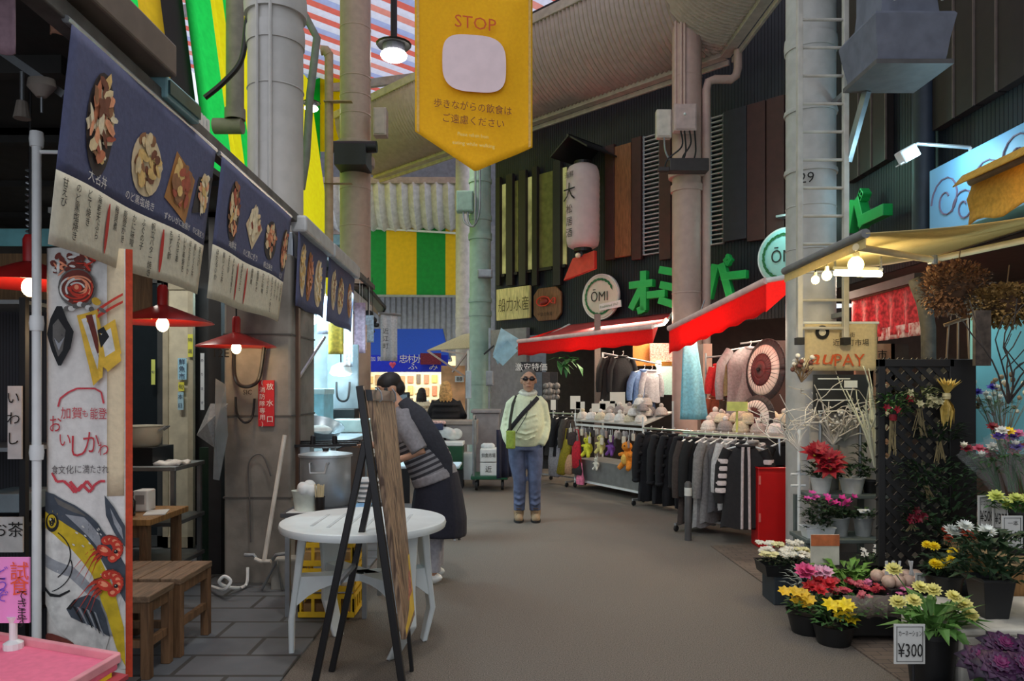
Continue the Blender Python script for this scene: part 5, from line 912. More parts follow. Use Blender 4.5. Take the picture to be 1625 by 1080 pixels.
# ------------------------------------------------------------------ shop front across the bend: panels, windows, signs, lantern
def panel(px0, px1, z0, z1, mm, label, name='wall_panel', out=.06, cat='panel', th=.08):
    a, b = FP(px0, out), FP(px1, out); m = MB(); m.bar(a + V((0, 0, (z0 + z1) / 2)), b + V((0, 0, (z0 + z1) / 2)), th, z1 - z0); return struct(name, m, mm, label, cat, bevel=.006)
DB, RB, OB = mat((36, 28, 27), .6), mat((66, 36, 32), .6), wood((136, 88, 52))
n = 0
for x0, x1, mm, s in ((789, 795, DB, 'dark'), (805, 815, DB, 'dark'), (825, 836, DB, 'dark'), (846, 854, DB, 'dark'), (879, 891, DB, 'dark'), (962, 976, RB, 'red brown'), (1004, 1019, RB, 'red brown'), (1048, 1066, RB, 'red brown'), (1150, 1186, mat((40, 40, 48), .6), 'black'), (1187, 1216, RB, 'red brown'), (1218, 1246, RB, 'red brown')):
    n += 1; panel(x0, x1, fz(x0, 455 if x0 < 900 else 415 if x0 < 1060 else 386), 5.85, mm, '%s vertical board on the shop front, %s from the pale green column' % (s, ORD[n - 1]), 'trim_%d' % (n + 2), .1)
panel(977, 1003, 3.82, 5.8, OB, 'orange brown timber panel right of the lantern', 'trim_20', .07)
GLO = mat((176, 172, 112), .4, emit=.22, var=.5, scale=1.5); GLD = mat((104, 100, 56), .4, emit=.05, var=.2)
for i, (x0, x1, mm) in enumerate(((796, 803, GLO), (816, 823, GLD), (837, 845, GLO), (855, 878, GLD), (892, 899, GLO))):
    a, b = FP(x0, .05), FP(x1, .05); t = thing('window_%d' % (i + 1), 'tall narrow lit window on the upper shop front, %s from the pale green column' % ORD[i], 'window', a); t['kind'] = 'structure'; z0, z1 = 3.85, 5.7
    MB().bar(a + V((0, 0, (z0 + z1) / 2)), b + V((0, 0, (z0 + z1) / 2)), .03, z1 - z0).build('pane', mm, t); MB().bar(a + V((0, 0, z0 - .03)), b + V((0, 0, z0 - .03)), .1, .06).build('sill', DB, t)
for i, (x0, x1) in enumerate(((1021, 1047), (1127, 1148))):
    a, b = FP(x0, .06), FP(x1, .06); t = thing('louver', 'grey slatted ventilation louver %s the pink beige column' % ('left of', 'right of')[i], 'louver', a + V((0, 0, 3.8))); z0, z1 = 3.8, 5.85
    for e in (a, b): MB().bar(e + V((0, 0, z0)), e + V((0, 0, z1)), .03, .08).build('frame', GALV, t)
    m = MB(); k = 0
    while z0 + k * .075 < z1: m.bar(a + V((0, 0, z0 + k * .075)), b + V((0, 0, z0 + k * .075)), .06, .018); k += 1
    m.build('slats', mat((170, 168, 170), .5), t)
def facing(px, py, out=.12): p = FP(px, out); return V((p.x, p.y, H + (CY - py) * p.y / F))
# wood sign and fish sign
t = thing('wood_sign', 'pale carved wood sign with dark characters right of the pale green column', 'sign', facing(815, 507)); a, b = FP(789, .1), FP(842, .1); z0, z1 = fz(789, 510), fz(789, 461)
MB().bar(a + V((0, 0, (z0 + z1) / 2)), b + V((0, 0, (z0 + z1) / 2)), .06, z1 - z0).build('plank', wood((206, 192, 130)), t, bevel=.01)
lt = MB()
for i, ch in enumerate('船力水産'): lt.text(ch, .3, facing(797 + i * 12.3, 484 - i * 1.2, .19), U, xs=.72, thick=.012)
lt.build('lettering', mat((84, 68, 30), .6, var=0), t)
t = thing('fish_sign', 'brown rounded board with a red fish drawing beside the wood sign', 'sign', facing(868, 507)); c = facing(868, 482, .1); q = [c + U * (.36 * sx) + V((0, 0, .32 * sz)) for sx, sz in ((-.65, 1), (.65, 1), (1, .6), (1, -.6), (.65, -1), (-.65, -1), (-1, -.6), (-1, .6))]
MB().prism(q, -NF * .05).build('board', wood((130, 88, 58)), t, bevel=.01); mb = MB(); ol = [c + NF * .06 + U * x + V((0, 0, z + .05)) for x, z in [(.17 * math.cos(a_) - .05, .09 * math.sin(a_)) for a_ in [k * math.pi / 12 for k in range(24)]]]
mb.tube(ol + [ol[0]], .014, 6).tube([c + NF * .06 + U * x + V((0, 0, z + .05)) for x, z in ((.1, .03), (.18, -.05), (.26, -.06), (.27, .04), (.22, .05), (.16, -.01), (.1, -.04))], .013, 6).tube([c + NF * .06 + U * x + V((0, 0, z + .05)) for x, z in ((-.12, .06), (-.09, 0), (-.12, -.06))], .01, 5); mb.build('fish_outline', mat((220, 60, 40), .5, var=0), t, smooth=True)
mb = MB(); mb.ell(c + NF * .03 + U * -.06 + V((0, 0, .05)), (.12, .05, .07), 14, 8, Matrix.Rotation(-math.pi / 4, 3, 'Z')); mb.build('fish_fill', mat((150, 40, 30), .5), t, smooth=True); lt = MB(); lt.text('千駄の魚屋', .08, c + NF * .06 + V((0, 0, -.2)), U); lt.build('lettering', INK, t)
# green letters and round sign
GL_ = mat((30, 176, 84), .45, var=.05); GLS = mat((14, 110, 56), .45)
STROKES = {'オ': [((-.5, .2), (.5, .2)), ((.12, .5), (.12, -.46), (-.1, -.5)), ((.1, .2), (-.46, -.4))], 'ミ': [((-.42, .46), (.42, .34)), ((-.38, .08), (.34, -.03)), ((-.46, -.3), (.46, -.48))], 'ス': [((-.4, .4), (.36, .4), (-.46, -.46)), ((.05, -.08), (.48, -.48))], 'パ': [((-.18, .3), (-.48, -.48)), ((.1, .3), (.44, -.48)), ((.26, .42), (.36, .52), (.46, .42), (.36, .32), (.26, .42))], 'ー': [((-.5, 0), (.5, 0))]}
def letter3d(ch, p, w_, h_, xd, nn, label):
    t = thing('sign_letter', label, 'letter', p - V((0, 0, h_ / 2))); m = MB(); q = lambda a: p + xd * (a[0] * w_) + V((0, 0, a[1] * h_))
    for i, st in enumerate(STROKES[ch]):
        for a, b in zip(st, st[1:]):
            A, B = q(a), q(b); d = (B - A).normalized() * .03; m.bar(A - d, B + d, .125 if len(st) < 5 else .05, .11 - .004 * i, up=tuple(nn))
    m.build('face', GL_, t, bevel=.008); MB().bar(p - nn * .1 - xd * w_ * .3, p - nn * .1 + xd * w_ * .3, .03).build('bracket', GALV, t); return t
for ch, px, py, w_, h_, s in (('オ', 1019, 463, .42, .64, 'beside the round wreath sign above the red awning'), ('ー', 1043, 467, .3, .12, 'the short bar after the first letter'), ('ミ', 1063, 456, .36, .66, 'three strokes, left edge of the pink beige column'), ('ス', 1087, 450, .34, .6, 'mostly hidden behind the pink beige column'), ('パ', 1143, 440, .4, .6, 'just past the pink beige column and drain pipe'), ('ー', 1166, 437, .36, .14, 'a long bar, last of the row')):
    letter3d(ch, facing(px, py, .28), w_, h_, U, NF, 'green raised shop sign letter, %s' % s)
def round_sign(c, xd, nn, r, label, face_c):
    t = thing('round_sign', label, 'sign', c - V((0, 0, r))); MB().lathe([(r, 0), (r, .05), (r * .97, .06), (.001, .06)], c, 48, axis=nn).build('disc', mat(face_c, .5, var=.04), t, smooth=40)
    MB().lathe([(r * 1.0, .04), (r * 1.06, .05), (r * 1.06, .0), (r, 0)], c, 48, axis=nn, caps=False).build('rim', mat((226, 230, 226), .4), t, smooth=40)
    m = MB()
    for k in range(20): a_ = .3 + k * .27; m.leaf(c + nn * .068 + xd * (r * .78 * math.cos(a_)) + V((0, 0, r * .78 * math.sin(a_))), xd * -math.sin(a_) + V((0, 0, math.cos(a_))), .14, .05, nn, .05)
    m.build('wreath', mat((30, 110, 60), .6), t); lt = MB(); lt.text('ŌMI', r * .62, c + nn * .066 + V((0, 0, .03)), xd, xs=.95, thick=.01); lt.build('lettering', mat((40, 44, 40), .6, var=0), t); return t
c = facing(955, 471, .15); t_ = round_sign(c, U, NF, .39, 'round white sign with a green wreath left of the green letters', (214, 214, 196))
MB().bar(c + NF * .09 + U * .02 + V((0, 0, -.2)), c + NF * .09 + U * .5 + V((0, 0, -.16)), .02, .12).build('ribbon', WHITEP, t_); lt = MB(); lt.text('Established 1967', .06, c + NF * .11 + U * .25 + V((0, 0, -.18)), U + V((0, 0, .08)), thick=.004); lt.build('ribbon_lettering', mat((60, 110, 70), .6, var=0), t_)
c = facing(1248, 407, .25); round_sign(c, U, NF, .4, 'round cyan lit sign half hidden by the ladder column', (170, 232, 226)); lamp('POINT', c + NF * .5 + V((.1, 0, .55)), 6, (.6, 1, .95), .05, name='round_sign_light')
m = MB(); p0 = facing(1236, 345, .3); m.bar(p0, p0 + U * .6, .2, .03); solo('sign_lamp', m, GALV, 'flat lamp bracket above the cyan lit round sign', 'lamp')
# lantern
c = facing(925, 328, .55); t = thing('paper_lantern', 'big white cylindrical paper lantern with black brush writing', 'lantern', c - V((0, 0, .75))); LP = mat((226, 208, 206), .7, var=.04, trans=.3)
prof = [(.2, -.74), (.27, -.7), (.295, -.6)] + [(.295 + .006 * (k % 2), -.55 + k * .055) for k in range(21)] + [(.285, .62), (.25, .7), (.18, .74)]
MB().lathe(prof, c, 36).build('paper', LP, t, smooth=60); MB().lathe([(.16, .74), (.16, .8)], c, 20).build('cap', BLACKM, t); MB().lathe([(.16, -.8), (.16, -.74)], c, 20).build('base_ring', BLACKM, t)
lt = MB()
for i, (ch, s) in enumerate((('海鮮', .12), ('大', .34), ('松', .17), ('居', .17), ('酒', .17))):
    th = -.95; d = V((math.sin(th), -math.cos(th), 0)); lt.text(ch, s, c + d * .31 + V((0, 0, (.52, .22, -.08, -.3, -.5)[i])), (math.cos(th), math.sin(th), 0), thick=.01)
lt.build('writing', INK, t)
rf = thing('lantern_roof', 'black gabled hood above the white paper lantern', 'hood', c + V((0, 0, .85))); A = c + V((0, 0, .88)); m = MB()
for s in (-1, 1): m.prism([A + U * 0 + NF * -.55 + V((0, 0, .28)), A + NF * .4 + V((0, 0, .28)), A + U * (s * .42) + NF * .4, A + U * (s * .42) + NF * -.55], (0, 0, .03))
m.build('roof', BLACKM, rf); MB().bar(A + NF * -.55 + V((0, 0, .29)), A + NF * .42 + V((0, 0, .29)), .05).build('ridge', BLACKM, rf)
b = facing(922, 420, .6); t = thing('lantern_stand', 'small red sloping board with a lamp below the paper lantern', 'board', b); MB().prism([b + U * -.42 + V((0, 0, -.24)), b + U * .3 + V((0, 0, -.1)), b + U * .3 + V((0, 0, .22)), b + U * -.2 + V((0, 0, .14))], -NF * .08).build('board', mat((196, 60, 48), .5), t, bevel=.01); MB().ell(b + NF * .05 + V((-.02, 0, .16)), .05).build('lamp', mat((236, 226, 196), .4), t, smooth=True); MB().bar(b + V((0, 0, .15)), b + V((0, 0, .5)), .05).build('bracket', BLACKM, t)
# ------------------------------------------------------------------ red awnings
RC = cloth((226, 36, 34), var=.05, trans=.5); RW = mat((226, 190, 186), .5); RCT = cloth((196, 78, 80), var=.12, scale=4, trans=.4)
def awning(a, b, ba, bb, hv, label, scall=False):
    """front edge a-b, back edge ba-bb, valance height hv"""
    t = thing('shop_awning', label, 'awning', (a + b) / 2 - V((0, 0, hv))); a, b, ba, bb = V(a), V(b), V(ba), V(bb)
    MB().grid(lambda u, v: a.lerp(b, u).lerp(ba.lerp(bb, u), v) - V((0, 0, .04 * math.sin(math.pi * v))), 12, 8).build('canvas', RCT, t, smooth=True, solid=.006)
    MB().grid(lambda u, v: a.lerp(b, u) + V((0, 0, -hv * v + (.012 * math.sin(u * 40) if v > .9 else 0))), 40, 5).build('valance', RC, t, smooth=True, solid=.005); MB().tube([a, b], .035, 10).build('front_rail', RW, t, smooth=True)
    for p, r_ in ((a, ba), (b, bb)):
        MB().tube([p, p.lerp(r_, .5) - V((0, 0, .08)), r_], .025, 8).build('arm', WHITEP, t, smooth=True); MB().add([p, p - V((0, 0, hv)), p.lerp(r_, .25) - V((0, 0, hv * .2)), r_], [(0, 1, 2, 3)]).build('side_flap', RC, t)
    return t
a, b = V((.10, 12.3, 2.27)), V((1.98, 10.42, 2.36)); t = awning(a, b, V((1.08, 13.9, 2.68)), V((2.68, 12.3, 2.75)), .24, 'red awning over the clothes shop across the bend')
a2, b2 = V((1.86, 8.75, 2.2)), V((2.42, 7.05, 2.52)); awning(a2, b2, V((3.9, 9.3, 2.95)), V((4.0, 7.0, 2.95)), .3, 'red awning over the clothes stall beside the ladder column')
for i, (p, w_) in enumerate(((V((1.2, 11.6, 2.12)), 6), (V((2.35, 7.9, 2.2)), 7), (V((2.1, 8.35, 2.2)), 8))):
    t = thing('spot_lamp', 'small lit spot lamp under the %s red awning' % ('farther', 'nearer', 'far end of the nearer')[i], 'lamp', p); MB().lathe([(.03, .08), (.05, 0), (.045, 0)], p, 14).build('shade', WHITEP, t, smooth=40); MB().ell(p, (.035, .035, .02)).build('bulb', mat((255, 226, 180), emit=14, var=0), t, smooth=True); MB().tube([p + V((0, 0, .08)), p + V((.1, .1, .3))], .008).build('arm', GALV, t); lamp('POINT', p + V((0, -.02, -.07)), w_, (1, .8, .6), .04, name='spot_lamp_light')
p = P(1045, 578, 11.9); t = thing('spot_lamp', 'bright warm lamp lighting the orange poster inside the clothes shop', 'lamp', p); MB().ell(p, .05).build('bulb', mat((255, 220, 150), emit=16, var=0), t, smooth=True); MB().lathe([(.03, .06), (.05, .04)], p, 12).build('socket', WHITEP, t)
# ------------------------------------------------------------------ clothes stall on the right
def garment(kind, col, label, pos, rz, group=None, L=.8, w_=.2, stripes=None, trim=None):
    """a garment on a hanger; local x is its width, origin at the rail"""
    t = thing({'coat': 'coat', 'vest': 'vest', 'puffer': 'padded_coat', 'shirt': 'shirt', 'trousers': 'trousers', 'dress': 'dress'}[kind], label, 'clothing', (0, 0, 0), group); cm = col if not isinstance(col, tuple) else cloth(col, var=.15)
    MB().tube([(.0, 0, .02), (.018, 0, .035), (.018, 0, .0), (0, 0, -.03)], .004, 5).tube([(-w_ * .85, 0, -.085), (0, 0, -.035), (w_ * .85, 0, -.085)], .008, 6).build('hanger', WHITEP, t, smooth=True)
    m = MB(); ph = R(0, 6); rings = []; n = 22; seg = 12
    for i in range(seg + 1):
        v = i / seg; z = -.05 - L * v; wd = w_ * (.35 + .65 * min(1, v * 7)) * (1 - .12 * math.sin(v * 3.1) + (.18 * v if kind in ('dress', 'coat') else 0)); dp = .028 + .03 * min(1, v * 4)
        if kind == 'puffer': dp = .045 + .018 * abs(math.sin(v * math.pi * 9)); wd *= 1 + .05 * abs(math.sin(v * math.pi * 9))
        rings.append([V((wd * math.cos(a_), dp * math.sin(a_) + .012 * v * math.sin(3 * a_ * 2 + ph), z + .012 * math.sin(5 * a_ + ph) * (v > .9))) for a_ in [2 * math.pi * k / n for k in range(n)]])
    m.loft(rings); b = m.build('body', cm, t, smooth=60)
    if kind not in ('vest', 'dress', 'trousers'):
        for s in (-1, 1):
            m = MB(); pts = [V((s * w_ * .8, 0, -.085)), V((s * w_ * 1.12, .01, -.25)), V((s * w_ * 1.2, .015, -.25 - L * .28)), V((s * w_ * 1.16, .02, -.2 - L * .52))]; m.tube(pts, [(.045, .05), (.05, .055), (.048, .05), (.042, .045)], 12)
            if kind == 'puffer':
                for k in range(6): p = pts[0].lerp(pts[3], k / 5); m.ell(p, (.052, .058, .035), 10, 5)
            m.build('sleeve', cloth(stripes[0]) if stripes else cm, t, smooth=True)
            if stripes:
                m = MB(); [m.lathe([(.056, -.022), (.06, 0), (.056, .022)], V((s * w_ * (1.0 + .1 * k / 3), .01, -.2 - .07 * k)), 12) for k in range(5)]; m.build('sleeve_stripe', cloth(stripes[1]), t, smooth=True)
    if trim:
        m = MB(); [m.tube([V((s * .025, -.06, -.06)), V((s * .03, -.075, -.2)), V((s * .035, -.07, -.05 - L))], [(.02, .014)] * 3, 8) for s in (-1, 1)]; m.build('trim', cloth(trim), t, smooth=True)
    if kind in ('coat', 'shirt', 'puffer'): MB().tube([V((.075 * math.cos(a_), .03 * math.sin(a_), -.055)) for a_ in [k * math.pi / 6 for k in range(13)]], .02, 7).build('collar', cm, t, smooth=True)
    t.location = pos; t.rotation_euler = (0, 0, rz); return t
def rack(p, q, zr, label, ends=(0, 1), shelf=True):
    p, q = V(p), V(q); t = thing('clothes_rack', label, 'rack', ((p.x + q.x) / 2, (p.y + q.y) / 2, 0)); d = (q - p).normalized(); nn = V((-d.y, d.x, 0)); z = V((0, 0, zr))
    MB().tube([p - d * .05 + z, q + d * .05 + z], .014, 8).build('rail', STEEL, t, smooth=True)
    for e in (p, q):
        MB().tube([e + V((0, 0, .08)), e + z], .014, 8).build('post', STEEL, t); MB().bar(e - nn * .22 + V((0, 0, .08)), e + nn * .22 + V((0, 0, .08)), .025).build('foot', STEEL, t)
        for s in (-1, 1): MB().lathe([(.03, -.012), (.035, 0), (.03, .012)], e + nn * (.2 * s) + V((0, 0, .036)), 12, axis=d).build('caster', DARK, t)
    MB().bar(p + V((0, 0, .12)), q + V((0, 0, .12)), .02).build('lower_rail', STEEL, t); return t
ra, rb = V((1.86, 7.85, 0)), V((2.56, 7.08, 0)); rack(ra, rb, 1.02, 'front steel clothes rack beside the red cabinet'); rd = (rb - ra).normalized(); rz = math.atan2(rd.y, rd.x) + math.pi / 2
FRONT = [('coat', (62, 52, 48), 'dark brown long coat, first garment at the far end of the front rack', .88), ('coat', (24, 24, 26), 'black long coat, second from the far end of the front rack', .84), ('vest', (168, 164, 162), 'long pale grey knitted vest, third from the far end of the front rack', .9), ('shirt', (132, 128, 126), 'mid grey knitted cardigan, fourth from the far end of the front rack', .84),
         ('vest', (92, 90, 92), 'dark grey flecked fluffy vest, fifth from the far end of the front rack', .72), ('shirt', (196, 194, 192), 'white grey short knitted top, sixth from the far end of the front rack', .68), ('vest', (120, 118, 120), 'grey fur vest, seventh from the far end of the front rack', .7), ('shirt', (40, 40, 44), 'charcoal top, eighth from the far end of the front rack', .66), ('shirt', (150, 148, 148), 'light grey top, ninth from the far end of the front rack', .62)]
for i, (k, c, lab, L) in enumerate(FRONT): p = ra.lerp(rb, .03 + i * .087) + V((0, 0, 1.02)); garment(k, c, lab, p, rz + R(-.15, .15), 'garments on the front clothes rack', L, .19)
garment('coat', (34, 32, 34), 'dark coat with pale edging and striped sleeves nearest the red cabinet', ra.lerp(rb, .8) + V((-.2, -.2, 1.0)), rz - 1.0, 'garments on the front clothes rack', .78, .2, ((28, 26, 28), (220, 206, 204)), (206, 190, 188))
garment('coat', (22, 22, 24), 'plain black coat just behind the red cabinet', ra.lerp(rb, 1.0) + V((.06, .06, 1.02)), rz - .3, 'garments on the front clothes rack', .74, .2)
pa, pb = V((1.72, 9.5, 0)), V((2.15, 8.75, 0)); rack(pa, pb, .98, 'steel rack of black padded coats left of the cyan cloth'); rz2 = math.atan2((pb - pa).y, (pb - pa).x) + math.pi / 2
for i, s in enumerate(('first from the far end', 'second from the far end', 'third from the far end', 'nearest')):
    t = garment('puffer', (26, 26, 30), 'long black quilted coat on the rack of padded coats, %s' % s, pa.lerp(pb, .1 + i * .25) + V((0, 0, .98)), rz2 + R(-.2, .2), 'black padded coats', .86, .17)
    if i < 3: MB().lathe([(.06, 0), (.06, .004)], (0.06, -.11, -.12), 16, axis=(0, -1, .1)).build('round_tag', mat((230, 220, 220), .5), t, world=False)
for i, (c, lab, dx, L) in enumerate((((214, 176, 186), 'pink patterned child top at the near end of the padded coats', .05, .4), ((206, 210, 90), 'yellow and white scarf like top below the pink patterned top', .14, .5), ((36, 38, 60), 'dark navy jacket between the padded coats and front rack', .26, .6), ((150, 110, 120), 'dusty pink cardigan beside the dark navy jacket', .34, .5))):
    garment('shirt', c, lab, pb + V((dx - .1, -.28 - .1 * i, .93)), rz2 - .5, None, L, .13)
m = MB(); m.tube([pb + V((-.2, -.1, .945)), pb + V((.35, -.75, .945))], .012); m.tube([pb + V((.3, -.7, .945)), pb + V((.3, -.7, 0))], .012); m.tube([pb + V((-.15, -.15, .945)), pb + V((-.15, -.15, 0))], .012); solo('clothes_rail', m, STEEL, 'short steel rail between the padded coats and the front rack', 'rail', smooth=True)
# heaps of pale knit hats and gloves on the table behind the front rack
t = thing('display_table', 'low covered table of pale knit hats behind the front rack', 'table', (2.6, 8.3, 0)); MB().prism([(2.05, 8.35, .98), (2.75, 7.5, .98), (3.3, 7.9, .98), (2.6, 8.8, .98)], (0, 0, .04)).build('tabletop', mat((196, 184, 172), .7), t); MB().prism([(2.1, 8.36, 0), (2.76, 7.56, 0), (3.24, 7.92, 0), (2.6, 8.74, 0)], (0, 0, .98)).build('cover', cloth((60, 52, 52)), t)
HATC = [(226, 216, 206), (206, 190, 180), (234, 228, 222), (190, 176, 166), (220, 206, 176), (150, 140, 138)]
def hat(p, c, label, grp, s=1):
    t = thing('knit_hat', label, 'hat', p, grp); mm = cloth(c, bump=.5, scale=60); MB().lathe([(.085 * s, 0), (.095 * s, .03 * s), (.09 * s, .07 * s), (.06 * s, .115 * s), (.02 * s, .13 * s)], p, 16).build('crown', mm, t, smooth=60); MB().lathe([(.09 * s, 0), (.1 * s, .015 * s), (.1 * s, .035 * s), (.09 * s, .045 * s)], p, 16).build('brim', mm, t, smooth=60); MB().ell(p + V((0, 0, .15 * s)), .035 * s, 10, 7).build('pompom', cloth(random.choice(HATC), bump=.5), t, smooth=True)
k = 0
for r_ in range(3):
    for j in range(5 - (r_ == 2)):
        p = V((2.1, 8.3, 1.02)).lerp(V((2.78, 7.52, 1.02)), (j + .3) / 5) + V((.5, .42, 0)) * (.15 + r_ * .3) + V((R(-.02, .02), R(-.02, .02), 0)); hat(p, HATC[(k * 5) % 6], 'pale knit hat with a pompom on the covered table', 'knit hats on the covered table', R(.85, 1.05)); k += 1
for k in range(11): p = V((2.1, 8.3, 1.09)).lerp(V((2.78, 7.52, 1.09)), (k + .5) / 11) + V((.16, .13, 0)) + V((R(-.06, .1), R(-.06, .1), R(0, .05))); hat(p, HATC[(k * 3 + 1) % 6], 'pale knit hat heaped on top of the other hats on the covered table', 'knit hats heaped on the covered table', R(.8, 1))
m = MB(); m.box((2.42, 7.95, 1.3), (.22, .02, .1), rz=-.6); m.box((2.42, 7.96, 1.14), (.02, .02, .26)); solo('price_card', m, mat((216, 220, 120), .6), 'yellow green price card among the pale knit hats', 'card')
# hanging things in the stall behind: kimono, parasols, costumes, rail
t = garment('shirt', (150, 142, 146), 'grey robe spread out behind the paper parasols', P(1190, 545, 8.9), .35, None, .9, .36); 
def parasol(c, r, nn, label):
    t = thing('paper_parasol', label, 'parasol', c); ax = V(nn).normalized(); bands = ((0, .28, (110, 36, 40)), (.28, .52, (92, 26, 32)), (.52, .8, (226, 214, 206)), (.8, 1, (40, 34, 38)))
    M = ax.to_track_quat('Z', 'Y').to_matrix(); pt = lambda q, a_: V(c) + M @ V((r * q * math.cos(a_), r * q * math.sin(a_), -.22 * r * q * q))
    for a0, a1, cc in bands: MB().grid(lambda u, v: pt(a0 + (a1 - a0) * v, u * 2 * math.pi), 48, 3).build('paper_band', mat(cc, .6, var=.08), t, smooth=True, solid=.003)
    m = MB(); [m.tube([pt(.02, k * math.pi / 16) + ax * .004, pt(.5, k * math.pi / 16) + ax * .004, pt(1, k * math.pi / 16) + ax * .004], .0035, 4) for k in range(32)]; m.build('ribs', mat((60, 40, 40), .6), t)
    MB().lathe([(.02, -.02), (.025, .02), (.01, .04)], c, 12, axis=ax).build('cap', DARK, t); MB().tube([V(c) - ax * .05, V(c) - ax * .5], .01).build('shaft', BROWNW, t)
parasol(P(1205, 586, 8.4), .36, (-.95, -.3, .08), 'open paper parasol with a dark red centre and white ring beside the ladder column'); parasol(P(1190, 668, 8.0), .3, (-.9, -.4, .2), 'smaller paper parasol rising behind the pale knit hats')
for k, c, lab, px, py, L, w_ in (('shirt', (200, 40, 44), 'bright red child top hung in the stall left of the parasols', 1142, 572, .38, .12), ('vest', (196, 176, 130), 'cream patterned vest right of the bright red child top', 1156, 566, .42, .1), ('shirt', (150, 74, 50), 'rust patterned top hung below the bright red child top', 1136, 622, .34, .12), ('shirt', (96, 78, 66), 'brown and white top hung beside the rust patterned top', 1158, 625, .36, .12)): garment(k, c, lab, P(px, py, 9.0), .3, 'costumes hung in the stall', L, w_)
m = MB(); m.tube([P(1120, 567, 9.0), P(1175, 562, 9.0)], .012).tube([P(1120, 623, 9.0), P(1180, 618, 9.0)], .012).tube([P(1120, 560, 9.0), P(1120, 740, 9.0)], .012).tube([P(1180, 556, 9.0), P(1180, 740, 9.0)], .012); solo('clothes_rail', m, GALV, 'two tier grey hanging frame behind the knit hats', 'rail')
m = MB(); m.tube([P(1175, 545, 8.95), P(1215, 540, 8.95)], .012).tube([P(1210, 540, 8.95), P(1210, 745, 8.95)], .012); solo('clothes_rail', m, GALV, 'tall grey frame holding the grey robe', 'rail')
m = MB(); A, B = P(1222, 540, 8.6), P(1250, 700, 8.6); m.b2((A.x, 8.6, 0), (B.x + .1, 8.9, A.z)); solo('cabinet', m, mat((60, 36, 34), .6), 'dark red brown cabinet behind the ladder column', 'cabinet')
m = MB(); A, B = P(1116, 545, 9.6), P(1130, 690, 9.6); m.b2((A.x, 9.6, 0), (B.x, 9.9, A.z)); solo('post', m, mat((150, 116, 104), .6), 'square pinkish post right of the cyan cloth', 'post')
# cyan hanging cloth
t = thing('hanging_cloth', 'long sheer cyan cloth hanging from the near red awning', 'cloth', P(1092, 665, 8.6)); c = P(1092, 538, 8.6); rings = []
for i in range(13):
    v = i / 12; z = c.z - v * (127 * 8.6 / F); rings.append([V((c.x + (.02 + .05 * v) + (.075 + .085 * v) * math.cos(a_), 8.6 + (.03 + .05 * v) * math.sin(a_) + .02 * v * math.sin(a_ * 5), z)) for a_ in [2 * math.pi * k / 30 for k in range(30)]])
MB().loft(rings, False).build('cloth', cloth((166, 226, 240), trans=.5), t, smooth=True, solid=.004); MB().tube([c + V((.02, 0, 0)), c + V((.02, 0, .14))], .006).build('string', WHITEP, t)
# bollard
b = G(1092, 857); t = thing('bollard', 'grey street bollard with a pale reflective band by the front rack', 'bollard', (b.x, b.y, 0)); MB().lathe([(.035, 0), (.035, .56), (.02, .58)], (b.x, b.y, 0), 16).build('post', mat((74, 72, 72), .5), t, smooth=40); MB().lathe([(.037, .44), (.037, .52)], (b.x, b.y, 0), 16).build('band', mat((214, 214, 206), .4), t, smooth=40)
# display stand across the bend with bags, hats, soft toys
SA, SB_ = V((.95, 11.15, 0)), V((1.72, 9.7, 0)); sd = (SB_ - SA).normalized(); sn = V((-sd.y, sd.x, 0)) * -1; srz = math.atan2(sd.y, sd.x)
t = thing('display_stand', 'wheeled white steel stand hung with soft toys and bags', 'stand', (SA + SB_) / 2)
for e in (SA, SB_):
    for o in (0, .5): MB().tube([e - sn * o + V((0, 0, .06)), e - sn * o + V((0, 0, 1.12 + .2 * (o > 0)))], .015, 8).build('post', WHITEP, t)
    for o in (0, .5): MB().lathe([(.035, -.015), (.04, 0), (.035, .015)], e - sn * o + V((0, 0, .04)), 12, axis=sn).build('caster', DARK, t)
for z in (.12, .95): MB().bar(SA + V((0, 0, z)), SB_ + V((0, 0, z)), .03).build('rail', WHITEP, t)
m = MB(); m.prism([SA + V((0, 0, 1.0)), SB_ + V((0, 0, 1.0)), SB_ - sn * .5 + V((0, 0, 1.16)), SA - sn * .5 + V((0, 0, 1.16))], (0, 0, .02)); m.build('tray', mat((190, 186, 178), .5), t); m = MB(); m.prism([SA + V((0, 0, .14)), SB_ + V((0, 0, .14)), SB_ - sn * .5 + V((0, 0, .14)), SA - sn * .5 + V((0, 0, .14))], (0, 0, .3)); m.build('base_panel', mat((120, 120, 118), .6), t)
sp_ = lambda u, z, o=.06: SA.lerp(SB_, u) + sn * o + V((0, 0, z))
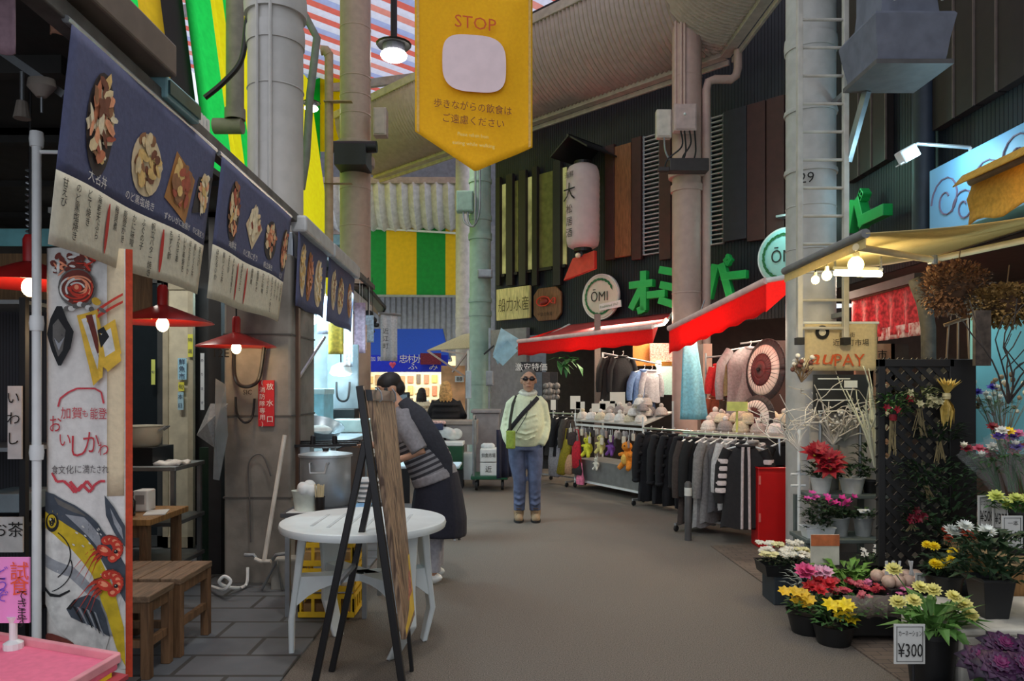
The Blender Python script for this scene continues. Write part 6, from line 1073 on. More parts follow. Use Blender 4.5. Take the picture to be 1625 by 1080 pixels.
def plush(p, body, label, s=1, belly=None, ears=True, tail=False):
    t = thing('soft_toy', label, 'toy', p); d = sd * s; f = sn * s; g = lambda x, y, z: p + d * x + f * y + V((0, 0, z * s)); m = MB()
    m.ell(g(0, 0, 0), (.07 * s, .06 * s, .09 * s)).ell(g(0, .015, .125), (.06 * s, .055 * s, .052 * s))
    for q in (-1, 1): m.tube([g(q * .045, .02, -.05), g(q * .075, .05, -.1), g(q * .08, .07, -.115)], [.032 * s, .03 * s, .024 * s], 8).tube([g(q * .055, .02, .045), g(q * .11, .04, .03)], [.024 * s, .02 * s], 8)
    if ears: [m.tube([g(q * .035, 0, .16), g(q * .055, -.005, .235)], [.02 * s, .009 * s], 8) for q in (-1, 1)]
    if tail: m.tube([g(.04, -.05, -.05), g(.12, -.05, -.08), g(.15, -.04, -.0)], [.03 * s, .02 * s, .01 * s], 8)
    m.blob('body', cloth(body), t, .009, 4); e = MB(); [e.ell(g(q * .024, .066, .135), .008 * s, 8, 5) for q in (-1, 1)]; e.build('eyes', DARK, t)
    if belly: MB().ell(g(0, .04, -.01), (.045 * s, .035 * s, .06 * s), 12, 8).build('belly', cloth(belly), t, smooth=True)
    MB().tube([g(0, -.01, .16), g(0, -.02, .33)], .003, 4).build('loop', WHITEP, t)
plush(sp_(.27, .62), (226, 222, 60), 'yellow green long eared soft toy on the wheeled stand', 1.0); plush(sp_(.47, .68), (224, 210, 130), 'pale yellow soft toy between the yellow green and purple toys', .9, None, False); plush(sp_(.62, .66), (120, 70, 150), 'purple soft toy on the wheeled stand', .8); plush(sp_(.85, .56), (230, 140, 40), 'orange soft toy with a pale belly on the wheeled stand', 1.25, (236, 190, 90), False, True); plush(sp_(.4, .4), (226, 222, 206), 'small white soft toy hanging lowest on the wheeled stand', .6)
def bag(p, w_, h, c, label, rz=0, slant=0):
    t = thing('shoulder_bag', label, 'bag', p - V((0, 0, h))); d = Matrix.Rotation(rz, 3, 'Z') @ sd; n_ = V((d.y, -d.x, 0)); m = MB(); rings = []
    for z, k, th in ((-h, .7, .02), (-h * .95, .95, .045), (-h * .5, 1, .055), (-.03, .9, .03), (0, .85, .012)): q = p + V((0, 0, z)) + d * (slant * z); rings.append([q + d * (w_ / 2 * k * math.cos(a_)) + n_ * (th * math.sin(a_)) for a_ in [2 * math.pi * j / 16 for j in range(16)]])
    m.loft(rings).build('body', cloth(c, var=.2), t, smooth=60); MB().tube([p + d * w_ * .35, p + d * w_ * .2 + V((0, 0, .16)), p - d * w_ * .2 + V((0, 0, .16)), p - d * w_ * .35], .01, 6).build('strap', cloth(c), t, smooth=True)
for u, z, w_, h, c, lab, s in ((-.26, .62, .3, .5, (150, 146, 152), 'grey sequined bag hung low, far from the soft toys', 0), (-.02, .72, .26, .55, (150, 134, 30), 'olive yellow cloth bag hung low left of the red bag', .4), (.02, .5, .2, .3, (196, 150, 116), 'tan cloth bag below the olive yellow bag', .2), (.12, .72, .22, .42, (196, 30, 48), 'crimson bag beside the yellow green soft toy', 0), (.13, .36, .3, .14, (40, 34, 36), 'black flat bag below the crimson bag', 0), (.18, .24, .16, .16, (226, 120, 150), 'pink and blue pouch hanging lowest of the bags', 0), (.05, .84, .24, .2, (60, 44, 44), 'dark brown purse at the top of the wheeled stand', 0)): bag(sp_(u, z, .1), w_, h, c, lab, R(-.2, .2), s)
for k in range(14):
    u = (k + .5) / 14; p = sp_(u, 1.03 + .1 * (k % 2), -.1 - .25 * (k % 2)); hat(p, HATC[(k * 7) % 6], 'pale knit hat on top of the wheeled stand', 'knit hats on the wheeled stand', .9)
for k in range(9):
    p = sp_(.05 + k * .105, .93, .03); t = thing('glove_pair', 'pair of knitted gloves hanging along the rail of the wheeled stand', 'gloves', p, 'gloves on the wheeled stand'); [MB().ell(p + sd * (q * .03) + V((0, 0, -.07)), (.03, .02, .06), 8, 6).build('glove', cloth(((206, 196, 186), (150, 146, 146), (90, 84, 84))[k % 3]), t, smooth=True) for q in (-1, 1)]
for k in range(16):
    p = sp_(.02 + k * .062, .92 - .05 * (k % 3), .1); c_ = ((206, 196, 180), (120, 110, 104), (176, 150, 140), (60, 54, 54), (226, 214, 190))[(k * 3) % 5]; t = thing('small_pouch', 'small pouch hanging in the upper row of the wheeled stand', 'pouch', p, 'small pouches on the wheeled stand'); MB().box(p + V((0, 0, -.07)), (.06, .025, .1), rz=srz + R(-.4, .4)).build('pouch', cloth(c_), t, bevel=.01); MB().tube([p + V((0, 0, -.02)), p + V((0, 0, .05))], .004, 4).build('loop', WHITEP, t)
for k in range(9): p = sp_(.78 + .04 * (k % 4), 1.12 + .07 * (k // 3), -.12 - .06 * (k % 3)); hat(p, HATC[(k * 5 + 2) % 6], 'pale knit hat heaped at the near end of the wheeled stand', 'knit hats heaped on the wheeled stand', .85)
for i, (x0, x1, y0, y1) in enumerate(((905, 921, 628, 649), (914, 928, 637, 648), (939, 961, 640, 653), (952, 976, 636, 650), (968, 992, 622, 640), (874, 882, 634, 650), (980, 996, 640, 652))):
    A, B = P(x0, y0, 10.9), P(x1, y1, 10.9); t = thing('price_card', 'cream price card standing above the wheeled stand, %s from the far end' % ('third', 'fourth', 'fifth, wide', 'sixth, overlapping', 'eighth, highest', 'first', 'seventh, small')[i], 'card', B); MB().b2((A.x, 10.9, B.z), (B.x, 10.91, A.z)).build('card', mat((226, 222, 210), .6, var=.03), t); MB().tube([V(((A.x + B.x) / 2, 10.92, B.z - .12)), V(((A.x + B.x) / 2, 10.92, A.z - .02))], .005).build('stick', WHITEP, t)
# clothes at the far end, beside the walking man
ca, cb = V((.48, 11.9, 0)), V((.98, 11.3, 0)); rack(ca, cb, 1.1, 'steel rack of dark clothes behind the walking man'); rz3 = math.atan2((cb - ca).y, (cb - ca).x) + math.pi / 2
for i, c in enumerate(((32, 32, 36), (52, 50, 48), (26, 26, 30), (74, 68, 62))): garment('coat', c, '%s jacket on the rack of dark clothes, %s from the far end' % (('black', 'dark olive', 'deep black', 'brown grey')[i], ORD[i]), ca.lerp(cb, .12 + .25 * i) + V((0, 0, 1.1)), rz3, 'dark clothes behind the walking man', .6, .18)
# inside the shop across the bend
def sz(px, py, Y): return P(px, py, Y)
for k, c, lab, px, py, L, w_ in (('shirt', (110, 140, 186), 'blue denim shirt hanging in the clothes shop', 1022, 582, .62, .22), ('shirt', (200, 200, 206), 'pale grey shirt right of the denim shirt', 1034, 583, .5, .16), ('coat', (18, 18, 20), 'black long dress hung deep in the clothes shop', 972, 560, .8, .2), ('coat', (24, 24, 28), 'black coat hung beside the black long dress', 988, 560, .8, .2)): garment(k, c, lab, P(px, py, 11.7), .4, None, L, w_)
m = MB(); m.tube([P(955, 560, 11.7), P(1050, 578, 11.7)], .014); m.tube([P(957, 560, 11.7), P(957, 700, 11.7)], .02); solo('clothes_rail', m, GALV, 'grey hanging rail deep in the clothes shop', 'rail')
for x0, x1, y0, y1, c, n, lab in ((1005, 1066, 545, 580, (190, 130, 60), 'poster_board', 'orange timber board high in the clothes shop'), (1030, 1066, 545, 574, (206, 150, 140), 'pattern_cloth', 'red and white patterned cloth over the orange board'), (1040, 1066, 581, 626, (176, 214, 210), 'poster', 'pale aqua poster with a green picture in the clothes shop'), (943, 952, 560, 640, (120, 110, 104), 'shop_post', 'grey post dividing the clothes shop')):
    A, B = P(x0, y0, 12.1), P(x1, y1, 12.1); m = MB(); d_ = 0 if 'board' in n else .1; m.b2((A.x, 12.1 - d_, B.z), (B.x, 12.16 - d_, A.z))
    if n == 'shop_post': m = MB(); m.b2((A.x, 12.0, 0), (B.x, 12.1, 2.7))
    solo(n, m, mat(c, .6, var=.45 if 'cloth' in n else .1, scale=40), lab, 'board' if 'board' in n else n.split('_')[-1])
m = MB()
for k in range(9): p = P(884 + k * 4.4, 572 + 4 * math.sin(k * 2), 11.6); m.leaf(p, (R(-1, 1), -.4, R(-.6, .2)), .28, .1).leaf(p, (R(-1, 1), -.2, R(-.6, .4)), .25, .09)
solo('leaf_garland', m, mat((60, 120, 60), .6), 'green leafy garland under the farther red awning', 'garland'); 
lt = MB(); lt.text('激安特価', .13, P(843, 582, 11.9), (1, 0, 0), thick=.01); t = solo('shop_notice', MB().b2(P(826, 590, 11.93), P(860, 574, 11.96)), BLACKM, 'black notice with bold white characters above the walking man', 'notice'); lt.build('lettering', WINK, t, world=False)
for i, (px, c) in enumerate(((866, (70, 66, 66)), (878, (40, 40, 44)))):
    A = P(px, 590, 11.9); m = MB(); m.b2((A.x - .06, 11.88, .2), (A.x + .07, 11.94, A.z)); solo('hanging_tshirt', m, cloth(c), '%s cloth panel hanging at the far end of the clothes shop' % ('grey', 'black')[i], 'cloth', bevel=.01)
m = MB()
for k in range(12): m.ell(P(866 + (k % 4) * 6, 612 + (k // 4) * 9, 11.7) + V((0, R(-.04, .04), 0)), R(.04, .06), 8, 5)
solo('mesh_bag', m, mat((120, 116, 112), .6, var=.3, scale=30), 'grey mesh bundle hanging beside the black cloth panel', 'bag', smooth=True)
# red cabinet
A, B = P(1203, 741, 6.9), P(1255, 850, 6.9); t = thing('hydrant_cabinet', 'red metal fire cabinet standing beside the ladder column', 'cabinet', ((A.x + B.x) / 2, 7.0, 0)); RM = mat((196, 16, 18), .35, var=.04)
MB().b2((A.x, 6.9, .01), (B.x, 7.1, A.z)).build('case', RM, t, bevel=.008); MB().b2((A.x + .012, 6.892, .05), (B.x - .012, 6.9, A.z - .05)).build('door', RM, t, bevel=.004)
for z in (.25, .6): MB().b2((A.x + .004, 6.885, z), (A.x + .02, 6.895, z + .08)).build('hinge', mat((226, 120, 110), .4), t)
MB().b2((A.x - .006, 6.88, A.z - .02), (B.x + .006, 7.11, A.z)).build('lid', RM, t, bevel=.006)
# ------------------------------------------------------------------ ladder column, unit, right wall
t = thing('wall_ladder', 'grey steel ladder fixed in front of the ladder column', 'ladder', (2.6, 6.2, 1.9)); LM = mat((182, 178, 168), .45); x0, x1 = P(1269, 0, 6.2).x, P(1342, 0, 6.2).x
for x in (x0, x1): MB().b2((x - .022, 6.18, 1.9), (x + .022, 6.23, 5.4)).build('rail', LM, t, bevel=.005)
z = 2.0
while z < 5.4: MB().tube([(x0, 6.205, z), (x1, 6.205, z)], .013, 8).build('rung', LM, t); z += .235
for z in (2.1, 3.95): MB().b2((x1 - .02, 6.2, z), (x1 + .02, 6.6, z + .04)).build('wall_bracket', GALV, t)
for s in (x0, x1): MB().b2((s - .03, 6.17, 1.86), (s + .03, 6.24, 1.92)).build('end_cap', DARK, t)
lt = MB(); lt.text('29', .13, V((c5.x - .12, c5.y - r5 * 1.0, 3.32)), (1, -.5, 0)); solo('stencil', lt, INK, 'black number painted on the ladder column', 'stencil')
t = thing('covered_unit', 'outdoor unit wrapped in dark grey sheet on a bracket by the ladder', 'unit', (3.0, 5.8, 3.94)); SH = cloth((104, 108, 120), bump=.3, scale=8)
m = MB(); rings = []
for z, e in ((3.96, .0), (4.0, .005), (4.12, .03), (4.28, .06), (4.3, .05), (4.26, -.02), (4.5, -.04), (4.9, -.04), (5.0, -.05)): rings.append([V((3.0 + sx * (.25 + e) + .008 * math.sin(z * 30 + sx), 5.8 + sy * (.25 + e), z)) for sx, sy in ((-1, -1), (-.3, -1.02), (.4, -.99), (1, -1), (1.02, 0), (1, 1), (0, 1), (-1, 1), (-1.01, 0))])
m.loft(rings).build('sheet', SH, t, smooth=25); MB().b2((2.72, 5.52, 3.92), (3.3, 6.08, 3.955)).build('base_plate', mat((84, 82, 82), .6), t)
for x in (2.85, 3.2): MB().bar((x, 5.5, 4.38), (x, 5.5, 5.2), .015).build('strap', WHITEP, t)
MB().bar((2.9, 6.05, 3.92), (2.82, 6.22, 3.4), .05).build('brace', GALV, t)
# boards on the right wall
BW = mat((38, 27, 25), .6); BWE = mat((104, 90, 84), .5)
def rb_(px0, px1, z0, z1, label, n):
    y0, y1 = 4.03 * F / (px1 - CX), 4.03 * F / (px0 - CX); t = struct('trim_%d' % n, MB().b2((3.98, y0 + .02, z0), (4.07, y1, z1)), BW, label, 'board'); MB().b2((3.965, y0, z0 + .0), (3.985, y0 + .012, z1)).build('edge_strip', BWE, t, world=False)
n = 31
for x0, x1, s in ((1350, 1370, 'first past the ladder'), (1371, 1391, 'second past the ladder'), (1392, 1414, 'third past the ladder'), (1488, 1523, 'first above the blue sign'), (1524, 1556, 'second above the blue sign'), (1557, 1592, 'third above the blue sign'), (1593, 1640, 'nearest above the blue sign')): rb_(x0, x1, 3.93, 7.5, 'dark brown vertical board on the right wall, %s' % s, n); n += 1
m = MB(); p = P(1375, 195, 8.4); m.b2((4.0, 8.0, p.z - .15), (4.06, 8.7, p.z + .1)); struct('trim_40', m, mat((150, 70, 70), .5), 'small panel coloured as a pinkish window reflection on the right wall behind the ladder', 'panel')  # pinkish reflection in a window, put into the panel's colour
m = MB(); m.tube([(3.95, 7.1, z) for z in (2.75, 6.5)], .1, 12); solo('wall_duct', m, mat((40, 48, 62), .5), 'dark blue grey duct running up the right wall', 'duct', smooth=True)
for i, (ch, px, py) in enumerate((('パ', 1363, 335), ('ー', 1388, 342))):
    Y = 3.9 * F / (px - CX); letter3d(ch, V((3.9, Y, H + (CY - py) * Y / F)), .5 if i else .36, .36 if not i else .12, V((0, -1, 0)), V((-1, 0, 0)), 'green glowing letter on the right wall just past the ladder' if not i else 'green bar shaped letter on the right wall nearer the blue sign')
lamp('POINT', (3.3, 8.4, 3.95), 9, (.45, 1, .85), .08, name='letter_light')
# blue swirl sign
SX, SY0, SY1, SZ0, SZ1 = 3.7, 4.4, 6.56, 2.82, 3.42
t = thing('swirl_sign', 'long pale blue shop sign with painted swirls on the right wall', 'sign', (SX, 5.5, SZ0)); MB().b2((SX, SY0, SZ0), (SX + .3, SY1, SZ1)).build('board', mat((120, 176, 216), .5, var=.06, scale=2), t, bevel=.008); m = MB()
for cy, cz, r_ in ((6.3, 3.1, .22), (6.05, 2.98, .16), (5.75, 3.1, .2), (5.4, 3.2, .18), (5.0, 3.1, .22)): m.tube([V((SX - .004, cy + r_ * (1 - k / 26) * math.cos(k * .42), cz + r_ * (1 - k / 26) * math.sin(k * .42))) for k in range(22)], .008, 5)
m.build('swirl', mat((116, 98, 120), .6, var=.1), t)
t = thing('flood_lamp', 'white flood lamp on a long arm lighting the blue swirl sign', 'lamp', P(1440, 245, 6.1)); c = P(1440, 245, 6.1); MB().tube([P(1540, 234, 6.0), P(1455, 228, 6.1), P(1449, 233, 6.1)], .016, 8).build('arm', STEEL, t, smooth=True); MB().box(c, (.15, .1, .11), ry=-.5).build('housing', WHITEP, t, bevel=.012); MB().box(c + V((-.02, 0, -.06)), (.13, .08, .01), ry=-.5).build('glass', mat((226, 236, 240), .1), t); MB().tube([P(1540, 234, 6.0), P(1540, 262, 6.0)], .016).build('post', STEEL, t)
# gold rolled awning, flower stall awning
t = thing('rolled_awning', 'gold yellow curled awning cloth above the flower stall', 'awning', (2.9, 4.0, 2.6)); GC = cloth((206, 166, 70), trans=.4)
def ra_(u, v):
    y = 4.65 - 1.3 * u; pr_ = [(-.06, .02), (0, .09), (.1, .1), (.06, .02), (.03, -.06), (.05, -.14), (.04, -.22)]; k = v * 6; i = min(5, int(k)); f = k - i; x = pr_[i][0] * (1 - f) + pr_[i + 1][0] * f; z = pr_[i][1] * (1 - f) + pr_[i + 1][1] * f; return V((2.83 + x + .0 * u, y, 2.74 + z + .02 * math.sin(u * 20) * (v > .8)))
MB().grid(ra_, 16, 18).build('cloth', GC, t, smooth=True, solid=.006); MB().tube([(2.9, 4.67, 2.8), (2.9, 3.3, 2.8)], .03, 10).build('roller', mat((120, 110, 96), .5), t); MB().bar((2.95, 4.5, 2.8), (3.72, 4.8, 3.0), .03).build('bracket', GALV, t)
lamp('POINT', (3.1, 4.1, 2.62), 5, (1, .75, .4), .06, name='rolled_awning_light')
t = thing('stall_awning', 'beige flower stall awning with folding arms', 'awning', (2.9, 5.2, 2.4)); AC = cloth((216, 198, 140), var=.05, trans=.35); a, b, c_, d_ = V((2.2, 5.97, 2.44)), V((2.2, 4.6, 2.46)), V((3.95, 4.6, 2.72)), V((3.95, 6.6, 2.72))
MB().grid(lambda u, v: a.lerp(b, u).lerp(d_.lerp(c_, u), v) - V((0, 0, .05 * math.sin(math.pi * v))), 12, 10).build('canvas', AC, t, smooth=True, solid=.005); MB().tube([a, b], .03, 10).build('front_rail', mat((110, 112, 112), .5), t, smooth=True); MB().grid(lambda u, v: a.lerp(b, u) + V((0, 0, -.09 * v)), 20, 2).build('valance', AC, t, solid=.004)
MB().tube([P(1358, 392, 4.7), P(1480, 412, 5.2), P(1640, 378, 5.0)], .024, 10).build('arm', mat((206, 190, 150), .5), t, smooth=True); MB().lathe([(.03, -.03), (.035, 0), (.03, .03)], P(1480, 412, 5.2), 14).build('elbow', GALV, t)
t = thing('tube_lamp', 'lit fluorescent tube under the beige awning', 'lamp', P(1360, 434, 5.2)); p, q = P(1325, 433, 5.35), P(1398, 435, 5.05); MB().tube([p, q], .02, 10).build('tube', mat((255, 240, 190), emit=9, var=0), t, smooth=True); MB().bar(p + V((0, 0, .035)), q + V((0, 0, .035)), .05, .02).build('fitting', WHITEP, t)
for e in (p, q): MB().bar(e + V((0, 0, .04)), e + V((0, 0, .12)), .012).build('hanger', GALV, t)
for px, py, Y, r_, s in ((1358, 420, 4.9, .05, 'largest, by the awning rail'), (1312, 437, 5.5, .035, 'middle one'), (1294, 444, 5.7, .03, 'farthest, smallest')):
    p = P(px, py, Y); t = thing('bulb_lamp', 'glowing bulb under the beige awning, %s' % s, 'lamp', p); MB().ell(p, (r_, r_, r_ * 1.1)).build('bulb', mat((255, 226, 130), emit=14, var=0), t, smooth=True); MB().lathe([(r_ * .5, r_), (r_ * .4, r_ * 2)], p, 10).build('socket', WHITEP, t); MB().tube([p + V((0, 0, r_)), p + V((.0, 0, .14))], .005).build('cord', DARK, t)
# noren, payment cloth, poster board
t = thing('red_noren', 'red patterned shop curtain with a white script band behind the ladder', 'curtain', P(1410, 520, 7.4)); p, q = P(1352, 0, 7.9), P(1462, 0, 6.5)
zt, zb = 2.32, 2.0; fn = wavy((p.x, p.y), (q.x, q.y), 2.0, 2.42, .02, 5); MB().grid(fn, 40, 8).build('cloth', mat((196, 54, 64), .8, var=.5, scale=26), t, smooth=True, solid=.004); fn2 = wavy((P(1394, 0, 7.3).x, 7.3), (P(1461, 0, 6.46).x, 6.46), 1.96, 2.08, .012, 4); MB().grid(fn2, 30, 4).build('white_band', mat((226, 216, 212), .8, var=.4, scale=20, c2=(176, 60, 60)), t, smooth=True, solid=.004); MB().tube([fn(0, 0) + V((0, 0, .02)), fn(1, 0) + V((0, 0, .02))], .014).build('rod', BROWNW, t)
m = MB(); m.bar(P(1352, 470, 7.9), P(1462, 440, 6.5), .12, .08); solo('curtain_box', m, mat((60, 56, 56), .6), 'dark rail box above the red patterned curtain', 'rail')
t = thing('payment_banner', 'cream cloth with orange payment lettering hung below the ladder', 'banner', P(1335, 592, 6.28)); Yb = 6.285; fn = wavy((P(1277, 0, Yb).x, Yb), (P(1392, 0, Yb).x, Yb), P(0, 588, Yb).z, P(0, 512, Yb).z, .008, 1.5)
MB().grid(fn, 20, 8).build('cloth', cloth((224, 206, 164), var=.05, trans=.2), t, smooth=True, solid=.003); MB().tube([fn(-.02, 0), fn(1.02, 0)], .012).build('rod', WHITEP, t); lt = MB(); lt.text('au', .19, P(1304, 570, Yb - .025), (1, 0, 0), (.3, 0, 1), xs=1.2); lt.text('PAY', .15, P(1348, 571, Yb - .025), (1, 0, 0)); lt.build('lettering', mat((206, 88, 40), .7, var=0), t)
lt = MB(); lt.text('近江町市場', .062, P(1350, 543, Yb - .025), (1, 0, 0)); lt.text('商店街', .045, P(1344, 531, Yb - .025), (1, 0, 0)); lt.build('small_lettering', mat((60, 50, 44), .7, var=0), t); MB().lathe([(.058, 0), (.058, .004)], P(1305, 527, Yb - .02), 24, axis=(0, -1, 0)).build('round_mark', INK, t); MB().lathe([(.03, 0), (.03, .003)], P(1305, 527, Yb - .026), 16, axis=(0, -1, 0)).build('mark_centre', CREAM, t)
t = thing('poster_board', 'dark notice board with white lines below the payment cloth', 'board', P(1335, 655, 6.2)); A, B = P(1292, 594, 6.2), P(1378, 655, 6.2); MB().b2((A.x, 6.2, B.z), (B.x, 6.23, A.z)).build('board', mat((36, 36, 38), .5), t); m = MB(); [m.b2((A.x + .03, 6.194, A.z - .04 - k * .09), (A.x + .3 + .04 * (k % 2), 6.2, A.z - .03 - k * .09)) for k in range(4)]; m.b2((A.x + .25, 6.193, A.z - .11), (A.x + .36, 6.2, A.z - .05)); m.build('white_line', WHITEP, t); MB().tube([V((A.x + .06, 6.22, B.z)), V((A.x + .06, 6.22, 0))], .014).tube([V((B.x - .06, 6.22, B.z)), V((B.x - .06, 6.22, 0))], .014).build('leg', GALV, t)
A, B = P(1281, 650, 6.32), P(1392, 740, 6.32); m = MB(); m.b2((A.x, 6.25, 0), (B.x, 6.28, A.z)); solo('back_panel', m, mat((170, 164, 156), .6), 'pale grey panel behind the flower shelf', 'panel')
m = MB(); m.tube([P(1268, 680, 6.05), V((P(1268, 0, 6.05).x, 6.05, .0))], .014).tube([P(1255, 752, 6.05), P(1278, 752, 6.05)], .01).tube([P(1255, 770, 6.05), P(1278, 770, 6.05)], .01); m.lathe([(.06, 0), (.06, .03)], (P(1268, 0, 6.05).x, 6.05, 0), 14); solo('stand_pole', m, WHITEP, 'thin white pole standing in front of the ladder column', 'pole', smooth=40)
for i, (px, c, w_) in enumerate(((1372, (176, 130, 104), 14), (1400, (190, 150, 120), 20), (1428, (70, 66, 64), 14))):
    A, B = P(px - w_, 545, 7.2), P(px + w_, 620, 7.2); m = MB(); m.b2((A.x, 7.2, B.z - .8), (B.x, 7.24, A.z)); s_ = solo('shop_board', m, mat(c, .6, var=.2), '%s board behind the payment cloth' % ('tan', 'peach notice', 'dark')[i], 'board')
    if i == 1:
        lt = MB(); [lt.text(ch, .1, P(px, 562 + 16 * k, 7.19), (1, 0, 0)) for k, ch in enumerate('市場内')]; lt.build('lettering', INK, s_, world=False)
# tree trunk post, teal sheet, branches, dried clumps
m = MB(); TK = mat((58, 56, 54), .9, var=.3, scale=14, bump=.5); m.tube([P(1474, 640, 5.4) - V((0, 0, 1.4)), P(1474, 600, 5.4), P(1473, 520, 5.4), P(1467, 480, 5.4), P(1456, 455, 5.4), P(1450, 442, 5.4)], [.05, .05, .052, .055, .05, .045], 12).tube([P(1470, 490, 5.4), P(1480, 460, 5.38), P(1484, 445, 5.38)], [.05, .035, .02], 8); setp(m.blob('tree_trunk', TK, None, .014, 3), 'gnarled grey tree trunk standing behind the black lattice', 'trunk')
A, B = P(1545, 480, 5.3), P(1680, 720, 5.3); m = MB(); m.b2((A.x, 5.3, B.z), (B.x, 5.34, A.z)); solo('teal_sheet', m, mat((120, 190, 200), .5, var=.06, scale=2), 'pale teal sheet hanging behind the dried flowers', 'sheet'); lamp('POINT', (3.2, 4.95, 1.95), 4, (.7, .95, 1), .1, name='teal_sheet_light')
for i, (px, py, Y, c, rx, ry) in enumerate(((1516, 458, 4.9, (122, 84, 52), 60, 44), (1594, 484, 4.7, (126, 100, 54), 56, 34))):
    m = MB(); b = P(px, py, Y); s = Y / F
    for k in range(1500):
        d = V((R(-1, 1), R(-1, 1), R(-1, 1))); d = d.normalized() * R(.3, 1) ** .5; p = b + V((d.x * rx * s, d.y * .12, d.z * ry * s)); m.leaf(p, d + V((R(-.6, .6), R(-.6, .6), R(-.6, .6))), .034, .024)
    t = thing('dried_flowers', ('brown', 'olive brown')[i] + ' dried hydrangea bunch hanging under the beige awning', 'flowers', b); MB().ell(b, (rx * s * .6, .07, ry * s * .6), 14, 8).build('core', mat((70, 50, 34), .9), t, smooth=True); m.build('petals', mat(c, .8, var=.35, scale=20), t); MB().tube([b, b + V((.03, .02, .14)), b + V((.05, .03, .26))], .004, 5).build('stem', mat((90, 72, 50), .8), t)
def twigs(base, n, h, spread, mm, label, name='branches', thick=.006, curl=.1, up=1.0, tips=None, cat='branches', lean=(0, 0)):
    t = thing(name, label, cat, base); m = MB(); tp = []
    for i in range(n):
        p = V(base); d = V((R(-spread, spread) + lean[0], R(-spread, spread) * .6 + lean[1], up)).normalized(); pts = [p]; L = h * R(.6, 1.1)
        for k in range(9): d = (d + V((R(-1, 1), R(-1, 1) * .6, R(-.8, .8))) * curl * (1 + k * .35)).normalized(); p = p + d * L / 9; pts.append(p)
        m.tube(pts, [thick * (1 - .07 * k) for k in range(10)], 5); tp.append(p)
        if n < 30:
            q = pts[4]; d2 = (d + V((R(-.8, .8), R(-.5, .5), R(-.2, .6)))).normalized(); m.tube([q, q + d2 * L * .2, q + d2 * L * .35 + V((R(-.05, .05), 0, .03))], thick * .6, 5); tp.append(q + d2 * L * .35)
    m.build('stems', mm, t, smooth=True)
    if tips: tips(t, tp)
    return t
WTW = mat((222, 214, 200), .6, var=.08)
t = twigs(P(1322, 705, 6.22), 26, .75, .9, WTW, 'white painted curly willow branches above the poinsettia', thick=.0065, curl=.42); b = P(1322, 705, 6.22); MB().lathe([(.04, -b.z + .01), (.05, 0), (.045, 0)], b, 16).build('vase', mat((120, 120, 116), .5), t, smooth=40)
twigs(P(1268, 715, 5.6), 8, .6, .3, WTW, 'tall white curly branches leaning towards the parasols', thick=.006, curl=.4, lean=(-.5, 0))
twigs(P(1600, 640, 4.4) , 9, .8, .5, mat((52, 46, 44), .8), 'dark bare branches before the teal sheet', thick=.006, curl=.2, lean=(.2, 0))
m = MB(); m.tube([P(1498, 516, 5.0), P(1545, 500, 4.95)], .012).tube([P(1520, 511, 5.0), P(1520, 570, 5.0)], .006).tube([P(1505, 516, 5.0), P(1502, 570, 5.0)], .006).tube([P(1535, 506, 5.0), P(1538, 570, 5.0)], .006); solo('branch_frame', m, mat((120, 100, 80), .8), 'small rustic branch frame above the black lattice', 'frame')
m = MB(); A, B = P(1548, 492, 4.6), P(1573, 580, 4.6); m.b2((A.x, 4.6, B.z), (B.x, 4.63, A.z)); solo('hanging_plaque', m, mat((70, 62, 56), .8, var=.4, scale=20), 'dark mottled plaque hanging beside the black lattice', 'plaque')
# ------------------------------------------------------------------ flower builders
def C(c): return mat(c, .55, var=.2, scale=30)
def petals(m, c, n, r, w_, up=.25, nn=V((0, -.35, 1)), layers=1, curl=.2):
    nn = V(nn).normalized(); a = nn.cross(V((0, 1, .2))).normalized(); b = nn.cross(a)
    for l in range(layers):
        for k in range(n): th = 2 * math.pi * (k + .5 * l) / n + R(-.1, .1); d = a * math.cos(th) + b * math.sin(th); q = l / max(layers, 1); m.leaf(V(c) + nn * (.004 * l), d * (1 - q * .55) + nn * (up + q * 1.1), r * (1 - q * .35), w_, nn, curl)
def foliage(m, c, n, r, h, ln, wd, up=.5):
    for k in range(n):
        th = R(0, 6.28); q = math.sqrt(R(0, 1)); p = V(c) + V((r * q * math.cos(th), r * q * math.sin(th), h * R(0, 1))); m.leaf(p, V((math.cos(th), math.sin(th), R(-.3, 1) * up + .2)), ln * R(.7, 1.2), wd * R(.7, 1.2), curl=.4)
def stemsto(m, base, heads, r=.003):
    for h_ in heads: b = V(base) + V((R(-.03, .03), R(-.03, .03), 0)); m.tube([b, b.lerp(h_, .55) + V((0, 0, .02)), h_], r, 5)
def pot(t, c, r, h, mm, rim=True, sq=False, name='pot'):
    n = 4 if sq else 22; pr = [(r * .72, 0), (r * .98, h * .93), (r * 1.06, h * .93), (r * 1.06, h), (r * .95, h), (r * .9, h * .85), (.001, h * .85)]
    m = MB(); m.lathe(pr, c, n); 
    if sq:
        M = Matrix.Rotation(math.pi / 4, 4, 'Z'); m.v = [tuple(V(c) + (M @ ((V(v) - V(c))))) for v in m.v]
    m.build(name, mm, t, smooth=0 if sq else 40, bevel=.004 if sq else 0)
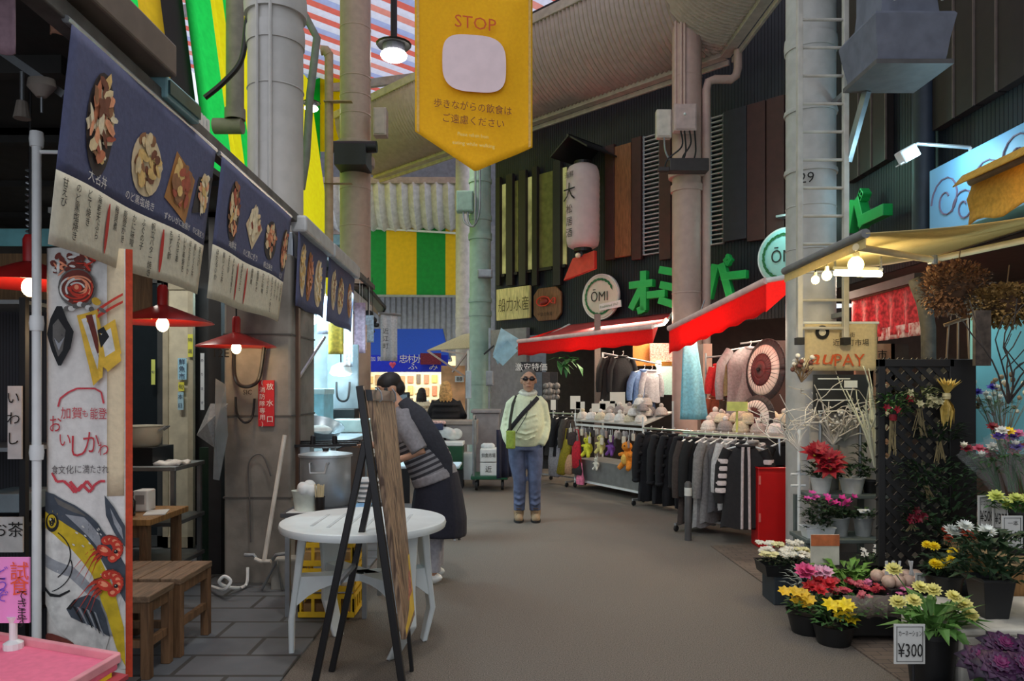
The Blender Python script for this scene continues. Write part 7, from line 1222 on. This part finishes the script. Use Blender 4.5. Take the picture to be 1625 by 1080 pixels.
def plant(name, label, c, r, h, potm, fol=None, heads=(), head=None, cat='plant', sq=False, folm=GREENL, group=None, potname='pot'):
    """fol: (n, r, h, leaf length, width) from the pot rim; head: draws one blossom"""
    t = thing(name, label, cat, c, group); c = V(c); top = c + V((0, 0, h * .9))
    if r: pot(t, c, r, h, potm, sq=sq, name=potname)
    if fol: m = MB(); foliage(m, top, *fol); stemsto(m, top, heads); m.build('leaves', folm, t)
    elif heads: m = MB(); stemsto(m, top, heads); m.build('stems', folm, t)
    for i, h_ in enumerate(heads):
        hc = head[i % len(head)] if isinstance(head, list) else head
        m = MB(); cc, ctr = hc(m, h_); o = m.build('blossom', C(cc), t)
        if ctr: MB().ell(V(h_) + V((0, -.004, .008)), .012, 8, 5).build('centre', C(ctr), o, smooth=True)
    return t
def scat(c, n, rx, ry, z0, z1): return [V(c) + V((rx * R(-1, 1), ry * R(-1, 1), R(z0, z1))) for _ in range(n)]
def H_(c, n, r, w_, layers=1, up=.25, ctr=None, curl=.2): return lambda m, h_: (petals(m, h_, n, r * R(.85, 1.1), w_, up, V((R(-.4, .2), -.6, 1)), layers, curl), (c, ctr))[1]
BLACKP = mat((24, 25, 26), .45); GREYP = mat((160, 164, 162), .5); WPOT = mat((216, 216, 210), .5)
# shelf with potted flowers beside the lattice
t = thing('flower_shelf', 'two step grey flower shelf left of the black lattice', 'shelf', (2.5, 5.8, 0)); SHM = mat((96, 106, 102), .6); xs0, xs1 = P(1272, 0, 5.6).x, P(1392, 0, 5.6).x
MB().b2((xs0, 5.5, .34), (xs1, 5.85, .37)).build('lower_step', SHM, t, bevel=.005); xu = P(1278, 0, 6.0).x; MB().b2((xu, 5.85, .62), (xu + .6, 6.15, .65)).build('upper_step', SHM, t, bevel=.005)
for x in (xs0 + .02, xs1 - .02): MB().b2((x - .02, 5.52, 0), (x + .02, 5.55, .34)).build('leg', SHM, t); MB().b2((x + .12, 6.1, 0), (x + .16, 6.14, .62)).build('leg', SHM, t)
def at(px, Y, z): return V((P(px, 0, Y).x, Y, z))
c = at(1303, 5.98, .65); plant('poinsettia', 'red poinsettia in a white pot on the upper step', c, .085, .13, WPOT, (40, .1, .12, .1, .05), [c + V((x, y, z)) for x, y, z in ((-.06, -.02, .3), (.04, -.06, .27), (.0, .04, .33), (.09, 0, .25), (.03, -.1, .2))], H_((150, 16, 36), 9, .13, .06, 2, .15, (226, 200, 60)), folm=DGREEN)
c = at(1352, 5.98, .65); plant('potted_plant', 'green leafy plant in a wrapped grey white pot on the upper step', c, .1, .13, WPOT, (50, .1, .1, .09, .045), folm=DGREEN)
c = at(1382, 6.0, .65); plant('potted_plant', 'tall dark foliage plant at the right end of the upper step', c, .07, .1, BLACKP, (70, .09, .3, .1, .045), folm=DGREEN)
c = at(1333, 5.66, .37); plant('cyclamen', 'pink cyclamen in a grey pot on the lower step', c, .07, .14, GREYP, (50, .08, .06, .07, .05), scat(c + V((0, 0, .2)), 9, .09, .04, .0, .1), H_((216, 60, 150), 5, .05, .03, 1, 1.2), folm=DGREEN)
c = at(1345, 5.6, .37); c.x += .02
c = at(1370, 5.66, .37); t = plant('potted_plant', 'dark foliage in a grey pot with a white card on the lower step', c, .075, .14, GREYP, (50, .08, .06, .07, .04), folm=DGREEN); MB().box(c + V((0, -.02, .19)), (.09, .06, .006), rx=.3).build('card', WHITEP, t)
b = at(1297, 5.6, .37); t = thing('window_planter', 'long white planter with a dark leafy plant on the lower step', 'planter', b); MB().loft([[b + V((sx * k * .11, sy * k * .07, z)) for sx, sy in ((-1, -1), (1, -1), (1, 1), (-1, 1))] for z, k in ((0, .85), (.075, 1), (.08, 1.06), (.085, 1.06), (.08, .95), (.03, .85))]).build('planter', WHITEP, t, bevel=.004); m = MB(); foliage(m, b + V((0, 0, .06)), 160, .1, .22, .06, .04); m.build('leaves', DGREEN, t); hs = scat(b + V((0, 0, .27)), 6, .09, .03, 0, .08)
for h_ in hs: m = MB(); petals(m, h_, 6, .04, .025, .6); m.build('blossom', C((206, 70, 160)), t)
c = at(1345, 5.98, .65) + V((0, -.12, 0)); twigs(P(1340, 700, 6.2), 40, .3, .7, mat((150, 150, 140), .7), 'dried white gypsophila bunch below the willow branches', 'dried_bouquet', .0025, .12, tips=lambda t, tp: [MB().ell(p, R(.009, .016), 7, 5).build('blossom', mat((216, 214, 208), .7), t, smooth=True) for p in tp[:60]], cat='flowers')
twigs(P(1388, 740, 5.4), 16, .7, .3, mat((196, 196, 170), .7), 'pale pampas grass plumes beside the black lattice', 'pampas_grass', .008, .06, cat='grass')
t = twigs(P(1272, 606, 5.95), 14, .22, .45, mat((110, 88, 64), .8), 'brown dried twig bundle with white blossoms on the ladder column', 'dried_bouquet', .006, .12, up=.6, tips=lambda t, tp: [MB().ell(p, .02, 7, 5).build('blossom', mat(((226, 220, 206), (120, 70, 60))[i % 2], .7), t, smooth=True) for i, p in enumerate(tp[:12])], cat='flowers')
# black lattice with hanging bunches
LX0, LX1, LY, LZ0, LZ1 = P(1392, 0, 4.8).x, P(1512, 0, 4.8).x, 4.8, .30, 1.685
t = thing('lattice_screen', 'tall black wooden lattice screen hung with dried bunches', 'screen', ((LX0 + LX1) / 2, LY, 0)); LB = mat((24, 23, 22), .6)
for a, b in (((LX0, LZ0), (LX0 + .045, LZ1)), ((LX1 - .03, LZ0), (LX1 + .14, LZ1)), ((LX0, LZ1 - .05), (LX1, LZ1)), ((LX0, LZ0), (LX1, LZ0 + .05))): MB().b2((a[0], LY - .02, a[1]), (b[0], LY + .02, b[1])).build('frame_bar', LB, t, bevel=.004)
m = MB(); W_, H2 = LX1 - LX0, LZ1 - LZ0; pit = .092
for s in (1, -1):
    k = -H2
    while k < W_ + .01:
        # the line x = k + h (or mirrored) clipped to the frame
        h0, h1 = max(0, -k), min(H2, W_ - k)
        if h1 - h0 > .03:
            A, B = (k + h0, h0), (k + h1, h1)
            if s < 0: A, B = (W_ - A[0], A[1]), (W_ - B[0], B[1])
            m.bar((LX0 + A[0], LY + .006 * s, LZ0 + A[1]), (LX0 + B[0], LY + .006 * s, LZ0 + B[1]), .031, .01, (0, 1, 0))
        k += pit
m.build('lattice', LB, t)
for x in (LX0 + .02, LX1 + .1): MB().b2((x - .02, LY - .02, 0), (x + .02, LY + .02, LZ0)).build('foot', LB, t)
MB().b2((LX1 + .1, LY, LZ0), (LX1 + .14, LY + .4, LZ1)).build('side_panel', LB, t)
def bunch(px, py, lab, fol, heads, hcol, stems, w_=.08, h=.16, tie=None):
    p = P(px, py, 4.74); t = thing('hanging_bunch', lab, 'flowers', p - V((0, 0, h))); m = MB(); foliage(m, p, fol[0], w_, h, fol[1], fol[2]); m.build('leaves', fol[3], t)
    m = MB(); [m.tube([p + V((R(-.02, .02), 0, 0)), p + V((R(-.05, .05), -.01, -stems * R(.7, 1)))], .003, 5) for _ in range(9)]; m.build('stems', mat((130, 116, 80), .8), t)
    for h_ in scat(p + V((0, -.05, h * .5)), heads, w_, .02, -h * .4, h * .4): m = MB(); petals(m, h_, 6, .035, .022, .6, V((0, -1, .3))); m.build('blossom', C(hcol), t)
    if tie: MB().lathe([(.02, -.02), (.024, 0), (.02, .02)], p, 10).build('tie', mat(tie, .6), t)
bunch(1417, 662, 'green bunch with a red tie hanging at the left of the black lattice', (120, .09, .02, GREENL), 3, (170, 30, 50), .26, .08, .14, (150, 26, 40)); bunch(1458, 648, 'whitish green bunch hanging high in the middle of the black lattice', (120, .07, .025, mat((92, 100, 60), .7)), 6, (210, 200, 150), .2, .11, .12); bunch(1490, 700, 'dark leafy bunch hanging below the straw coloured bundle', (110, .08, .02, DGREEN), 0, (90, 90, 60), .15, .12, .1); bunch(1470, 770, 'dark fern bunch low on the black lattice', (120, .1, .02, DGREEN), 0, (60, 70, 50), .1, .14, .14); bunch(1447, 830, 'dim dark red flowers low on the black lattice', (50, .05, .02, DGREEN), 7, (120, 20, 40), .05, .05, .1)
p = P(1502, 628, 4.72); t = thing('straw_bundle', 'straw coloured dried husk bundle tied on the black lattice', 'flowers', p); m = MB(); petals(m, p, 14, .13, .035, 1.5, V((0, -.25, 1)), 2, .1); m.build('husk', C((216, 184, 90)), t); m = MB(); [m.leaf(p, (R(-.35, .35), -.2, -1), R(.14, .22), .03) for _ in range(16)]; m.build('tail', C((190, 160, 76)), t); MB().lathe([(.022, -.02), (.026, 0), (.022, .02)], p, 10).build('tie', mat((206, 190, 140), .7), t)
m = MB(); foliage(m, at(1500, 4.62, .5), 260, .2, .5, .09, .035); setp(m.build('potted_fern', DGREEN, None), 'dark green bush in front of the lower lattice', 'plant')
m = MB(); m.b2((LX0 + .02, 5.0, 0), (LX1 + .2, 5.4, .3)); solo('stand_box', m, BLACKM, 'black box behind the foot of the black lattice', 'box')
m = MB(); m.b2((P(1398, 0, 6.62).x, 6.6, 0), (P(1550, 0, 6.6).x, 6.65, .85)); solo('shade_backing', m, mat((40, 40, 42), .8), 'dark board added for shade far behind the black lattice', 'screen')  # added dark backing, stands in for shade seen through the lattice
# tray of primulas, small sign, leafy plants
b = at(1243, 5.2, 0); t = thing('plinth_box', 'dark blue grey box carrying the primrose tray', 'box', b); MB().b2((b.x - .1, 5.1, 0), (b.x + .14, 5.35, .2)).build('case', mat((44, 52, 58), .6), t, bevel=.008)
b = at(1243, 5.2, .2); t = thing('primrose_tray', 'black tray of white primroses on the dark box', 'flowers', b); MB().loft([[b + V((sx * k * .165, sy * k * .12, z)) for sx, sy in ((-1, -1), (1, -1), (1, 1), (-1, 1))] for z, k in ((0, .92), (.07, 1), (.075, 1.04), (.08, 1.04), (.075, .97), (.03, .9))]).build('tray', BLACKP, t)
m = MB(); foliage(m, b + V((0, 0, .06)), 120, .14, .04, .05, .03); m.build('leaves', DGREEN, t)
for i in range(3):
    for j in range(3):
        p = b + V((-.12 + .12 * i + R(-.02, .02), -.08 + .08 * j, .13 + .02 * j)); m = MB()
        for k in range(14): petals(m, p + V((R(-.045, .045), R(-.035, .035), R(-.01, .025))), 6, .028, .024, .4)
        m.build('blossom', C(((226, 222, 206), (220, 214, 160))[(i + j) % 3 == 0]), t)
t = thing('care_sign', 'small orange and white printed sign behind the flower baskets', 'sign', at(1310, 5.0, .1)); A, B = P(1287, 848, 5.0), P(1332, 896, 5.0); MB().b2((A.x, 5.0, B.z), (B.x, 5.012, A.z)).build('card', mat((206, 200, 184), .6), t); MB().b2((A.x, 4.996, A.z - .075), (B.x, 5.0, A.z)).build('orange_band', mat((190, 104, 60), .6, var=.3), t); MB().tube([V(((A.x + B.x) / 2, 5.02, 0)), V(((A.x + B.x) / 2, 5.02, A.z - .05))], .008).build('stick', GALV, t)
c = at(1345, 4.85, .0); plant('leafy_plant', 'bright green leafy plant in front of the flower shelf', c, .1, .2, BLACKP, (150, .15, .12, .12, .05), folm=mat((96, 140, 54), .6, var=.3)); c = at(1378, 5.1, .0); plant('potted_plant', 'small white flowered dark plant beside the lattice foot', c, .08, .22, BLACKP, (70, .09, .12, .07, .035), scat(c + V((0, 0, .36)), 7, .08, .05, -.03, .05), H_((206, 206, 200), 6, .03, .02), folm=DGREEN)
c = at(1285, 4.85, .0); plant('potted_plant', 'silver grey foliage plant behind the pink flower basket', c, .08, .16, BLACKP, (90, .12, .12, .09, .02), folm=mat((136, 144, 136), .7, var=.2))
# baskets at the street edge
def basket(c, r, h, label, fol, groups, folm=GREENL):
    t = thing('flower_basket', label, 'flowers', c); c = V(c); MB().lathe([(r * .75, 0), (r, h), (r * 1.05, h), (r * .92, h * .9), (.001, h * .85)], c, 22).build('basket', BLACKP, t, smooth=40); m = MB(); foliage(m, c + V((0, 0, h * .85)), *fol); m.build('leaves', folm, t)
    for n, off, sp, hd in groups:
        for h_ in scat(c + V(off), n, sp[0], sp[1], -sp[2], sp[2]): m = MB(); cc, ctr = hd(m, h_); m.build('blossom', C(cc), t)
c = at(1283, 4.55, 0); basket(c, .13, .13, 'low basket of pink, red and yellow flowers nearest the primrose tray', (80, .12, .1, .08, .04), [(3, (-.05, 0, .34), (.05, .04, .03), H_((226, 90, 140), 7, .07, .05, 2, .6)), (6, (.07, -.02, .28), (.06, .05, .04), H_((206, 44, 50), 7, .055, .04, 2, .4)), (7, (-.1, -.05, .22), (.07, .04, .04), H_((232, 190, 50), 7, .05, .04, 1, .4)), (3, (.1, .05, .33), (.06, .04, .03), H_((232, 180, 200), 7, .06, .05, 2, .6))])
c = at(1323, 4.35, 0); basket(c, .12, .12, 'low black pot of bright yellow star flowers at the street edge', (60, .1, .08, .08, .04), [(8, (0, -.03, .22), (.1, .05, .08), H_((240, 208, 30), 7, .06, .036, 1, .3))])
b = at(1372, 4.5, 0); t = thing('flower_crate', 'black crate of wrapped red and pink small flowers', 'flowers', b); MB().b2((b.x - .2, 4.35, .04), (b.x + .22, 4.75, .16)).build('crate', BLACKP, t, bevel=.006); m = MB(); foliage(m, b + V((0, 0, .16)), 120, .19, .06, .05, .03); m.build('leaves', GREENL, t)
for i in range(18): p = b + V((R(-.17, .19), R(-.12, .16), R(.22, .3))); m = MB(); [petals(m, p + V((R(-.03, .03), R(-.03, .03), R(-.01, .02))), 6, .026, .02, .4) for _ in range(6)]; m.build('blossom', C(((196, 60, 80), (170, 34, 50), (216, 120, 160), (190, 90, 100))[i % 4]), t)
m = MB(); m.grid(lambda u, v: V((b.x - .2 + .42 * u, 4.36 - .05 * math.sin(3 * v) + .01 * math.sin(u * 30), .14 + .14 * v)), 14, 4); m.build('wrapping', mat((200, 180, 170), .2, alpha=.3), t, smooth=True)
b = at(1450, 4.45, .0); t = thing('bulb_crate', 'dark crate of pale pinkish wrapped bulbs behind the price bucket', 'crate', b); MB().b2((b.x - .16, 4.4, 0), (b.x + .14, 4.7, .3)).build('crate', BLACKP, t, bevel=.006)
for k in range(10): m = MB(); m.ell(b + V((-.14 + .06 * (k % 5), .02 + .14 * (k // 5), .33)), (.04, .05, .04), 10, 6); m.build('bulb', C((196, 166, 146)), t, smooth=True)
m = MB()
for k in range(8): p = b + V((-.12 + R(0, .2), .1, .34)); m.bar(p, p + V((R(-.06, .02), -.02, .1)), .014, .004)
m.build('label_stick', WHITEP, t)
def pricetag(px0, px1, py0, py1, Y, s, label, small=None, tilt=.1):
    A, B = P(px0, py0, Y), P(px1, py1, Y); t = thing('price_tag', label, 'price tag', B); MB().b2((A.x, Y, B.z), (B.x, Y + .006, A.z)).build('card', mat((206, 206, 200), .5, var=.03), t); w_, h = B.x - A.x, A.z - B.z; m = MB()
    for z in (A.z - .012, B.z + .012): m.b2((A.x + .01, Y - .002, z - .002), (B.x - .01, Y, z + .002))
    for x in (A.x + .012, B.x - .012): m.b2((x - .002, Y - .002, B.z + .01), (x + .002, Y, A.z - .01))
    m.build('border', mat((120, 120, 116), .6), t); lt = MB(); lt.text(s, h * .48, V(((A.x + B.x) / 2, Y - .003, B.z + h * .36)), (1, 0, 0), maxw=w_ * .8)
    if small: lt.text(small, h * .17, V(((A.x + B.x) / 2, Y - .003, A.z - h * .22)), (1, 0, 0), maxw=w_ * .75)
    lt.build('lettering', INK, t); return t
# price bucket with pale yellow blooms
c = at(1477, 3.62, 0); hs = [c + V(v) for v in ((-.12, -.06, .47), (-.15, .02, .44), (.09, -.03, .48), (.16, .0, .43), (-.02, .06, .5), (.04, .05, .49), (-.13, .1, .58), (.15, -.06, .4))]
plant('flower_bucket', 'black bucket of pale yellow ruffled flowers behind the 300 price tag', c, .12, .32, BLACKP, (70, .11, .1, .16, .06, 1.2), hs, H_((226, 218, 130), 12, .05, .035, 3, .35), folm=mat((84, 126, 56), .6, var=.35), potname='bucket')
pricetag(1419, 1468, 990, 1053, 3.48, '¥300', 'white price tag reading 300 leaning on the pale yellow flower bucket', 'カーネーション'); pricetag(1453, 1475, 909, 936, 4.25, '¥250', 'small white price tag behind the pale yellow flowers', '球根')
m = MB(); b = at(1440, 3.55, 0); m.tube([V((b.x, 3.5, 0)), V((b.x, 3.5, .2))], .008); m.lathe([(.04, 0), (.04, .01)], (b.x, 3.5, 0), 12); solo('tag_stick', m, DARK, 'dark stick holding up the 300 price tag', 'stick')
# mums and white block
b = at(1570, 3.7, 0); t = thing('foam_block', 'large white foam box under the tall leafy pot', 'box', b); MB().b2((P(1514, 0, 3.6).x, 3.55, 0), (P(1514, 0, 3.6).x + .75, 4.1, .31)).build('body', mat((206, 200, 186), .7, var=.06), t, bevel=.015); MB().b2((P(1514, 0, 3.6).x - .01, 3.54, .31), (P(1514, 0, 3.6).x + .76, 4.11, .345)).build('lid', mat((212, 206, 190), .7), t, bevel=.01)
c = at(1571, 3.75, .346); hs = [c + V(v) for v in ((-.13, 0, .44), (-.04, -.03, .42), (-.16, .06, .4))]; plant('chrysanthemum', 'tall leafy plant with three white blooms in a black square pot', c, .115, .2, BLACKP, (190, .14, .24, .1, .045), hs, H_((216, 220, 212), 12, .055, .022, 3, .6), folm=DGREEN, sq=True)
c = at(1498, 4.15, .0); t_ = thing('plinth_box', 'dark stand below the yellow chrysanthemum pot', 'box', c); MB().b2((c.x - .13, 4.05, 0), (c.x + .13, 4.3, .3)).build('case', BLACKP, t_, bevel=.008)
c = at(1498, 4.15, .3); hs = scat(c + V((-.02, -.03, .27)), 12, .08, .05, -.06, .05); plant('chrysanthemum', 'bright yellow chrysanthemum in a black pot', c, .1, .16, BLACKP, (80, .1, .1, .07, .035), hs, H_((236, 206, 20), 12, .035, .018, 3, .3), folm=DGREEN)
c = at(1518, 4.35, .0); hs = scat(c + V((0, 0, .64)), 8, .08, .05, -.03, .03); plant('chrysanthemum', 'rust red chrysanthemum behind the yellow one', c, .1, .4, BLACKP, (70, .1, .14, .07, .035), hs, H_((160, 60, 36), 12, .034, .018, 3, .3), folm=DGREEN)
# purple ornamental cabbages
cf = V((P(1520, 0, 3.2).x, 3.05, 0)); t = thing('plinth_box', 'low dark crate under the purple ornamental cabbages', 'crate', cf + V((.2, .1, 0))); MB().b2((cf.x, 3.0, 0), (cf.x + .5, 3.45, .12)).build('case', mat((86, 70, 58), .7), t, bevel=.008)
for i, (px, py, Y) in enumerate(((1556, 1052, 3.3), (1588, 1030, 3.4), (1584, 1062, 3.15), (1622, 1064, 3.15), (1640, 1035, 3.35))):
    p = P(px, py, Y); t = thing('ornamental_cabbage', 'purple ruffled ornamental cabbage, %s' % ('at the left of the group', 'at the back beside the white foam box', 'front middle of the group', 'front right of the group', 'back right, half out of view')[i], 'plant', p, 'ornamental cabbages'); MB().tube([p, V((p.x, p.y, .12))], [.03, .025], 8).build('stem', GREENL, t)
    nn_ = V((R(-.25, .05), -.75, 1)); 
    for (n, r_, w_, up, cc, nm, ly) in ((9, .105, .1, .05, (52, 40, 58), 'outer_leaves', 1), (10, .085, .085, .3, (66, 32, 66), 'middle_leaves', 2), (8, .055, .055, .8, (104, 26, 80), 'heart', 3)):
        m = MB(); petals(m, p + nn_.normalized() * {1: 0, 2: .012, 3: .022}[ly], n, r_, w_, up, nn_, ly, .5); m.build(nm, C(cc), t, smooth=80, solid=.003)
# counter with buckets, bouquets and tags at the right edge
t = thing('wooden_counter', 'brown wooden counter behind the tall leafy pot', 'counter', at(1640, 4.3, 0)); MB().b2((P(1590, 0, 4.2).x, 4.15, 0), (P(1590, 0, 4.2).x + .6, 4.7, .5)).build('body', wood((146, 106, 60)), t, bevel=.006); MB().b2((P(1590, 0, 4.2).x - .03, 4.12, .5), (P(1590, 0, 4.2).x + .62, 4.72, .54)).build('top', wood((190, 160, 116)), t, bevel=.006)
for i, (px, Y, z) in enumerate(((1577, 4.45, .54), (1612, 4.3, .54), (1560, 4.75, .2))): 
    c = at(px, Y, z); t = thing('flower_bucket', 'black flower bucket at the counter, %s' % ('farther one, left of the wrapped bouquets', 'nearer one, below the pale yellow green blooms', 'on the low stand beside the lattice')[i], 'bucket', c); pot(t, c, .09, .26, BLACKP, name='bucket'); MB().tube([c + V((-.09, 0, .25)), c + V((0, -.04, .18)), c + V((.09, 0, .25))], .004).build('handle', GALV, t)
m = MB(); c = at(1560, 4.75, 0); m.b2((c.x - .12, 4.65, 0), (c.x + .1, 4.9, .2)); solo('stand_box', m, BLACKM, 'low black stand beside the lattice', 'box')
def bouquet(px, py, Y, lab, cols, n=7, tilt=(-.35, 0)):
    b = P(px, py, Y); t = thing('bouquet', lab, 'flowers', b); d = V((tilt[0], tilt[1], 1)).normalized(); hs = [b + d * R(.26, .36) + V((R(-.08, .08), R(-.05, .05), R(-.03, .03))) for _ in range(n)]; m = MB(); stemsto(m, b, hs); foliage(m, b + d * .16, 40, .06, .1, .1, .025); m.build('stems', GREENL, t)
    for i, h_ in enumerate(hs): cc, kind = cols[i % len(cols)]; m = MB(); petals(m, h_, 7 if kind else 6, .045, .03, .5 if kind else 1.8, V((-.3, -.6, 1)), 2); m.build('blossom', C(cc), t)
    m = MB(); e = V((d.z, 0, -d.x)); rings = []
    for v, r_ in ((0, .03), (.15, .06), (.34, .13)): rings.append([b + d * v + e * (r_ * math.cos(a_)) + V((0, r_ * .7 * math.sin(a_), .012 * math.sin(a_ * 5) * (v > .3))) for a_ in [6.283 * k / 20 for k in range(20)]])
    m.loft(rings, False).build('wrapping', mat((220, 226, 226), .15, alpha=.12), t, smooth=True)
bouquet(1590, 790, 4.45, 'wrapped bouquet with white tulips and dark red flowers at the left of the counter', [((226, 226, 214), 0), ((120, 24, 40), 1), ((200, 90, 110), 1), ((226, 220, 200), 0)], 8, (-.5, 0)); bouquet(1608, 780, 4.35, 'wrapped bouquet with purple, pink and yellow flowers on the counter', [((76, 50, 140), 1), ((214, 110, 160), 1), ((120, 24, 36), 1), ((238, 200, 30), 1), ((226, 224, 214), 1)], 10, (-.15, 0)); bouquet(1640, 800, 4.3, 'wrapped bouquet with violet flowers at the far right', [((76, 50, 140), 1), ((150, 24, 50), 1), ((226, 224, 214), 0)], 8, (-.1, 0)); bouquet(1584, 700, 4.9, 'wrapped bouquet of white tulips and a blue iris at the back', [((60, 50, 150), 1), ((226, 226, 216), 0), ((220, 222, 206), 0)], 6, (-.1, 0))
c = at(1606, 4.18, .8); plant('chartreuse_flowers', 'pale yellow green blooms above the 100 price tag', c, 0, 0, None, (40, .1, .05, .08, .04), [c + V(v) for v in ((-.06, -.03, .04), (.0, -.03, .07), (.07, 0, .06), (-.09, .0, .08))], H_((206, 214, 110), 10, .05, .03, 3, .3), cat='flowers')
twigs(P(1590, 720, 5.0), 30, .5, .4, mat((140, 132, 110), .8), 'tall dried seed heads before the teal sheet', 'dried_bouquet', .003, .05, tips=lambda t, tp: [MB().ell(p, (R(.012, .02), .014, R(.014, .022)), 7, 5).build('seed_head', mat(((150, 130, 100), (96, 80, 64), (206, 200, 180))[i % 3], .8), t, smooth=True) for i, p in enumerate(tp[:40])], cat='flowers')
pricetag(1552, 1578, 786, 836, 4.3, '¥500', 'white price tag reading 500 at the left of the counter', 'ミニブーケ'); pricetag(1590, 1623, 818, 869, 4.05, '¥100', 'white price tag reading 100 nearest the camera on the counter', '一本'); pricetag(1575, 1600, 790, 840, 4.25, '¥300', 'white price tag half hidden behind the 100 tag', '花束')
# ------------------------------------------------------------------ link everything
for o in LINK: COL.objects.link(o)
